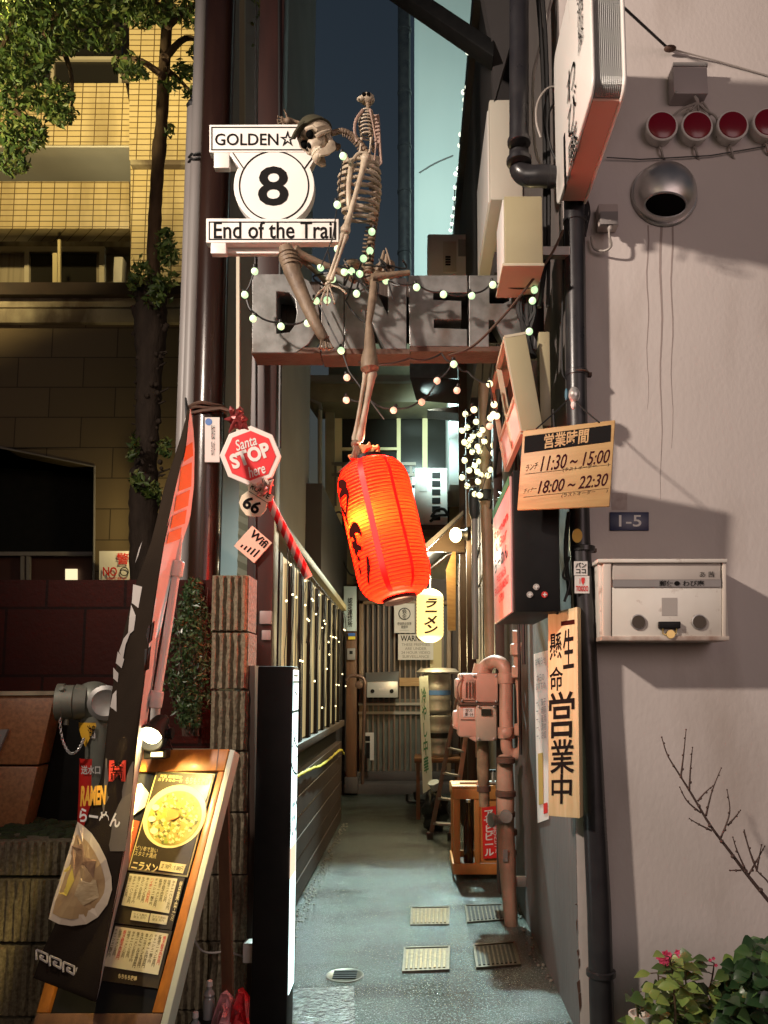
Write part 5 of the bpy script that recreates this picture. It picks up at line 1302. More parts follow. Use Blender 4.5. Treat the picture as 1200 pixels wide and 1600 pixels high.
mb.build('wing', mat('wing_bone',(.34,.22,.17),.6,col2=(.14,.09,.07),nscale=14,namt=.7), t)
mb = MB()
for x in (565,580): bonelimb(mb, P(x,215,SK+.05), P(x-3,240,SK+.05), .0045)
for k in range(3): bonelimb(mb, P(562,240,SK+.05), P(555+k*5,246,SK+.0), .0035)
mb.build('leg', bone, t)

# tangle of twigs by the lights
t = T('twig_bundle', 'bundle of short brown twigs tied on top of the letter N', 'twigs', P(600,430,SK))
mb = MB()
for (a,b,r) in (((585,432),(600,392),.010),((598,430),(604,398),.012),((606,428),(596,402),.008),((590,434),(640,426),.014),((612,430),(603,388),.006)):
    mb.tube([P(*a,SK+.0),P((a[0]+b[0])/2+2,(a[1]+b[1])/2,SK-.02),P(*b,SK-.01)],[r,r*.9,r*.6],8)
mb.tube([P(581,434,SK-.06),P(640,426,SK-.02)],[.019,.012],10)
mb.build('stem', bonedark, t)

# ------------------------------------------------------------------ red lantern
RD = 3.36
A, B = P(576,724,RD), P(624,934,RD-.06); ax = (B-A).normalized(); L = (B-A).length
t = T('red_paper_lantern', 'large tilted glowing red paper lantern with brush lettering', 'lantern', B)
RW = (P(660,800,RD)-P(540,800,RD)).length*.475
u = V((0,-1,0)); u = (u-ax*u.dot(ax)).normalized(); w = ax.cross(u)
NR, SEG = 38, 64
vs=[]; fs=[]; NP = NR*4
def lrad(v):
    e = min(v,1-v); k = min(1,e/.20); return RW*(.44+.56*math.sqrt(max(0,1-(1-k)**2.3)))*(1.0)
for j in range(NP+1):
    v = j/NP; r = lrad(v) - .0045*abs(math.cos(math.pi*v*NR))
    for k in range(SEG):
        a = 2*math.pi*k/SEG; vs.append(A+ax*(L*v)+(u*math.cos(a)+w*math.sin(a))*r)
for j in range(NP):
    for k in range(SEG): q=(k+1)%SEG; fs.append((j*SEG+k,j*SEG+q,(j+1)*SEG+q,(j+1)*SEG+k))
def paper_mat():
    m = bpy.data.materials.new('red_lantern_paper'); m.use_nodes = True; nt = m.node_tree; N = nt.nodes; Lk = nt.links; N.clear()
    o = N.new('ShaderNodeOutputMaterial'); tr = N.new('ShaderNodeBsdfTranslucent'); di = N.new('ShaderNodeBsdfPrincipled'); ad = N.new('ShaderNodeMixShader'); em = N.new('ShaderNodeEmission'); a2 = N.new('ShaderNodeAddShader')
    tr.inputs[0].default_value = (.95,.075,.014,1); di.inputs['Base Color'].default_value = (.70,.03,.012,1); di.inputs['Roughness'].default_value = .5; ad.inputs[0].default_value = .4
    em.inputs[0].default_value = (1,.0065,.0014,1); em.inputs[1].default_value = 7.5
    Lk.new(tr.outputs[0],ad.inputs[1]); Lk.new(di.outputs[0],ad.inputs[2]); Lk.new(ad.outputs[0],a2.inputs[0]); Lk.new(em.outputs[0],a2.inputs[1]); Lk.new(a2.outputs[0],o.inputs[0]); return m
MB().add(vs,fs).build('shade', paper_mat(), t, ang=180)
def onl(a, v, lift=.004):  # point on the lantern at angle a (deg, 0 = towards camera, + = right), height v
    r = lrad(v)+lift; a = R(a); s = 1 if w.x > 0 else -1
    return A+ax*(L*v)+(u*math.cos(a)+w*s*math.sin(a))*r
def lanternpatch(pl, name, m, lift=.004, sub=1):
    mb = MB(); mb.add([onl(a,v,lift) for a,v in pl],[list(range(len(pl)))]); return mb
mb = MB(); q = []
for i in range(NR*24):
    v=.03+.94*i/(NR*24); a=2*math.pi*i/24; r=lrad(v)+.0005; q.append(A+ax*(L*v)+(u*math.cos(a)+w*math.sin(a))*r)
mb.tube(q,.0014,4); mb.build('wire_spiral', mat('dark_red_wire',(.10,.004,.002),.7,emis=(1,.006,.002),estr=.10,sample=False), t)
mb = MB()
for (a0,wd) in ((-14,9),(30,5)):
    n=30; vs=[]; fs=[]
    for j in range(n+1):
        v=.02+.96*j/n; aa=a0; vs += [onl(aa-wd/2*(1+.5*math.cos(v*6.28)*0),v,.003),onl(aa+wd/2,v,.003)]
    for j in range(n): fs.append((2*j,2*j+1,2*j+3,2*j+2))
    mb.add(vs,fs)
build_each(mb, 'stripe', mat('lantern_stripe',(.5,.01,.006),.5,emis=(1,.004,.002),estr=.75,sample=False), t)
brown = mat('lantern_ink', (.05,.006,.004), .8, spec=.1)
def brush(ptsav, wd, mbx):
    n=len(ptsav); vs=[]; fs=[]; 
    P_=smoothpath([V((a,v*100,0)) for a,v in ptsav],5); m_=len(P_)
    for i,p in enumerate(P_):
        d=(P_[min(i+1,m_-1)]-P_[max(i-1,0)]).normalized(); nn=V((-d.y,d.x,0)); k=wd*(.55+.45*math.sin(math.pi*(i/(m_-1))**.7))*(1.1 if i<m_*.6 else .9)
        for s in (-1,1): q=p+nn*k*s; vs.append(onl(q.x,q.y/100,.0045))
    for i in range(m_-1): fs.append((2*i,2*i+1,2*i+3,2*i+2))
    mbx.add(vs,fs)
mb = MB()
for st,wd in (([(-66,.15),(-50,.17),(-42,.19)],3.2),([(-70,.24),(-52,.22),(-44,.25),(-52,.33),(-66,.42)],3.0),([(-72,.30),(-62,.38),(-60,.46)],2.6),
              ([(-64,.53),(-46,.50),(-38,.53),(-36,.58)],3.6),([(-58,.50),(-50,.58),(-56,.66),(-48,.64),(-40,.66)],3.4),([(-62,.60),(-50,.62)],3.0),
              ([(-58,.78),(-52,.80)],3.4),([(-34,.72),(-36,.80),(-46,.90)],3.0),([(-56,.70),(-48,.72)],2.0)): brush(st,wd,mb)
mb.build('lettering', brown, t)
mb = MB(); mb.lathe(A-ax*.03,ax,[(0,RW*.36),(.006,RW*.44),(.028,RW*.46),(.036,RW*.42)],36); mb.build('upper_ring', blackm, t)
mb = MB(); mb.lathe(B-ax*.008,ax,[(0,RW*.42),(.004,RW*.47),(.022,RW*.45),(.026,RW*.40),(.01,RW*.38),(.008,.001)],36); mb.build('lower_ring', blackm, t)
mb = MB()
for k in range(34):
    a=random.uniform(0,6.28); rr_=RW*random.uniform(.1,.42); c=A-ax*.03+(u*math.cos(a)+w*math.sin(a))*rr_; e=c-ax*random.uniform(.01,.055)+V((random.uniform(-.03,.05),random.uniform(-.03,.02),0)); mb.tube([c,c.lerp(e,.5)-ax*.012,e],[.012,.013,.005],6)
mb.build('raffia', mat('straw_raffia',(.55,.28,.10),.7,col2=(.35,.15,.05),nscale=20,namt=.7), t)
mb = MB(); mb.tube([P(557,694,SK-.06),P(566,712,RD),A-ax*.03],.005,6); mb.tube([P(530,737,RD),P(552,718,RD-.02),P(566,700,RD)],.004,5); mb.tube([P(530,737,RD),P(543,728,RD+.03),A],.003,5); build_each(mb, 'hanger', rust, t)
cen = A+ax*(L*.46)+V((-.075,-.095,0))
lamp('red_lantern_lower_light','POINT',B+ax*.13,14,(1,.46,.26),.06,parent=t)
lamp('red_lantern_upper_light','POINT',A-ax*.09,11,(1,.50,.32),.07,parent=t)
lamp('red_lantern_light','POINT',cen,9.0,(1,.55,.16),.03,parent=t)

# ------------------------------------------------------------------ big string lights over the sign
t = T('globe_string_lights', 'string of greenish globe lights tangled over the steel letters', 'string lights', P(600,470,SK))
gr = [(398,424),(382.5,460.6),(395.5,498),(439,510),(480.5,505),(494,470),(511,469),(501,418),(519.5,436),(533,548),(557,459),(578,392),(603,438.5),(568,404),(651,449),(693,460),(737,462),(770,445),(827,518),(835,453),(538,425),(562,428),(536,244),(527,320),(581,362),(527.5,389),(709,569),(549,424),(832,470)]
pk = [(542,590),(683,595),(714,610),(615,641),(659,628),(541,625),(765,666),(580.5,434)]
yw = [(740.5,640),(765,600),(772,632),(771,648),(766.5,653),(776,650)]
gp = [P(x,y,SK-.03 if y>400 else SK-.02) for x,y in gr]
gp[22]=P(536,244,SK-.11); gp[23]=P(527,320,SK-.13)
bulbs(t, gp, .0165, bulbgreen, True); bulbs(t, [P(x,y,SK+.1) for x,y in pk], .0165, bulbpink, True); bulbs(t, [P(x,y,SK+.2) for x,y in yw], .0165, bulbwarm, True)
mb = MB()
def chainp(ptl, D, r=.0045, s=.02):
    for i in range(len(ptl)-1): mb.tube(sag(P(*ptl[i],D),P(*ptl[i+1],D),s,8), r, 5)
chainp([(501,418),(520,372),(527,320),(536,244)],SK-.08,.003,0)
chainp([(398,420),(383,456),(393,485),(439,503),(481,498),(494,466),(519,433)],SK-.02)
chainp([(519,433),(557,452),(562,424),(538,422),(580,430),(600,434),(651,443),(693,455),(737,457),(770,440),(835,448)],SK-.02)
chainp([(494,466),(520,520),(533,545),(545,580),(600,655)],SK+.05,.004,0)
chainp([(560,566),(640,560),(690,552),(709,563),(683,592),(659,624),(615,637),(575,622),(541,620)],SK+.1)
chainp([(709,563),(730,580),(765,597),(772,630)],SK+.15)
chainp([(578,385),(578,404),(568,400),(553,430),(540,470),(575,505)],SK-.02)
for k in range(9):
    x,y=random.uniform(500,610),random.uniform(405,460); mb.tube(smoothpath([P(x+random.uniform(-25,25),y+random.uniform(-18,18),SK-.04+random.uniform(-.03,.03)) for _ in range(4)],5), .0045, 5)
mb.build('cable', cablem, t)

# ------------------------------------------------------------------ drainpipe and right hand wall fittings
PD = 3.34
t = T('corner_drainpipe', 'dark glossy drainpipe with an elbow running down the corner of the pink house', 'pipe', P(940,1700,PD))
mb = MB(); r0 = .046
mb.tube([P(811,-80,PD+.05),P(811,250,PD+.05)], r0, 20)
mb.tube(smoothpath([P(811,245,PD+.05),P(813,266,PD+.03),P(826,275,PD+.02),P(845,275,PD)],5)+[P(868,277,PD)]+smoothpath([P(880,277,PD),P(893,284,PD),P(897,300,PD)],5), r0*1.06, 20)
mb.tube([P(897,296,PD),P(901,620,PD),P(906,840,PD),P(918,1050,PD),P(936,1420,PD),P(944,1720,PD)],[r0*1.05,r0,r0*.98,r0*.97,r0*1.1,r0*1.1], 22); mb.build('pipe', darkpipe, t)
mb = MB()
for (x,y,s) in ((811,222,1.12),(811,252,1.2),(858,276,1.12),(897,300,1.16),(898,345,1.10),(901,584,1.05),(910,858,1.16),(939,1520,1.26)): 
    if x == 858: mb.lathe(P(x-4,y,PD),(1,0,.0),[(0,r0*1.1),(.003,r0*s),(.012,r0*s),(.016,r0*1.1)],20)
    else: mb.lathe(P(x,y,PD),(0,0,1),[(-.014,r0*1.02),(-.01,r0*s*1.05),(.01,r0*s*1.05),(.014,r0*1.02)],20)
build_each(mb, 'joint', darkpipe, t)
mb = MB(); 
for yy in (585,860): c=P(903 if yy<700 else 910,yy,PD); mb.tube([c+V((.049*math.cos(a),.049*math.sin(a),0)) for a in [i*math.pi/10 for i in range(20)]],.0045,5,closed=True); mb.box(c+V((.047,-.006,-.008)),c+V((.062,.02,.008)))
build_each(mb, 'pipe_clip', rust, t)
for (q,txt,col,lab) in (((897,877,918,899),'パン\nココ',blackink,'black and white doodle sticker'),((898,900,921,927),'I ♥\nTOKIOO',redink,'white I heart sticker')):
    o = MB().prism([P(q[0],q[1],PD-.050),P(q[2],q[1],PD-.050),P(q[2],q[3],PD-.050),P(q[0],q[3],PD-.050)],(0,.003,0)).build('sticker', paperwhite, t)
    text(txt,[P(q[0]+2,q[1]+2,PD-.051),P(q[2]-2,q[1]+2,PD-.051),P(q[2]-2,q[3]-3,PD-.051),P(q[0]+2,q[3]-3,PD-.051)],col,t,.03,lift=.001)
MB().add(*outline([circle(902,837,8,20,11)],PD-.052,.003)).build('round_sticker', yellowp, t)
t = T('service_cables', 'bundle of black and grey service cables hanging beside the drainpipe', 'cable', P(850,700,3.4))
def cab(pts, D, r, m, name='cable'): MB().tube(smoothpath([P(x,y,D) for x,y in pts],6), r, 7).build(name, m, t)
cab([(838,-40),(846,60),(850,150),(852,260),(852,330),(852,400),(846,460),(842,480)],3.42,.012,cablem)
cab([(845,-40),(853,60),(857,200),(858,350),(856,480)],3.40,.009,cablem)
cab([(872,-40),(842,80),(833,130),(836,230),(850,265)],3.43,.007,greycable)
cab([(880,135),(856,138),(840,160),(838,190),(845,215)],3.38,.005,greycable)
cab([(875,150),(858,175),(856,210),(866,245),(880,262)],3.38,.006,cablem)
cab([(885,300),(880,420),(878,560),(882,590),(893,588)],3.36,.005,cablem)
cab([(880,360),(860,400),(830,440),(790,490),(740,540),(700,556)],3.30,.006,rust)
cab([(889,800),(884,860),(890,930)],3.33,.010,cablem)
cab([(890,870),(880,900),(890,910),(882,940)],3.31,.006,cablem)
mb = MB()
for k in range(16): mb.tube(smoothpath([P(908+random.uniform(-4,10),300+random.uniform(0,10),3.36),P(917+random.uniform(-4,6),330,3.34),P(908+random.uniform(-6,8),365+random.uniform(-6,6),3.34)],5), .0035, 5)
mb.build('coil', cablem, t)
mb = MB()
for k in range(10): mb.tube(smoothpath([P(816+random.uniform(-10,20),448,3.48),P(824+random.uniform(-16,16),480,3.44),P(812+random.uniform(-4,24),520,3.46),P(820+random.uniform(-8,18),560,3.5)],5), random.uniform(.006,.014), 6)
mb.build('knot', blackrub, t)

# projecting sign
t = T('projecting_shop_sign', 'white projecting shop sign with black brush letters and a ribbed edge at the top right', 'sign', P(925,260,3.0))
sx0, sx1, sy0, sy1 = .645, .775, 2.60, 3.32
zb = P(945,140,2.60).z; zt = 4.4
def rrect(y0,y1,z0,z1,r,n=6):
    out=[]
    for (cy_,cz,a0) in ((y0+r,z0+r,180),(y1-r,z0+r,270),(y1-r,z1-r,0),(y0+r,z1-r,90)):
        for k in range(n+1): a=R(a0+90*k/n); out.append((cy_+r*math.cos(a),cz+r*math.sin(a)))
    return out
rr1 = rrect(sy0,sy1,zb,zt,.06)
MB().prism([(sx0,y,z) for y,z in rr1],(.014,0,0)).build('face', whitesign, t, bevel=.006, ang=50)
MB().prism([(sx1-.014,y,z) for y,z in rr1],(.014,0,0)).build('face', whitesign, t, bevel=.006, ang=50)
rr2 = rrect(sy0+.012,sy1-.01,zb+.012,zt-.01,.052)
edgem = mat('ribbed_edge',(.33,.33,.32),.4,metal=.4)
mb = MB(); nr=14
vs=[];fs=[]; m_=len(rr2)
for k in range(nr*2+1):
    x = sx0+.014+(sx1-sx0-.028)*k/(nr*2); d = .003*(k%2)
    for (y,z) in rr2:
        cyy,czz=(sy0+sy1)/2,(zb+zt)/2; vs.append((x, y+ (d if y<cyy else -d), z+(d if z<czz else -d)))
for k in range(nr*2):
    for j in range(m_): q=(j+1)%m_; fs.append((k*m_+j,k*m_+q,(k+1)*m_+q,(k+1)*m_+j))
mb.add(vs,fs).build('ribbed_edge', edgem, t, smooth=False)
MB().box((sx0+.016,sy0+.06,zb+.004),(sx1-.016,sy1-.06,zb+.016)).build('base_plate', mat('lantern_lit_underside',(.55,.30,.23),.4), t)  # salmon glow from the lantern put into the plate colour
def signq(y0,z0,y1,z1): return [V((sx0,y0,z0)),V((sx0,y1,z0)),V((sx0,y1,z1)),V((sx0,y0,z1))]
text('わ\nび\n庵', signq(3.03,4.05,2.85,3.60), blackink, t, .0, lift=.004, line=.95)
text('居\n酒\n屋', signq(2.80,4.30,2.70,3.96), blackink, t, .0, lift=.004)
MB().prism([(sx0-.003,3.12,3.86),(sx0-.003,3.09,3.86),(sx0-.003,3.085,3.62),(sx0-.003,3.12,3.60)],(.0025,0,0)).build('brush_bar', blackink, t)
mb = MB(); mb.tube([(sx0+.05,3.3,3.95),(sx0+.05,3.42,3.95)],.02,8); mb.tube([(sx0+.05,3.3,4.3),(sx0+.05,3.42,4.3)],.02,8); build_each(mb, 'wall_bracket', steel, t)

t = T('guy_wire', 'thin guy wire with a knot stretched across the upper pink wall', 'wire', P(1047,76,3.36))
MB().tube([P(975,12,3.1),P(1040,72,3.375),P(1050,77,3.37)],.006,6).build('wire', cablem, t)
MB().tube([P(1050,77,3.37),P(1120,95,3.385),P(1200,118,3.39),P(1300,150,3.39)],.004,6).build('wire', greycable, t)
MB().ball(P(1047,76,3.36),(.03,.02,.012),12,8).build('knot', rust, t)
t = T('junction_box', 'grey plastic junction box above the red lamps on the pink wall', 'junction box', P(1078,150,3.3))
a,b = P(1053,146,3.32),P(1105,98,3.32); MB().box((a.x,3.32,a.z),(b.x,3.4,b.z)).build('case', mat('box_grey',(.42,.37,.36),.5), t, bevel=.006)
MB().prism(Q(1052,97,1106,103,3.315),(0,.01,0)).build('lid_edge', greypipe, t)
mb = MB()
for (x,y) in ((1102,102),(1057,145)): mb.lathe(P(x,y,3.317),(0,-1,0),[(0,.006),(.004,.006),(.005,.002)],10)
build_each(mb, 'screw', steel, t)
mb = MB()
for (x2,y2,x3,y3) in ((1040,195,1036,215),(1075,175,1092,220),(1120,185,1120,215),(1098,160,1110,180)): mb.tube(smoothpath([P(1085,150,3.33),P(1090,160,3.34),P((1085+x2)/2,172,3.36),P(x2,y2,3.37),P(x3,y3,3.38)],5),.0055,6)
mb.build('lead', greycable, t)
first = None; sp0 = P(1036,192,3.3)
for i,(x,y,lab) in enumerate(((1036,193,'leftmost round red signal lamp of the row under the junction box'),(1091,193,'second round red signal lamp from the left under the junction box'),(1147,192,'third round red signal lamp from the left on the pink wall'),(1203,188,'rightmost red signal lamp cut by the edge of the picture'))):
    p = P(x,y,3.325)
    if first is None:
        t = T('red_signal_lamp', lab, 'lamp', p, 'round red signal lamps on the pink wall'); first = t
        MB().lathe(p+V((0,.075,0)),(0,-1,0),[(0,.064),(.03,.070),(.05,.074),(.058,.075),(.062,.072)],30).build('housing', whitep, t)
        MB().lathe(p+V((0,.02,0)),(0,-1,0),[(0,.067),(.012,.064),(.018,.05),(.021,.02),(.0215,.001)],30).build('lens', lensred, t)
        mb = MB(); mb.tube(smoothpath([p+V((.0,.06,-.07)),p+V((.005,.05,-.10)),p+V((.03,.08,-.125)),p+V((.09,.1,-.115)),p+V((.15,.1,-.11))],5),.006,6); mb.build('lead', greycable, t)
    else: dup(first, p-wloc(first), lab)
MB().tube([P(948,246,3.38),P(1000,249,3.385),P(1040,247,3.385),P(1110,243,3.385),P(1200,228,3.385),P(1300,215,3.385)],.003,6).build('conduit_wire', cablem, label='thin black wire running under the row of red signal lamps', cat='wire')
t = T('vent_hood', 'round stainless steel vent hood with a dark slot opening on the pink wall', 'vent', P(1037,352,3.3))
c = P(1037,306,3.4); rr_ = (P(1086,306,3.4)-c).length
vs=[];fs=[]; n=64; m2=28
for j in range(m2+1):
    a = (math.pi/2)*j/m2
    for k in range(n): b=2*math.pi*k/n; vs.append(c+V((rr_*math.sin(a)*math.cos(b), -.12*math.cos(a)**.8 - .0, rr_*math.sin(a)*math.sin(b)*(1.0 if math.sin(b)>0 else .97))))
for j in range(m2):
    for k in range(n): q=(k+1)%n; fs.append((j*n+k,j*n+q,(j+1)*n+q,(j+1)*n+k))
MB().add(vs,fs).build('dome', chrome, t)
def dome(px,py,l=.009):
    Dy=3.31
    for _ in range(12):
        p=P(px,py,Dy); dx=(p.x-c.x)/rr_; dz=(p.z-c.z)/rr_; q=min(.98,dx*dx+dz*dz); Dy=.5*Dy+.5*(3.4-.12*math.sqrt(1-q)**.8-l)
    return P(px,py,Dy)
mb = MB(); vs=[]; fs=[]; n=40
for r_ in (1,.66,.33): vs += [dome(x,y) for x,y in circle(1040,320,32*r_,n,19*r_)]
vs.append(dome(1040,320))
for k in range(2):
    for i in range(n): fs.append((k*n+i,k*n+(i+1)%n,(k+1)*n+(i+1)%n,(k+1)*n+i))
for i in range(n): fs.append((2*n+i,2*n+(i+1)%n,3*n))
mb.add(vs,fs).build('opening', socket, t)
mb = MB(); mb.tube([dome(x,y) for x,y in circle(1040,320,32.5,36,19.5)],.005,6,closed=True); mb.tube([c+V((rr_*1.0*math.cos(a),-.006,rr_*math.sin(a))) for a in [i*math.pi/24 for i in range(48)]],.010,6,closed=True); mb.build('rim', chrome, t)
t = T('wall_socket_box', 'small beige outdoor socket box with a hanging lead beside the drainpipe', 'socket', P(950,375,3.35))
a,b = P(936,362,3.34),P(966,318,3.34); MB().box((a.x,3.34,a.z+.03),(b.x,3.4,b.z)).build('case', mat('socket_beige',(.45,.38,.35),.5), t, bevel=.006)
MB().prism([P(938,330,3.335),P(966,330,3.335),P(966,350,3.30),P(938,350,3.30)],(0,.02,.004)).build('flap', greypipe, t, bevel=.003)
mb = MB(); mb.tube(smoothpath([P(953,352,3.32),P(952,368,3.31),P(955,384,3.33),P(944,392,3.36),P(928,388,3.37),P(924,370,3.37)],6),.006,7); mb.lathe(P(953,352,3.32),(0,0,-1),[(-.02,.012),(.02,.012),(.03,.007)],10); mb.build('lead', greycable, t)
t = T('house_number_plate', 'small navy blue address plate reading 1-5 on the pink wall', 'sign', P(983,828,3.39))
MB().prism(Q(953,800,1014,829,3.392),(0,.008,0)).build('plate', navy, t, bevel=.002)
text('1-5', Q(967,805,1002,823,3.392), whitep, t, .01, lift=.0015)
MB().prism(Q(956,770,980,797,3.398),(0,.0015,0)).build('old_paint_patch', mat('scraped_paint',(.40,.32,.29),.8,col2=(.55,.48,.45),nscale=30,namt=.8), label='scraped pale patch of wall above the address plate', cat='patch')

# wall mailbox
t = T('wall_mailbox', 'dented white enamel mailbox with two round holes on the pink wall', 'mailbox', P(1035,1000,3.3))
MD = 3.22
a,b = P(940,998,MD),P(1136,878,MD)
encm = mat('mailbox_enamel',(.74,.70,.63),.35,col2=(.56,.50,.42),nscale=7,namt=.4,bump=.05,bscale=8,dirt=((.22,.12,.07),16,.7,(1,1,1),(.62,.74)))
MB().box((a.x,MD+.012,a.z),(b.x,3.4,b.z)).build('body', encm, t, bevel=.006)
MB().prism(Q(934,873,1137,879,MD-.012),(0,.17,-.0)).build('hood', encm, t, bevel=.003)
MB().prism(Q(956,917,1128,995,MD),(0,.013,0)).build('door', encm, t, bevel=.004)
mb = MB(); mb.prism([P(957,879,MD+.004),P(1126,879,MD+.004),P(1126,906,MD-.008),P(957,906,MD-.008)],(0,.012,0)); mb.build('flap', mat('flap_grey',(.50,.45,.40),.45,col2=(.36,.31,.28),nscale=5,namt=.6), t, bevel=.003)
MB().prism(Q(958,905,1127,917,MD-.006),(0,.012,0)).build('name_strip', greypipe, t)
mb = MB(); mb.prism(Q(942,880,955,996,MD-.004),(0,.014,0)); mb.prism(Q(1129,878,1135,996,MD-.004),(0,.014,0)); build_each(mb, 'side_trim', mat('trim_cream',(.66,.58,.5),.4), t, bevel=.003)
mb = MB(); mb.prism(Q(940,994,1140,1001,MD-.010),(0,.16,0)); mb.build('lower_trim', mat('rusty_white',(.55,.47,.4),.5,col2=(.2,.08,.04),nscale=14,namt=.8), t, bevel=.003)
for x in (997,1092):
    MB().lathe(P(x,972,MD-.001),(0,-1,0),[(0,.033),(.006,.032),(.008,.028)],26).build('hole_ring', chrome, t)
    MB().lathe(P(x,972,MD-.001),(0,-1,0),[(0,.028),(.0085,.028)],26).build('hole', mat('hole_brown',(.05,.035,.02),.5), t)
mb = MB(); mb.prism(Q(1030,971,1064,982,MD-.02),(0,.02,0)); mb.build('latch', blackm, t, bevel=.004)
mb = MB(); mb.tube([P(1036,982,MD-.012),P(1036,990,MD-.012),P(1046,994,MD-.012),P(1056,990,MD-.012),P(1057,982,MD-.012)],.004,6); mb.lathe(P(1047,991,MD-.008),(0,-1,0),[(0,.018),(.01,.018)],14); mb.build('padlock', mat('brass',(.5,.38,.15),.3,metal=1), t)
text('郵便● わび庵', Q(1030,907,1100,916,MD-.006), blackink, t, .01)
text('あ 茜', Q(1093,893,1116,902,MD-.006), blackink, t, .0)
MB().prism(Q(1034,934,1058,962,MD-.0015),(0,.0013,0)).build('old_label', greyprint, t)
t['label'] = 'dented white enamel mailbox with two round holes on the pink wall'

# hours board
t = T('hours_board', 'square wooden opening hours board tied to the drainpipe', 'sign', P(884,796,3.1))
q = [P(817,673,3.16),P(961,656,3.02),P(952,791,3.02),P(808,797,3.16)]
pl = plane(q[0],q[1],q[3])
MB().slab(q,.0).v if False else None
nrm = pl[1]
MB().prism(q, -nrm*.014).build('board', wood, t, bevel=.003)
def on(px): return [PP(x,y,pl) for x,y in px]
MB().prism([p+nrm*.002 for p in on([(820,682),(955,664),(954,690),(819,708)])], -nrm*.002).build('black_band', blackink, t)
text('営業時間', [p+nrm*.002 for p in on([(851,679),(921,669),(919,692),(850,702)])], wood, t, .02, lift=.0015)
text('11:30 ~ 15:00', on([(846,713),(954,702),(952,723),(844,737)]), mat('maroon_ink',(.045,.010,.014),.8,spec=.05), t, .008, shear=.22, lift=.0015)
text('18:00 ~ 22:30', on([(842,752),(951,739),(949,759),(840,772)]), bpy.data.materials['maroon_ink'], t, .012, shear=.22, lift=.0015)
text('ランチ', on([(822,727),(841,722),(840,732),(821,737)]), brownsteel, t, .0, shear=.2, lift=.0015)
text('ディナー', on([(819,764),(839,759),(838,767),(818,772)]), brownsteel, t, .0, shear=.2, lift=.0015)
text('(ラストオーダー        )', on([(880,731),(952,722),(951,729),(879,738)]), brownsteel, t, .0, lift=.0015)
text('(ラストオーダー        )', on([(878,771),(950,763),(949,770),(877,778)]), brownsteel, t, .0, lift=.0015)
mb = MB()
for (x0,y0,x1,y1) in ((820,741,954,726),(818,777,951,763)): mb.tube([p+nrm*.001 for p in on([(x0,y0),(x1,y1)])],.0009,4)
mb.build('rule', brownsteel, t)
mb = MB(); mb.tube([P(838,670,3.14),P(872,640,3.2),P(890,622,3.24)],.0035,5); mb.tube([P(936,660,3.04),P(912,640,3.18),P(898,624,3.24)],.0035,5); mb.build('string', cablem, t)
t = T('hanging_bottle_charm', 'small glass ball charm hanging on the drainpipe above the hours board', 'ornament', P(896,640,3.24))
MB().ball(P(897,617,3.235),(.026,.026,.036),16,12).build('glass_ball', mat('clear_glass_ball',(.6,.58,.56),.08,spec=.8,metal=.3,col2=(.15,.15,.15),nscale=40,namt=.8), t)
MB().ball(P(885,617,3.24),(.008,.01,.03),8,6).build('blue_knot', mat('blue_cord',(.05,.16,.22),.6), t)
MB().ball(P(896,633,3.235),(.012,.012,.02),8,6).build('tassel', clothwhite, t)

# vertical wooden sign
t = T('calligraphy_board', 'long upright wooden board with black brush calligraphy beside the drainpipe', 'sign', P(880,1280,3.3))
q = [P(856,959,3.38),P(902,948,3.24),P(906,1279,3.24),P(857,1275,3.38)]
pl = plane(q[0],q[1],q[3]); nrm = pl[1]
MB().prism(q, V((.028,.06,0))).build('board', woodv, t, bevel=.003)
ink2 = mat('brush_ink',(.015,.012,.012),.8,spec=.05)
for (s,px) in (('一',[(877,971),(898,968),(898,975),(877,978)]),('生',[(880,984),(897,981),(897,1043),(880,1046)]),('懸',[(859,990),(878,987),(878,1030),(859,1033)]),('命',[(859,1043),(880,1040),(880,1078),(859,1081)]),
               ('営',[(858,1082),(898,1078),(897,1152),(858,1154)]),('業',[(860,1156),(898,1154),(897,1208),(860,1210)]),('中',[(862,1210),(894,1209),(893,1256),(862,1256)])):
    text(s, on(px), ink2 if s!='一' else brown, t, .012, lift=.0015)
MB().prism([P(908,960,3.34),P(917,962,3.34),P(922,1166,3.34),P(911,1166,3.34)],(0,.03,0)).build('rear_board', woodv, t, bevel=.003)
t = T('paper_notice', 'weathered paper notice pasted on the alley wall behind the calligraphy board', 'poster', PX(845,1280,.685))
q = [PX(834,1022,.686),PX(856,1016,.686),PX(857,1280,.686),PX(840,1286,.686)]
MB().prism(q,(.003,0,0)).build('sheet', paperwhite, t)
def onq(u0,v0,u1,v1): 
    f = lambda u,v: q[0].lerp(q[1],u).lerp(q[3].lerp(q[2],u),v)+V((-.0015,0,0))
    return [f(u0,v0),f(u1,v0),f(u1,v1),f(u0,v1)]
text('お知らせ\n\n本日の\nおすすめ\n\n一、餃子\n一、焼豚\n一、麦酒\n一、漬物\n一、冷奴', onq(.12,.03,.88,.52), mat('faded_ink',(.2,.15,.15),.7), t, .0, lift=.001)
MB().prism(onq(.2,.60,.6,.9),(-.001,0,0)).build('yellow_print', mat('ochre_print',(.45,.30,.06),.6), t)
MB().prism(onq(.62,.90,.95,.96),(-.001,0,0)).build('red_print', redink, t)

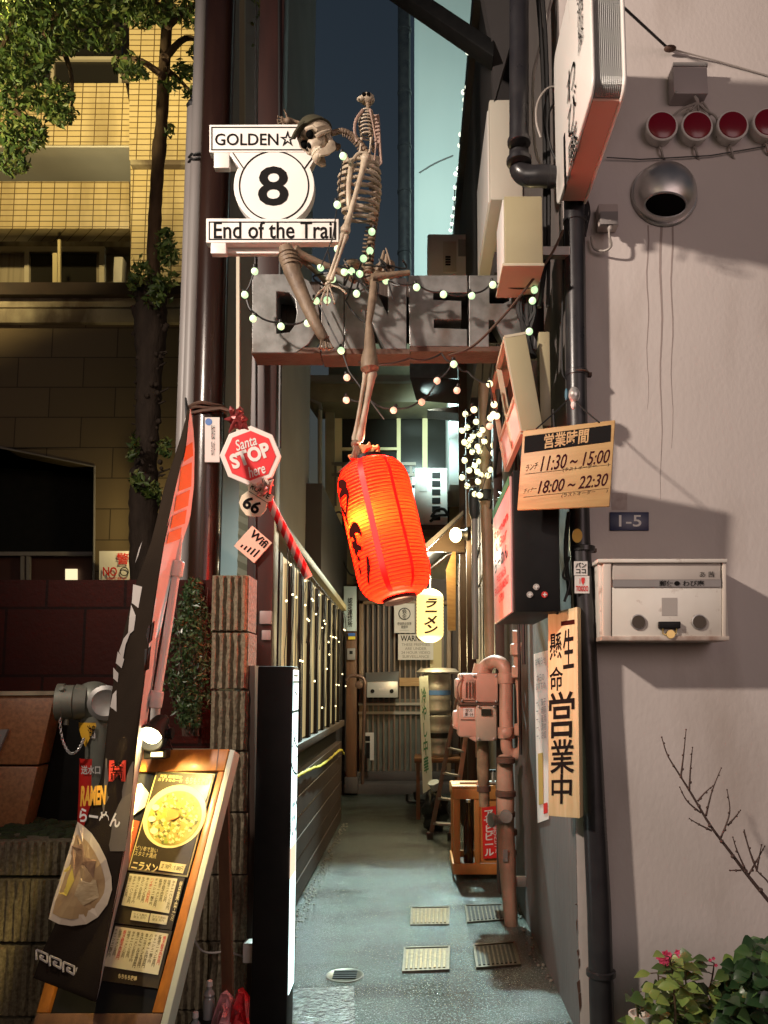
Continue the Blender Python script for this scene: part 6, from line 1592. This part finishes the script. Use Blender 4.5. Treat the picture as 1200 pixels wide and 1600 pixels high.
# ------------------------------------------------------------------ lit floor sign at the alley mouth
t = T('floor_light_box', 'tall black floor sign whose lit white face points into the alley', 'sign', (-.59,3.3,0))
X1 = -.515
MB().box((-.665,3.24,.02),(X1-.0035,3.40,1.565)).build('case', blackm, t, bevel=.006)
MB().box((-.72,3.12,.0),(-.47,3.48,.02)).build('base', blackm, t, bevel=.004)
lit = mat('light_box_face', (.8,.85,.82), .4, emis=(.74,1.0,.97), estr=2.2)
MB().box((X1-.003,3.255,.24),(X1,3.388,1.55)).build('lit_face', lit, t)
text('ラ\nー\nメ\nン', [V((X1,3.385,1.53)),V((X1,3.22,1.53)),V((X1,3.22,1.10)),V((X1,3.385,1.10))], mat('teal_print',(.02,.15,.17),.4), t, .0, lift=.0015)
text('OPEN', [V((X1,3.385,1.0)),V((X1,3.22,1.0)),V((X1,3.22,.86)),V((X1,3.385,.86))], bpy.data.materials['teal_print'], t, .0, lift=.0015)
MB().prism([V((X1+.001,3.37,.82)),V((X1+.001,3.23,.82)),V((X1+.001,3.23,.70)),V((X1+.001,3.37,.70))],(.0008,0,0)).build('picture', mat('faded_picture',(.5,.25,.15),.5,emis=(1,.7,.5),estr=1.2,sample=False), t)

# ------------------------------------------------------------------ nobori flag
rows = [(640,293,295,298),(670,286,292,302),(700,277,289,304),(760,257,275,303),(810,245,264,297),(850,235,255,284),(905,214,246,267),(960,200,238,256),(1010,188,231,247),(1060,178,225,240),(1100,172,220,234),(1140,167,216,228),(1180,163,212,223),(1215,158,209,216),(1260,141,204,210),(1300,128,199,206),(1350,112,190,201),(1400,98,181,189),(1450,85,170,178),(1500,68,160,167),(1540,58,154,158),(1566,52,149,151)]
def frow(y):
    for i in range(len(rows)-1):
        if rows[i][0] <= y <= rows[i+1][0]:
            u = (y-rows[i][0])/(rows[i+1][0]-rows[i][0]); return [rows[i][k]+(rows[i+1][k]-rows[i][k])*u for k in (1,2,3)]
    return rows[-1][1:]
def fdepth(u, y, front=True):
    k = (y-640)/930; base = 3.02-.50*k
    if front: return base - .10*u + .018*math.sin(u*5+y*.012)*(.3+k) + .012*math.sin(y*.03+u*3)
    return base - .10 + .20*u + .01*math.sin(y*.04)
def FL(px, py, lift=0):
    l,f,r = frow(py); u = (px-l)/max(.5,f-l); return P(px,py,fdepth(min(1.05,max(-.05,u)),py)-lift)
t = T('ramen_banner', 'tall black ramen banner hanging crooked from a leaning white pole', 'banner', P(150,1700,2.7))
mb = MB(); vs=[]; fs=[]; nu=14; ys=[640+926*i/90 for i in range(91)]
for y in ys:
    l,f,r = frow(y)
    yb = y + (0 if y<1500 else 0)
    for i in range(nu+1): u=i/nu; vs.append(P(l+(f-l)*u, yb - (0 if y<1440 else (y-1440)/126*38*(1-u)), fdepth(u,y)))
for j in range(90):
    for i in range(nu): a=j*(nu+1)+i; fs.append((a,a+1,a+nu+2,a+nu+1))
mb.add(vs,fs); o = mb.build('cloth', clothblack, t, ang=180)
so = o.modifiers.new('thick','SOLIDIFY'); so.thickness=.004; so.offset=1
mb = MB(); vs=[]; fs=[]; nu2=6; ys2=[640+926*i/90 for i in range(91)]
for y in ys2:
    l,f,r = frow(y)
    for i in range(nu2+1): u=i/nu2; vs.append(P(f+(r-f)*u, y, fdepth(u,y,False)+.003))
for j in range(90):
    for i in range(nu2): a=j*(nu2+1)+i; fs.append((a,a+1,a+nu2+2,a+nu2+1))
mb.add(vs,fs); mb.build('turned_edge', clothwhite, t, ang=180)
def FR(px,py):
    l,f,r = frow(py); u=(px-f)/max(.5,r-f); return P(px,py,fdepth(u,py,False)-.004)
mb = MB()
for pl_ in ([(290,698),(301,690),(302,712),(287,722)],[(283,730),(300,722),(299,760),(279,768)],[(276,775),(297,765),(294,790),(272,800)],[(270,806),(292,796),(289,818),(266,826)],[(264,832),(284,824),(282,842),(260,850)]):
    mb.add([FR(*p) for p in pl_],[list(range(len(pl_)))])
build_each(mb, 'orange_print', clothorange, t, smooth=False)
mb = MB()
for pl_ in ([(232,978),(242,970),(238,1000),(231,1008),(228,992)],[(226,1015),(236,1010),(233,1045),(225,1050)]): mb.add([FR(*p) for p in pl_],[list(range(len(pl_)))])
build_each(mb, 'black_print', clothblack, t, smooth=False)
mb = MB()   # white brush edge on the far side of the dark face
for pl_ in ([(208,913),(222,917),(216,950),(206,942)],[(205,945),(212,962),(209,985),(200,993),(202,965)],[(207,980),(193,998),(186,1018),(192,1030),(196,1008)],[(184,1018),(194,1030),(190,1044),(181,1036)],[(177,1043),(185,1052),(184,1066),(177,1060)],[(176,1085),(182,1078),(182,1112),(172,1104)],[(217,857),(222,846),(216,868),(211,880)]):
    mb.add([FL(*p,.004) for p in pl_],[list(range(len(pl_)))])
build_each(mb, 'brush_print', greyprint, t, smooth=False)
mb = MB(); mb.add([FL(x,y,.003) for x,y in ((165,1185),(209,1190),(206,1240),(196,1330),(172,1330),(160,1260))],[list(range(6))]); mb.build('faded_print', mat('faded_brown',(.12,.095,.075),.8,col2=(.08,.065,.05),nscale=8,namt=.6), t, smooth=False)
def flq(x0,y0,x1,y1,l=.006,dx=0): return [FL(x0,y0,l),FL(x1,y0,l),FL(x1+dx,y1,l),FL(x0+dx,y1,l)]
MB().slab(flq(171,1188,197,1221,.005,-1),.001).build('red_seal', mat('vermilion',(.75,.06,.03),.6), t)
text('谷\n而', flq(174,1191,194,1218,.009,-1), brownsteel, t, .0, line=.85)
text('RAMEN', [FL(128,1228,.008),FL(167,1227,.008),FL(165,1257,.008),FL(126,1260,.008)], mat('ramen_orange',(.75,.38,.04),.6), t, .05)
text('らーめん', [FL(126,1262,.008),FL(190,1271,.008),FL(188,1294,.008),FL(124,1284,.008)], whitesign, t, .03)
# bowl print
drop = [(121,1284),(130,1290),(143,1302),(155,1320),(166,1342),(174,1370),(175,1390),(168,1413),(153,1433),(135,1444),(112,1447),(92,1444),(76,1436),(82,1410),(95,1370),(106,1335),(115,1305)]
def shrink(pl_, k, cx, cy): return [(cx+(x-cx)*k, cy+(y-cy)*k) for x,y in pl_]
mb = MB(); cx_,cy_ = 125,1380
def fan(mb, pl_, l):
    cx0=sum(p[0] for p in pl_)/len(pl_); cy0=sum(p[1] for p in pl_)/len(pl_); n=len(pl_)
    rings=[1,.66,.33]; vs=[]
    for r_ in rings: vs += [FL(cx0+(x-cx0)*r_, cy0+(y-cy0)*r_, l) for x,y in pl_]
    vs.append(FL(cx0,cy0,l)); fs=[]
    for k in range(2):
        for i in range(n): q_=(i+1)%n; fs.append((k*n+i,k*n+q_,(k+1)*n+q_,(k+1)*n+i))
    for i in range(n): fs.append((2*n+i,2*n+(i+1)%n,3*n))
    mb.add(vs,fs)
fan(mb, drop, .007); mb.build('bowl_print', mat('bowl_cream',(.60,.50,.38),.7,col2=(.46,.36,.25),nscale=9,namt=.6), t, smooth=False)
mb = MB(); fan(mb, shrink(drop[:-1],.83,112,1385), .009); mb.build('soup_print', mat('soup_tan',(.45,.30,.14),.7,col2=(.28,.16,.07),nscale=16,namt=.8), t, smooth=False)
mb = MB(); fan(mb,[(100,1360),(112,1350),(116,1375),(104,1400),(92,1395)],.011); mb.build('lemon_print', mat('lemon',(.65,.48,.08),.7), t, smooth=False)
mb = MB(); fan(mb,[(112,1322),(128,1318),(150,1345),(146,1372),(125,1350),(116,1372)],.011); mb.build('meat_print', mat('meat_brown',(.16,.08,.04),.7,col2=(.36,.22,.12),nscale=22,namt=.8), t, smooth=False)
mb = MB(); fan(mb,[(125,1372),(150,1375),(155,1402),(130,1415),(116,1398)],.011); mb.build('noodle_print', mat('noodle',(.55,.42,.24),.7,col2=(.36,.24,.11),nscale=40,namt=.8,stretch=(1,1,4)), t, smooth=False)
# meander border
mb = MB()
for k in range(4):
    ox, oy = 57+21*k, 1484+9.5*k
    path = [(0,16),(0,0),(17,0),(17,13),(6,11),(6,6),(11,7)]
    for (a,b) in zip(path[:-1],path[1:]):
        pa=(ox+a[0],oy+a[1]+a[0]*.42); pb=(ox+b[0],oy+b[1]+b[0]*.42)
        fdy=lambda x,y: P(x,y,fdepth(.5,min(1560,y+20))-.012)
        mb.tube([fdy(*pa),fdy(*pb)],.0032,4)
mb.build('meander_border', greyprint, t, smooth=False)
mb = MB(); mb.tube([P(293,655,3.08),P(284,790,3.02),P(277,888,2.98)],.011,12); mb.tube([P(277,885,2.98),P(262,985,2.92),P(245,1090,2.86)],.015,12); mb.tube([P(245,1085,2.96),P(240,1150,3.05),P(228,1300,3.05),P(215,1500,3.05)],.018,12); mb.build('pole', whitep, t)
mb = MB()
for (x,y,D) in ((277,890,2.97),(244,1094,2.85)): 
    c=P(x,y,D); mb.lathe(c,(.04,0,.3),[(-.03,.018),(-.025,.024),(.03,.024),(.035,.018)],14); mb.box(c+V((-.05,-.012,.0)),c+V((.02,.012,.022)))
build_each(mb, 'clamp', whitep, t, bevel=.003)
MB().tube([P(290,622,3.1),P(292,640,3.08),P(294,660,3.07)],[.004,.008,.01],8).build('tip', blackm, t)
MB().lathe((P(190,1600,2.6).x-.02,2.55,0),(0,0,1),[(0,.18),(.05,.17),(.08,.06),(.35,.03)],20).build('base', blackm, t)

# ------------------------------------------------------------------ menu board
t = T('menu_board', 'leaning orange wood framed ramen menu board lit by a clip lamp', 'menu board', P(220,1620,2.7))
TLm, TRm, BRm = P(172,1174,2.98), P(360,1172,2.86), P(244,1640,2.44)
pl = plane(TLm,TRm,BRm); nrm = pl[1]
def on(px, l=0.0): return [PP(x,y,pl)+nrm*l for x,y in px]
corner = [(172,1174),(360,1172),(243,1640),(45,1634)]
MB().prism(on(corner,-.004), -nrm*.02).build('back_panel', blackm, t)
def bar(px, m, name='frame_rail', l=.012, th=.034): return MB().prism(on(px,l), -nrm*th).build(name, m, t, bevel=.003)
bar([(172,1174),(360,1172),(352,1206),(164,1208)], orangewood)
bar([(343,1207),(352,1207),(258,1583),(240,1583)], orangewood)
bar([(165,1209),(183,1209),(78,1583),(60,1583)], orangewood)
bar([(60,1584),(257,1584),(245,1634),(46,1630)], brownwood)
MB().prism(on([(361,1172),(369,1174),(262,1610),(244,1636)],.010), -nrm*.045).build('side_edge', mat('pale_edge',(.50,.52,.42),.5), t, bevel=.003)
bar([(343,1172.5),(345,1172.5),(341,1206),(339,1206)], brownwood, 'joint', .0128, .002)
# posters
def sheet(px, m, name, l): return MB().prism(on(px,l), -nrm*.003).build(name, m, t)
sheet([(246,1205),(337,1210),(294,1371),(201,1360)], mat('poster_edge',(.65,.55,.25),.5), 'ramen_poster', .006)
sheet([(248,1207),(335,1212),(293,1368),(204,1358)], poster, 'ramen_poster', .009)
def ell(cx,cy,rx,ry,ang=-12,n=40,k=0): 
    out=[]
    for i in range(n):
        a=2*math.pi*i/n; x=rx*math.cos(a); y=ry*math.sin(a); x += -.24*y; out.append((cx+x,cy+y+.06*x))
    return out
sheet(ell(275,1277,48,50), mat('bowl_white',(.70,.60,.30),.4), 'bowl', .0105)
bowlo = t.children[-1]
sheet(ell(275,1280,41,43), mat('soup_yellow',(.42,.30,.06),.5,col2=(.55,.44,.10),nscale=30,namt=.8), 'soup', .012)
tops = [mat('topping_green',(.30,.36,.04),.5), mat('topping_pale',(.66,.58,.26),.5), mat('topping_dark',(.16,.15,.03),.5), mat('topping_orange',(.6,.26,.05),.5)]
mbs = [MB() for _ in tops]
for k in range(230):
    a=random.uniform(0,6.28); r=math.sqrt(random.random()); cx0=275+36*r*math.cos(a)-.24*38*r*math.sin(a); cy0=1280+38*r*math.sin(a)
    i = random.choices((0,1,2,3),(5,4,3,1.2))[0]
    q=on([(cx0+random.uniform(1.2,4)*math.cos(b+.3*math.sin(k)),cy0+random.uniform(1.2,4)*math.sin(b)) for b in [j*math.pi/3.5 for j in range(7)]],.0135+.0004*(k%6)); mbs[i].prism(q,-nrm*.001)
for mbx,mm in zip(mbs,tops): build_each(mbx, 'topping', mm, bowlo, smooth=False) if len(mbx.v) < 40*14 else mbx.build('topping', mm, bowlo, smooth=False)
sheet(circle(274,1275,10,20,8.5), tops[3], 'egg_yolk', .018); 
for (x,y) in ((247,1264),(241,1282),(244,1300)): sheet(circle(x,y,6,9,5), mat('egg_white',(.75,.68,.42),.4), 'tofu_piece', .0175)
ivk = mat('cream_print',(.68,.58,.30),.5)
text('ニラメン', on([(211,1346),(250,1352),(247,1366),(207,1359)]), ivk, t, .03, lift=.0115)
text('もちもち夜鳴', on([(294,1215),(330,1218),(327,1229),(291,1226)]), ivk, t, .03, lift=.0115)
text('特製 期間限定\nおすすめの一杯', on([(252,1211),(290,1214),(287,1225),(249,1222)]), ivk, t, .01, lift=.0115)
text('ピリ辛で旨い\nスタミナ満点', on([(216,1322),(250,1327),(246,1343),(212,1338)]), ivk, t, .0, lift=.0115)
sheet([(254,1347),(293,1352),(288,1366),(250,1361)], ivk, 'price_tag', .0112)
text('並 780円 / 大 880円', on([(257,1350),(290,1355),(287,1363),(254,1358)]), blackink, t, .0, lift=.013)
sheet([(205,1230),(222,1225),(234,1240),(228,1262),(208,1276),(196,1270)], mat('bowl_bright',(.75,.70,.50),.4), 'second_bowl', .008)
sheet([(196,1280),(220,1284),(196,1376),(176,1372)], mat('red_leaflet',(.55,.13,.05),.5), 'red_leaflet', .008)
text('餃\n子\n定\n食', on([(201,1290),(213,1292),(198,1352),(186,1350)]), ivk, t, .0, lift=.010)
sheet([(199,1363),(290,1372),(280,1412),(248,1480),(270,1453),(262,1448),(165,1440),(176,1430)][:3]+[(269,1453),(171,1441)], poster, 'menu_backing', .006)
sheet([(205,1366),(279,1374),(266,1428),(192,1415)], paper, 'menu_sheet', .010)
sheet([(209,1424),(236,1428),(233,1442),(206,1438)], paper, 'menu_card', .010); sheet([(238,1428),(265,1432),(262,1446),(235,1442)], paper, 'menu_card', .010)
sheet([(180,1445),(270,1455),(248,1545),(158,1532)], poster, 'menu_backing', .006)
sheet([(183,1448),(265,1460),(249,1524),(165,1510)], paper, 'menu_sheet', .010)
inkm = mat('menu_ink',(.10,.08,.03),.6)
rows_txt = ['醤油ラーメン 七百円','味噌ラーメン 八百円','塩ラーメン 七百五十円','辛ニラメン 九百円','チャーシュー麺 千円','焼き餃子 四百円','半チャーハン 三百円','生ビール 五百円','ハイボール 四百円']
def vcols(px, n, seed):
    rnd = random.Random(seed); tl_,tr_,br_,bl_ = [V((x,y,0)) for x,y in px]
    f=lambda u,v: (lambda p:(p.x,p.y))(tl_.lerp(tr_,u).lerp(bl_.lerp(br_,u),v))
    for k in range(n):
        s=rows_txt[(k*5+seed)%len(rows_txt)]; u0=(k+.12)/n; u1=(k+.82)/n; v1=rnd.uniform(.7,.95)
        text('\n'.join(s.replace(' ','')), on([f(u0,.06),f(u1,.06),f(u1,v1),f(u0,v1)]), inkm if (k*7+seed)%9 else redink, t, .01, lift=.0115, name='menu_writing', line=.9)
vcols([(205,1366),(279,1374),(266,1428),(192,1415)], 11, 1)
vcols([(183,1448),(265,1460),(249,1524),(165,1510)], 12, 4)
for (a_,b_) in ((209,1424),(238,1428)): text('ライス無料\n替玉 百円', on([(a_+3,b_+3),(a_+24,b_+6),(a_+22,b_+14),(a_+1,b_+11)]), inkm, t, .0, lift=.0115)
text('もちもち夜鳴', on([(188,1521),(217,1526),(215,1534),(186,1529)]), ivk, t, .03, lift=.0085)
text('営\n業\n中\n酒', on([(283,1377),(288,1378),(273,1440),(268,1439)]), ivk, t, .02, lift=.0085)
# rear legs so that it stands
c = PP(60,1630,pl); 
mb = MB()
for (x,y) in ((180,1180),(340,1180)):
    a=PP(x,y,pl)-nrm*.03; mb.prism([a+V((-.02,0,0)),a+V((.02,0,0)),V((a.x+.02,a.y+.25,0)),V((a.x-.02,a.y+.25,0))],(0,.03,0))
build_each(mb, 'rear_leg', brownwood, t)
mb = MB()
for (x,y) in ((70,1625),(235,1625)):
    a=PP(x,y,pl)-nrm*.02; mb.prism([a+V((-.02,0,.02)),a+V((.02,0,.02)),V((a.x+.02,a.y-.12,0)),V((a.x-.02,a.y-.12,0))],(0,.03,0))
build_each(mb, 'front_leg', brownwood, t)

# clip lamp
t = T('clip_spot_lamp', 'small black clip on spotlight shining on the menu board', 'lamp', P(245,1180,2.86))
hd = P(229,1160,2.74); bk = P(250,1128,2.86); d = (hd-bk).normalized()
MB().lathe(bk,d,[(-.02,.012),(-.01,.026),(.02,.032),(.05,.034),(.09,.048),(.115,.052),(.113,.047),(.085,.04)],22,cap=False).build('shade', blackm, t)
MB().lathe(bk+d*.082,d,[(0,.036),(.012,.034),(.02,.02),(.021,.001)],18).build('lit_bulb', mat('spot_bulb',(1,.95,.8),.4,emis=(1,.86,.5),estr=14), t)
mb = MB(); mb.box(P(232,1184,2.86),P(259,1171,2.80)); mb.build('clip', blackm, t, bevel=.006)
mb = MB(); mb.box(P(236,1182,2.795),P(254,1175,2.79)); mb.build('clip_label', whitep, t)
mb = MB(); mb.tube(smoothpath([P(250,1172,2.84),P(258,1155,2.86),P(262,1140,2.87),P(254,1130,2.87)],5),.012,8); mb.ball(P(259,1146,2.86),.02,10,7); mb.lathe(P(266,1146,2.86),(1,0,0),[(-.01,.008),(.0,.022),(.01,.022)],10); build_each(mb, 'joint', blackm, t)
mb = MB(); mb.tube(smoothpath([P(252,1124,2.88),P(258,1118,2.89),P(263,1128,2.9),P(262,1150,2.92),P(268,1170,2.95),P(276,1200,3.0)],5),.004,6); mb.build('lead', cablem, t)
tgt = PP(235,1330,pl)
lamp('clip_spot_light','SPOT',bk+d*.13+nrm*.09,150,(1,.75,.27),.025,target=tgt+V((0,0,-.16)),spot=125,blend=.7,parent=t)

# cable and outlet by the block wall
t = T('extension_lead', 'thin grey lead running from the menu board to a small outlet block', 'cable', P(345,1500,3.36))
mb = MB(); mb.tube(smoothpath([P(290,1440,3.30),P(302,1465,3.34),P(314,1484,3.35),P(330,1489,3.36),P(355,1487,3.36),P(375,1493,3.36),P(392,1499,3.36)],6),.0045,7); mb.build('lead', greycable, t)
mb = MB(); mb.box(P(384,1497,3.36),P(395,1474,3.30)); mb.build('outlet', whitep, t, bevel=.003)
MB().prism(Q(376,1040,398,1640,3.42),(0,.1,0)).build('dark_corner_board', darkwood, label='dark upright board between the ribbed pier and the black floor sign', cat='board')

# red plastic bag, bottles
t = T('red_plastic_bag', 'crumpled red and pink plastic bag at the foot of the floor sign', 'bag', P(362,1620,3.05))
def crumple(outl, D, th, m, seed):
    rnd = random.Random(seed); cx=sum(p[0] for p in outl)/len(outl); cy=sum(p[1] for p in outl)/len(outl); n=len(outl); rings=[1,.8,.6,.4,.2]; vs=[];fs=[]
    for r in rings:
        for x,y in outl: vs.append(P(cx+(x-cx)*r+rnd.uniform(-2,2), cy+(y-cy)*r+rnd.uniform(-2,2), D-th*(1-r*r)+rnd.uniform(-.022,.022)))
    vs.append(P(cx,cy,D-th)); b=len(vs)
    for r in rings[:1]:
        vs.append(P(cx,cy,D+th))
    for k in range(4):
        for i in range(n): q_=(i+1)%n; fs += [(k*n+i,k*n+q_,(k+1)*n+q_),(k*n+i,(k+1)*n+q_,(k+1)*n+i)]
    for i in range(n): fs += [(4*n+i,4*n+(i+1)%n,b-1),((i+1)%n,i,b)]
    return MB().add(vs,fs)
crumple([(338,1575),(345,1552),(356,1545),(366,1556),(370,1580),(366,1620),(330,1625),(331,1600)],3.05,.05,None,3).build('pink_film', pinkplast, t, smooth=False)
crumple([(362,1570),(370,1545),(381,1542),(390,1556),(389,1590),(394,1630),(356,1630),(360,1598)],3.02,.05,None,5).build('red_film', redplast, t, smooth=False)
for i,(x,y,lab) in enumerate(((326,1531,'clear capped bottle standing taller, behind the red plastic bag'),(304,1580,'clear capped bottle standing nearer, left of the red plastic bag'))):
    D=3.1-.05*i; c=P(x,y+60,D); h=P(x,y,D).z-c.z
    t = T('clear_bottle', lab, 'bottle', c, 'clear bottles by the red bag')
    MB().lathe(c,(0,0,1),[(0,.022),(h*.45,.023),(h*.55,.018),(h*.62,.022),(h*.7,.017),(h*.76,.010),(h*.86,.010)],16).build('body', mat('clear_plastic',(.30,.31,.30),.1,spec=.9), t)
    MB().lathe(c+V((0,0,h*.84)),(0,0,1),[(0,.012),(h*.13,.011),(h*.16,.006)],12).build('cap', whitep, t)
    MB().box((c.x-.06,D-.05,c.z-.7),(c.x+.06,D+.06,c.z)).build('dark_stand', blackm, label='dark plinth under the %s clear bottle' % ('taller' if i==0 else 'nearer'), cat='plinth')

# ------------------------------------------------------------------ plants at the bottom right
t = T('bare_sapling', 'bare budding sapling branch leaning before the pink wall', 'sapling', P(1230,1700,3.1))
mb = MB()
def twig(pts, r0, r1, D0=3.12):
    q = smoothpath([P(x,y,D0) for x,y in pts],5); n=len(q); rs=[r0+(r1-r0)*i/(n-1) for i in range(n)]; mb.tube(q, rs, 7)
    for i in range(2,n,3): mb.ball(q[i]+V((random.uniform(-.004,.004),-.002,0)), rs[i]*1.35+.0012, 6, 4)
    mb.ball(q[-1], r1*1.5+.001, 6, 4)
twig([(1260,1480),(1215,1425),(1170,1370),(1140,1330),(1110,1290),(1080,1240),(1060,1208),(1043,1180),(1034,1152)],.0085,.002)
for pts in ([(1064,1212),(1068,1180),(1072,1140)],[(1077,1233),(1079,1200),(1082,1168)],[(1103,1275),(1113,1235),(1127,1200)],[(1090,1252),(1102,1238),(1114,1228)],[(1095,1270),(1074,1252),(1062,1230)],[(1112,1298),(1092,1288),(1077,1279)],[(1126,1310),(1140,1270),(1136,1234)],[(1137,1290),(1150,1275),(1157,1266)],
            [(1168,1370),(1185,1340),(1195,1322)],[(1168,1366),(1152,1330),(1145,1308)],[(1158,1360),(1140,1360)],[(1240,1430),(1200,1378),(1180,1355),(1162,1300)],[(1182,1362),(1190,1320)],[(1182,1358),(1170,1325),(1163,1297)]): twig(pts,.0042,.0016,3.12+random.uniform(-.03,.03))
mb.tube([P(1260,1480,3.12),P(1275,1560,3.1),P(1275,1720,3.1)],[.009,.012,.014],8)
mb.build('branch', mat('twig_brown',(.06,.035,.028),.7), t)

def leafblade(mb, c, d, n, L, W):   # folded leaf with a midrib
    d=V(d).normalized(); n=V(n); n=(n-d*n.dot(d)).normalized(); s=d.cross(n); prof=[0,.55,.95,1,.75,.38,0]; vs=[];fs=[]
    for i,k in enumerate(prof):
        u=i/6; c0=c+d*L*u - n*L*.25*u*u; 
        vs += [c0-s*W*k+n*W*.35*k, c0, c0+s*W*k+n*W*.35*k]
    for i in range(6):
        for j in range(2): a=i*3+j; fs.append((a,a+1,a+4,a+3))
    mb.add(vs,fs)
lg1 = mat('geranium_leaf',(.15,.24,.05),.4,col2=(.24,.29,.08),nscale=18,namt=.7); lg2 = mat('geranium_leaf_dark',(.05,.10,.025),.4,col2=(.08,.13,.03),nscale=18,namt=.6)
t = T('flowering_plant', 'leafy plant with small pink flowers before the pink wall', 'plant', P(1075,1720,2.95))
mb = MB(); st = MB()
stems = [((1050,1700),(1055,1600),(1052,1530),(1046,1495)),((1060,1700),(1063,1600),(1062,1540),(1063,1500)),((1095,1700),(1090,1600),(1110,1540),(1116,1505)),((1030,1700),(1025,1620),(1030,1560),(1028,1520)),((1120,1700),(1125,1620),(1140,1570),(1135,1530)),((1000,1640),(996,1580),(990,1550)),((1075,1700),(1080,1640),(1095,1585),(1103,1560))]
for s_ in stems:
    D=2.95+random.uniform(-.1,.08); q=smoothpath([P(x,y,D) for x,y in s_],5); st.tube(q,[.006-.0035*i/(len(q)-1) for i in range(len(q))],6)
    for i in range(3,len(q)):
        if random.random()<.75:
            a=random.uniform(0,6.28); d=V((math.cos(a),-.6*abs(math.sin(a))-.2,random.uniform(.0,.5))); mb.m=random.randrange(2); st.tube([q[i],q[i]+d.normalized()*.03],.002,5); leafblade(mb,q[i]+d.normalized()*.03,d,V((0,-.5,1)),random.uniform(.045,.08),random.uniform(.018,.032))
for k in range(200):
    x=random.uniform(1005,1150); ymin=1520+30*math.sin(x*.07); y=random.uniform(ymin,1640); c=P(x,y,2.95+random.uniform(-.15,.12)); a=random.uniform(0,6.28); d=V((math.cos(a),-.4,random.uniform(-.3,.4))); mb.m=random.randrange(2); leafblade(mb,c,d,V((random.uniform(-.3,.3),-.7,.8)),random.uniform(.035,.075),random.uniform(.014,.030))
for (x0,y0,x1,y1) in ((1060,1540,1058,1488),(1072,1540,1068,1490)): st.tube([P(x0,y0,2.94),P(x1,y1,2.94)],.003,6)
st.build('stem', mat('plant_stem',(.09,.06,.03),.6), t); mb.build('foliage', [lg1,lg2], t, ang=60)
for (x,y,n_,s_) in ((1040,1494,9,.022),(1064,1497,6,.016),(1113,1500,3,.010)):
    mb = MB(); c=P(x,y,2.92)
    for k in range(n_):
        o_=c+V((random.uniform(-.022,.022),random.uniform(-.02,.01),random.uniform(-.016,.02)))
        for j in range(5): a=2*math.pi*j/5+k; leafblade(mb,o_,V((math.cos(a),-.5,math.sin(a))),V((0,-1,.2)),s_*.8,s_*.33)
    mb.build('flower', petal, t)
t = T('corner_shrub', 'dark leafy shrub at the lower right corner of the picture', 'shrub', P(1200,1720,2.9))
mb = MB(); st = MB()
for k in range(420):
    a=random.uniform(0,6.28); r=math.sqrt(random.random()); x=1205+75*r*math.cos(a); y=1560+95*r*math.sin(a)
    if y<1470 and x<1175: continue
    if y<1462: continue
    c=P(x,y,2.9+random.uniform(-.2,.2)); aa=random.uniform(0,6.28); mb.m=random.choice((0,1,1)); leafblade(mb,c,V((math.cos(aa),-.4,random.uniform(-.4,.5))),V((random.uniform(-.3,.3),-.7,.8)),random.uniform(.05,.085),random.uniform(.02,.034))
for k in range(10): st.tube([P(1210,1720,2.95),P(1200+random.uniform(-30,40),1600,2.92),P(1200+random.uniform(-50,60),random.uniform(1470,1540),2.9)],[.009,.006,.002],6)
st.build('stem', bark, t); mb.build('foliage', [mat('shrub_leaf',(.045,.10,.03),.35,col2=(.08,.15,.04),nscale=14,namt=.7),mat('shrub_leaf_dark',(.022,.055,.018),.35)], t, ang=60)
t = T('white_flower_pot', 'white glazed flower pot at the left of the flowering plant', 'pot', P(1000,1700,2.95))
c=P(1004,1700,2.97); h=P(1004,1583,2.97).z-c.z; MB().lathe(c,(0,0,1),[(0,.028),(h*.9,.038),(h*.92,.043),(h,.043),(h,.036),(h*.93,.033),(h*.93,.001)],22).build('pot', potwhite, t)
mb = MB(); mb.tube(smoothpath([P(1003,1590,2.97),P(998,1575,2.97),P(988,1545,2.97)],4),.003,5)
for k in range(7): leafblade(mb,P(1003+random.uniform(-4,4),1588-4*k,2.97),V((random.uniform(-1,1),-.3,.5)),V((0,-.5,1)),.03,.011)
mb.build('seedling', lg2, t)

# ------------------------------------------------------------------ clutter on the right wall and grime along the alley
mbc = MB()
for k in range(22):
    y0 = random.uniform(4.2,8.5); z0 = random.uniform(2.6,4.6); x = random.uniform(.56,.67)
    mbc.tube(sag((x,y0,z0),(x+random.uniform(-.03,.02),y0+random.uniform(.4,2.2),z0+random.uniform(-.7,.7)),random.uniform(.02,.18),10), random.uniform(.004,.011), 6)
for k in range(7):
    y0 = random.uniform(4.6,7.5); mbc.tube([(.665,y0,random.uniform(.9,1.8)),(.66,y0+.02,random.uniform(3,4.4))], random.uniform(.006,.013), 6)
o = mbc.build('wall_cables', cablem, label='loose black cables strung along the upper right wall of the alley', cat='cables', kind='stuff')
mb = MB()
for k in range(420):
    if k < 300: x = -.775+abs(random.gauss(0,.03)); y = random.uniform(3.6,8.3)
    else: x = .68-abs(random.gauss(0,.03)); y = random.uniform(3.5,10.4)
    r = random.uniform(.003,.010); mb.ball((x,y,.008+r*.4),(r*random.uniform(.8,1.6),r,r*.7),5,4)
mb.build('grit', mat('grit',(.12,.11,.09),.7,col2=(.3,.28,.22),nscale=30,namt=.8), label='grit and small litter gathered along the foot of the alley walls', cat='grit', kind='stuff')
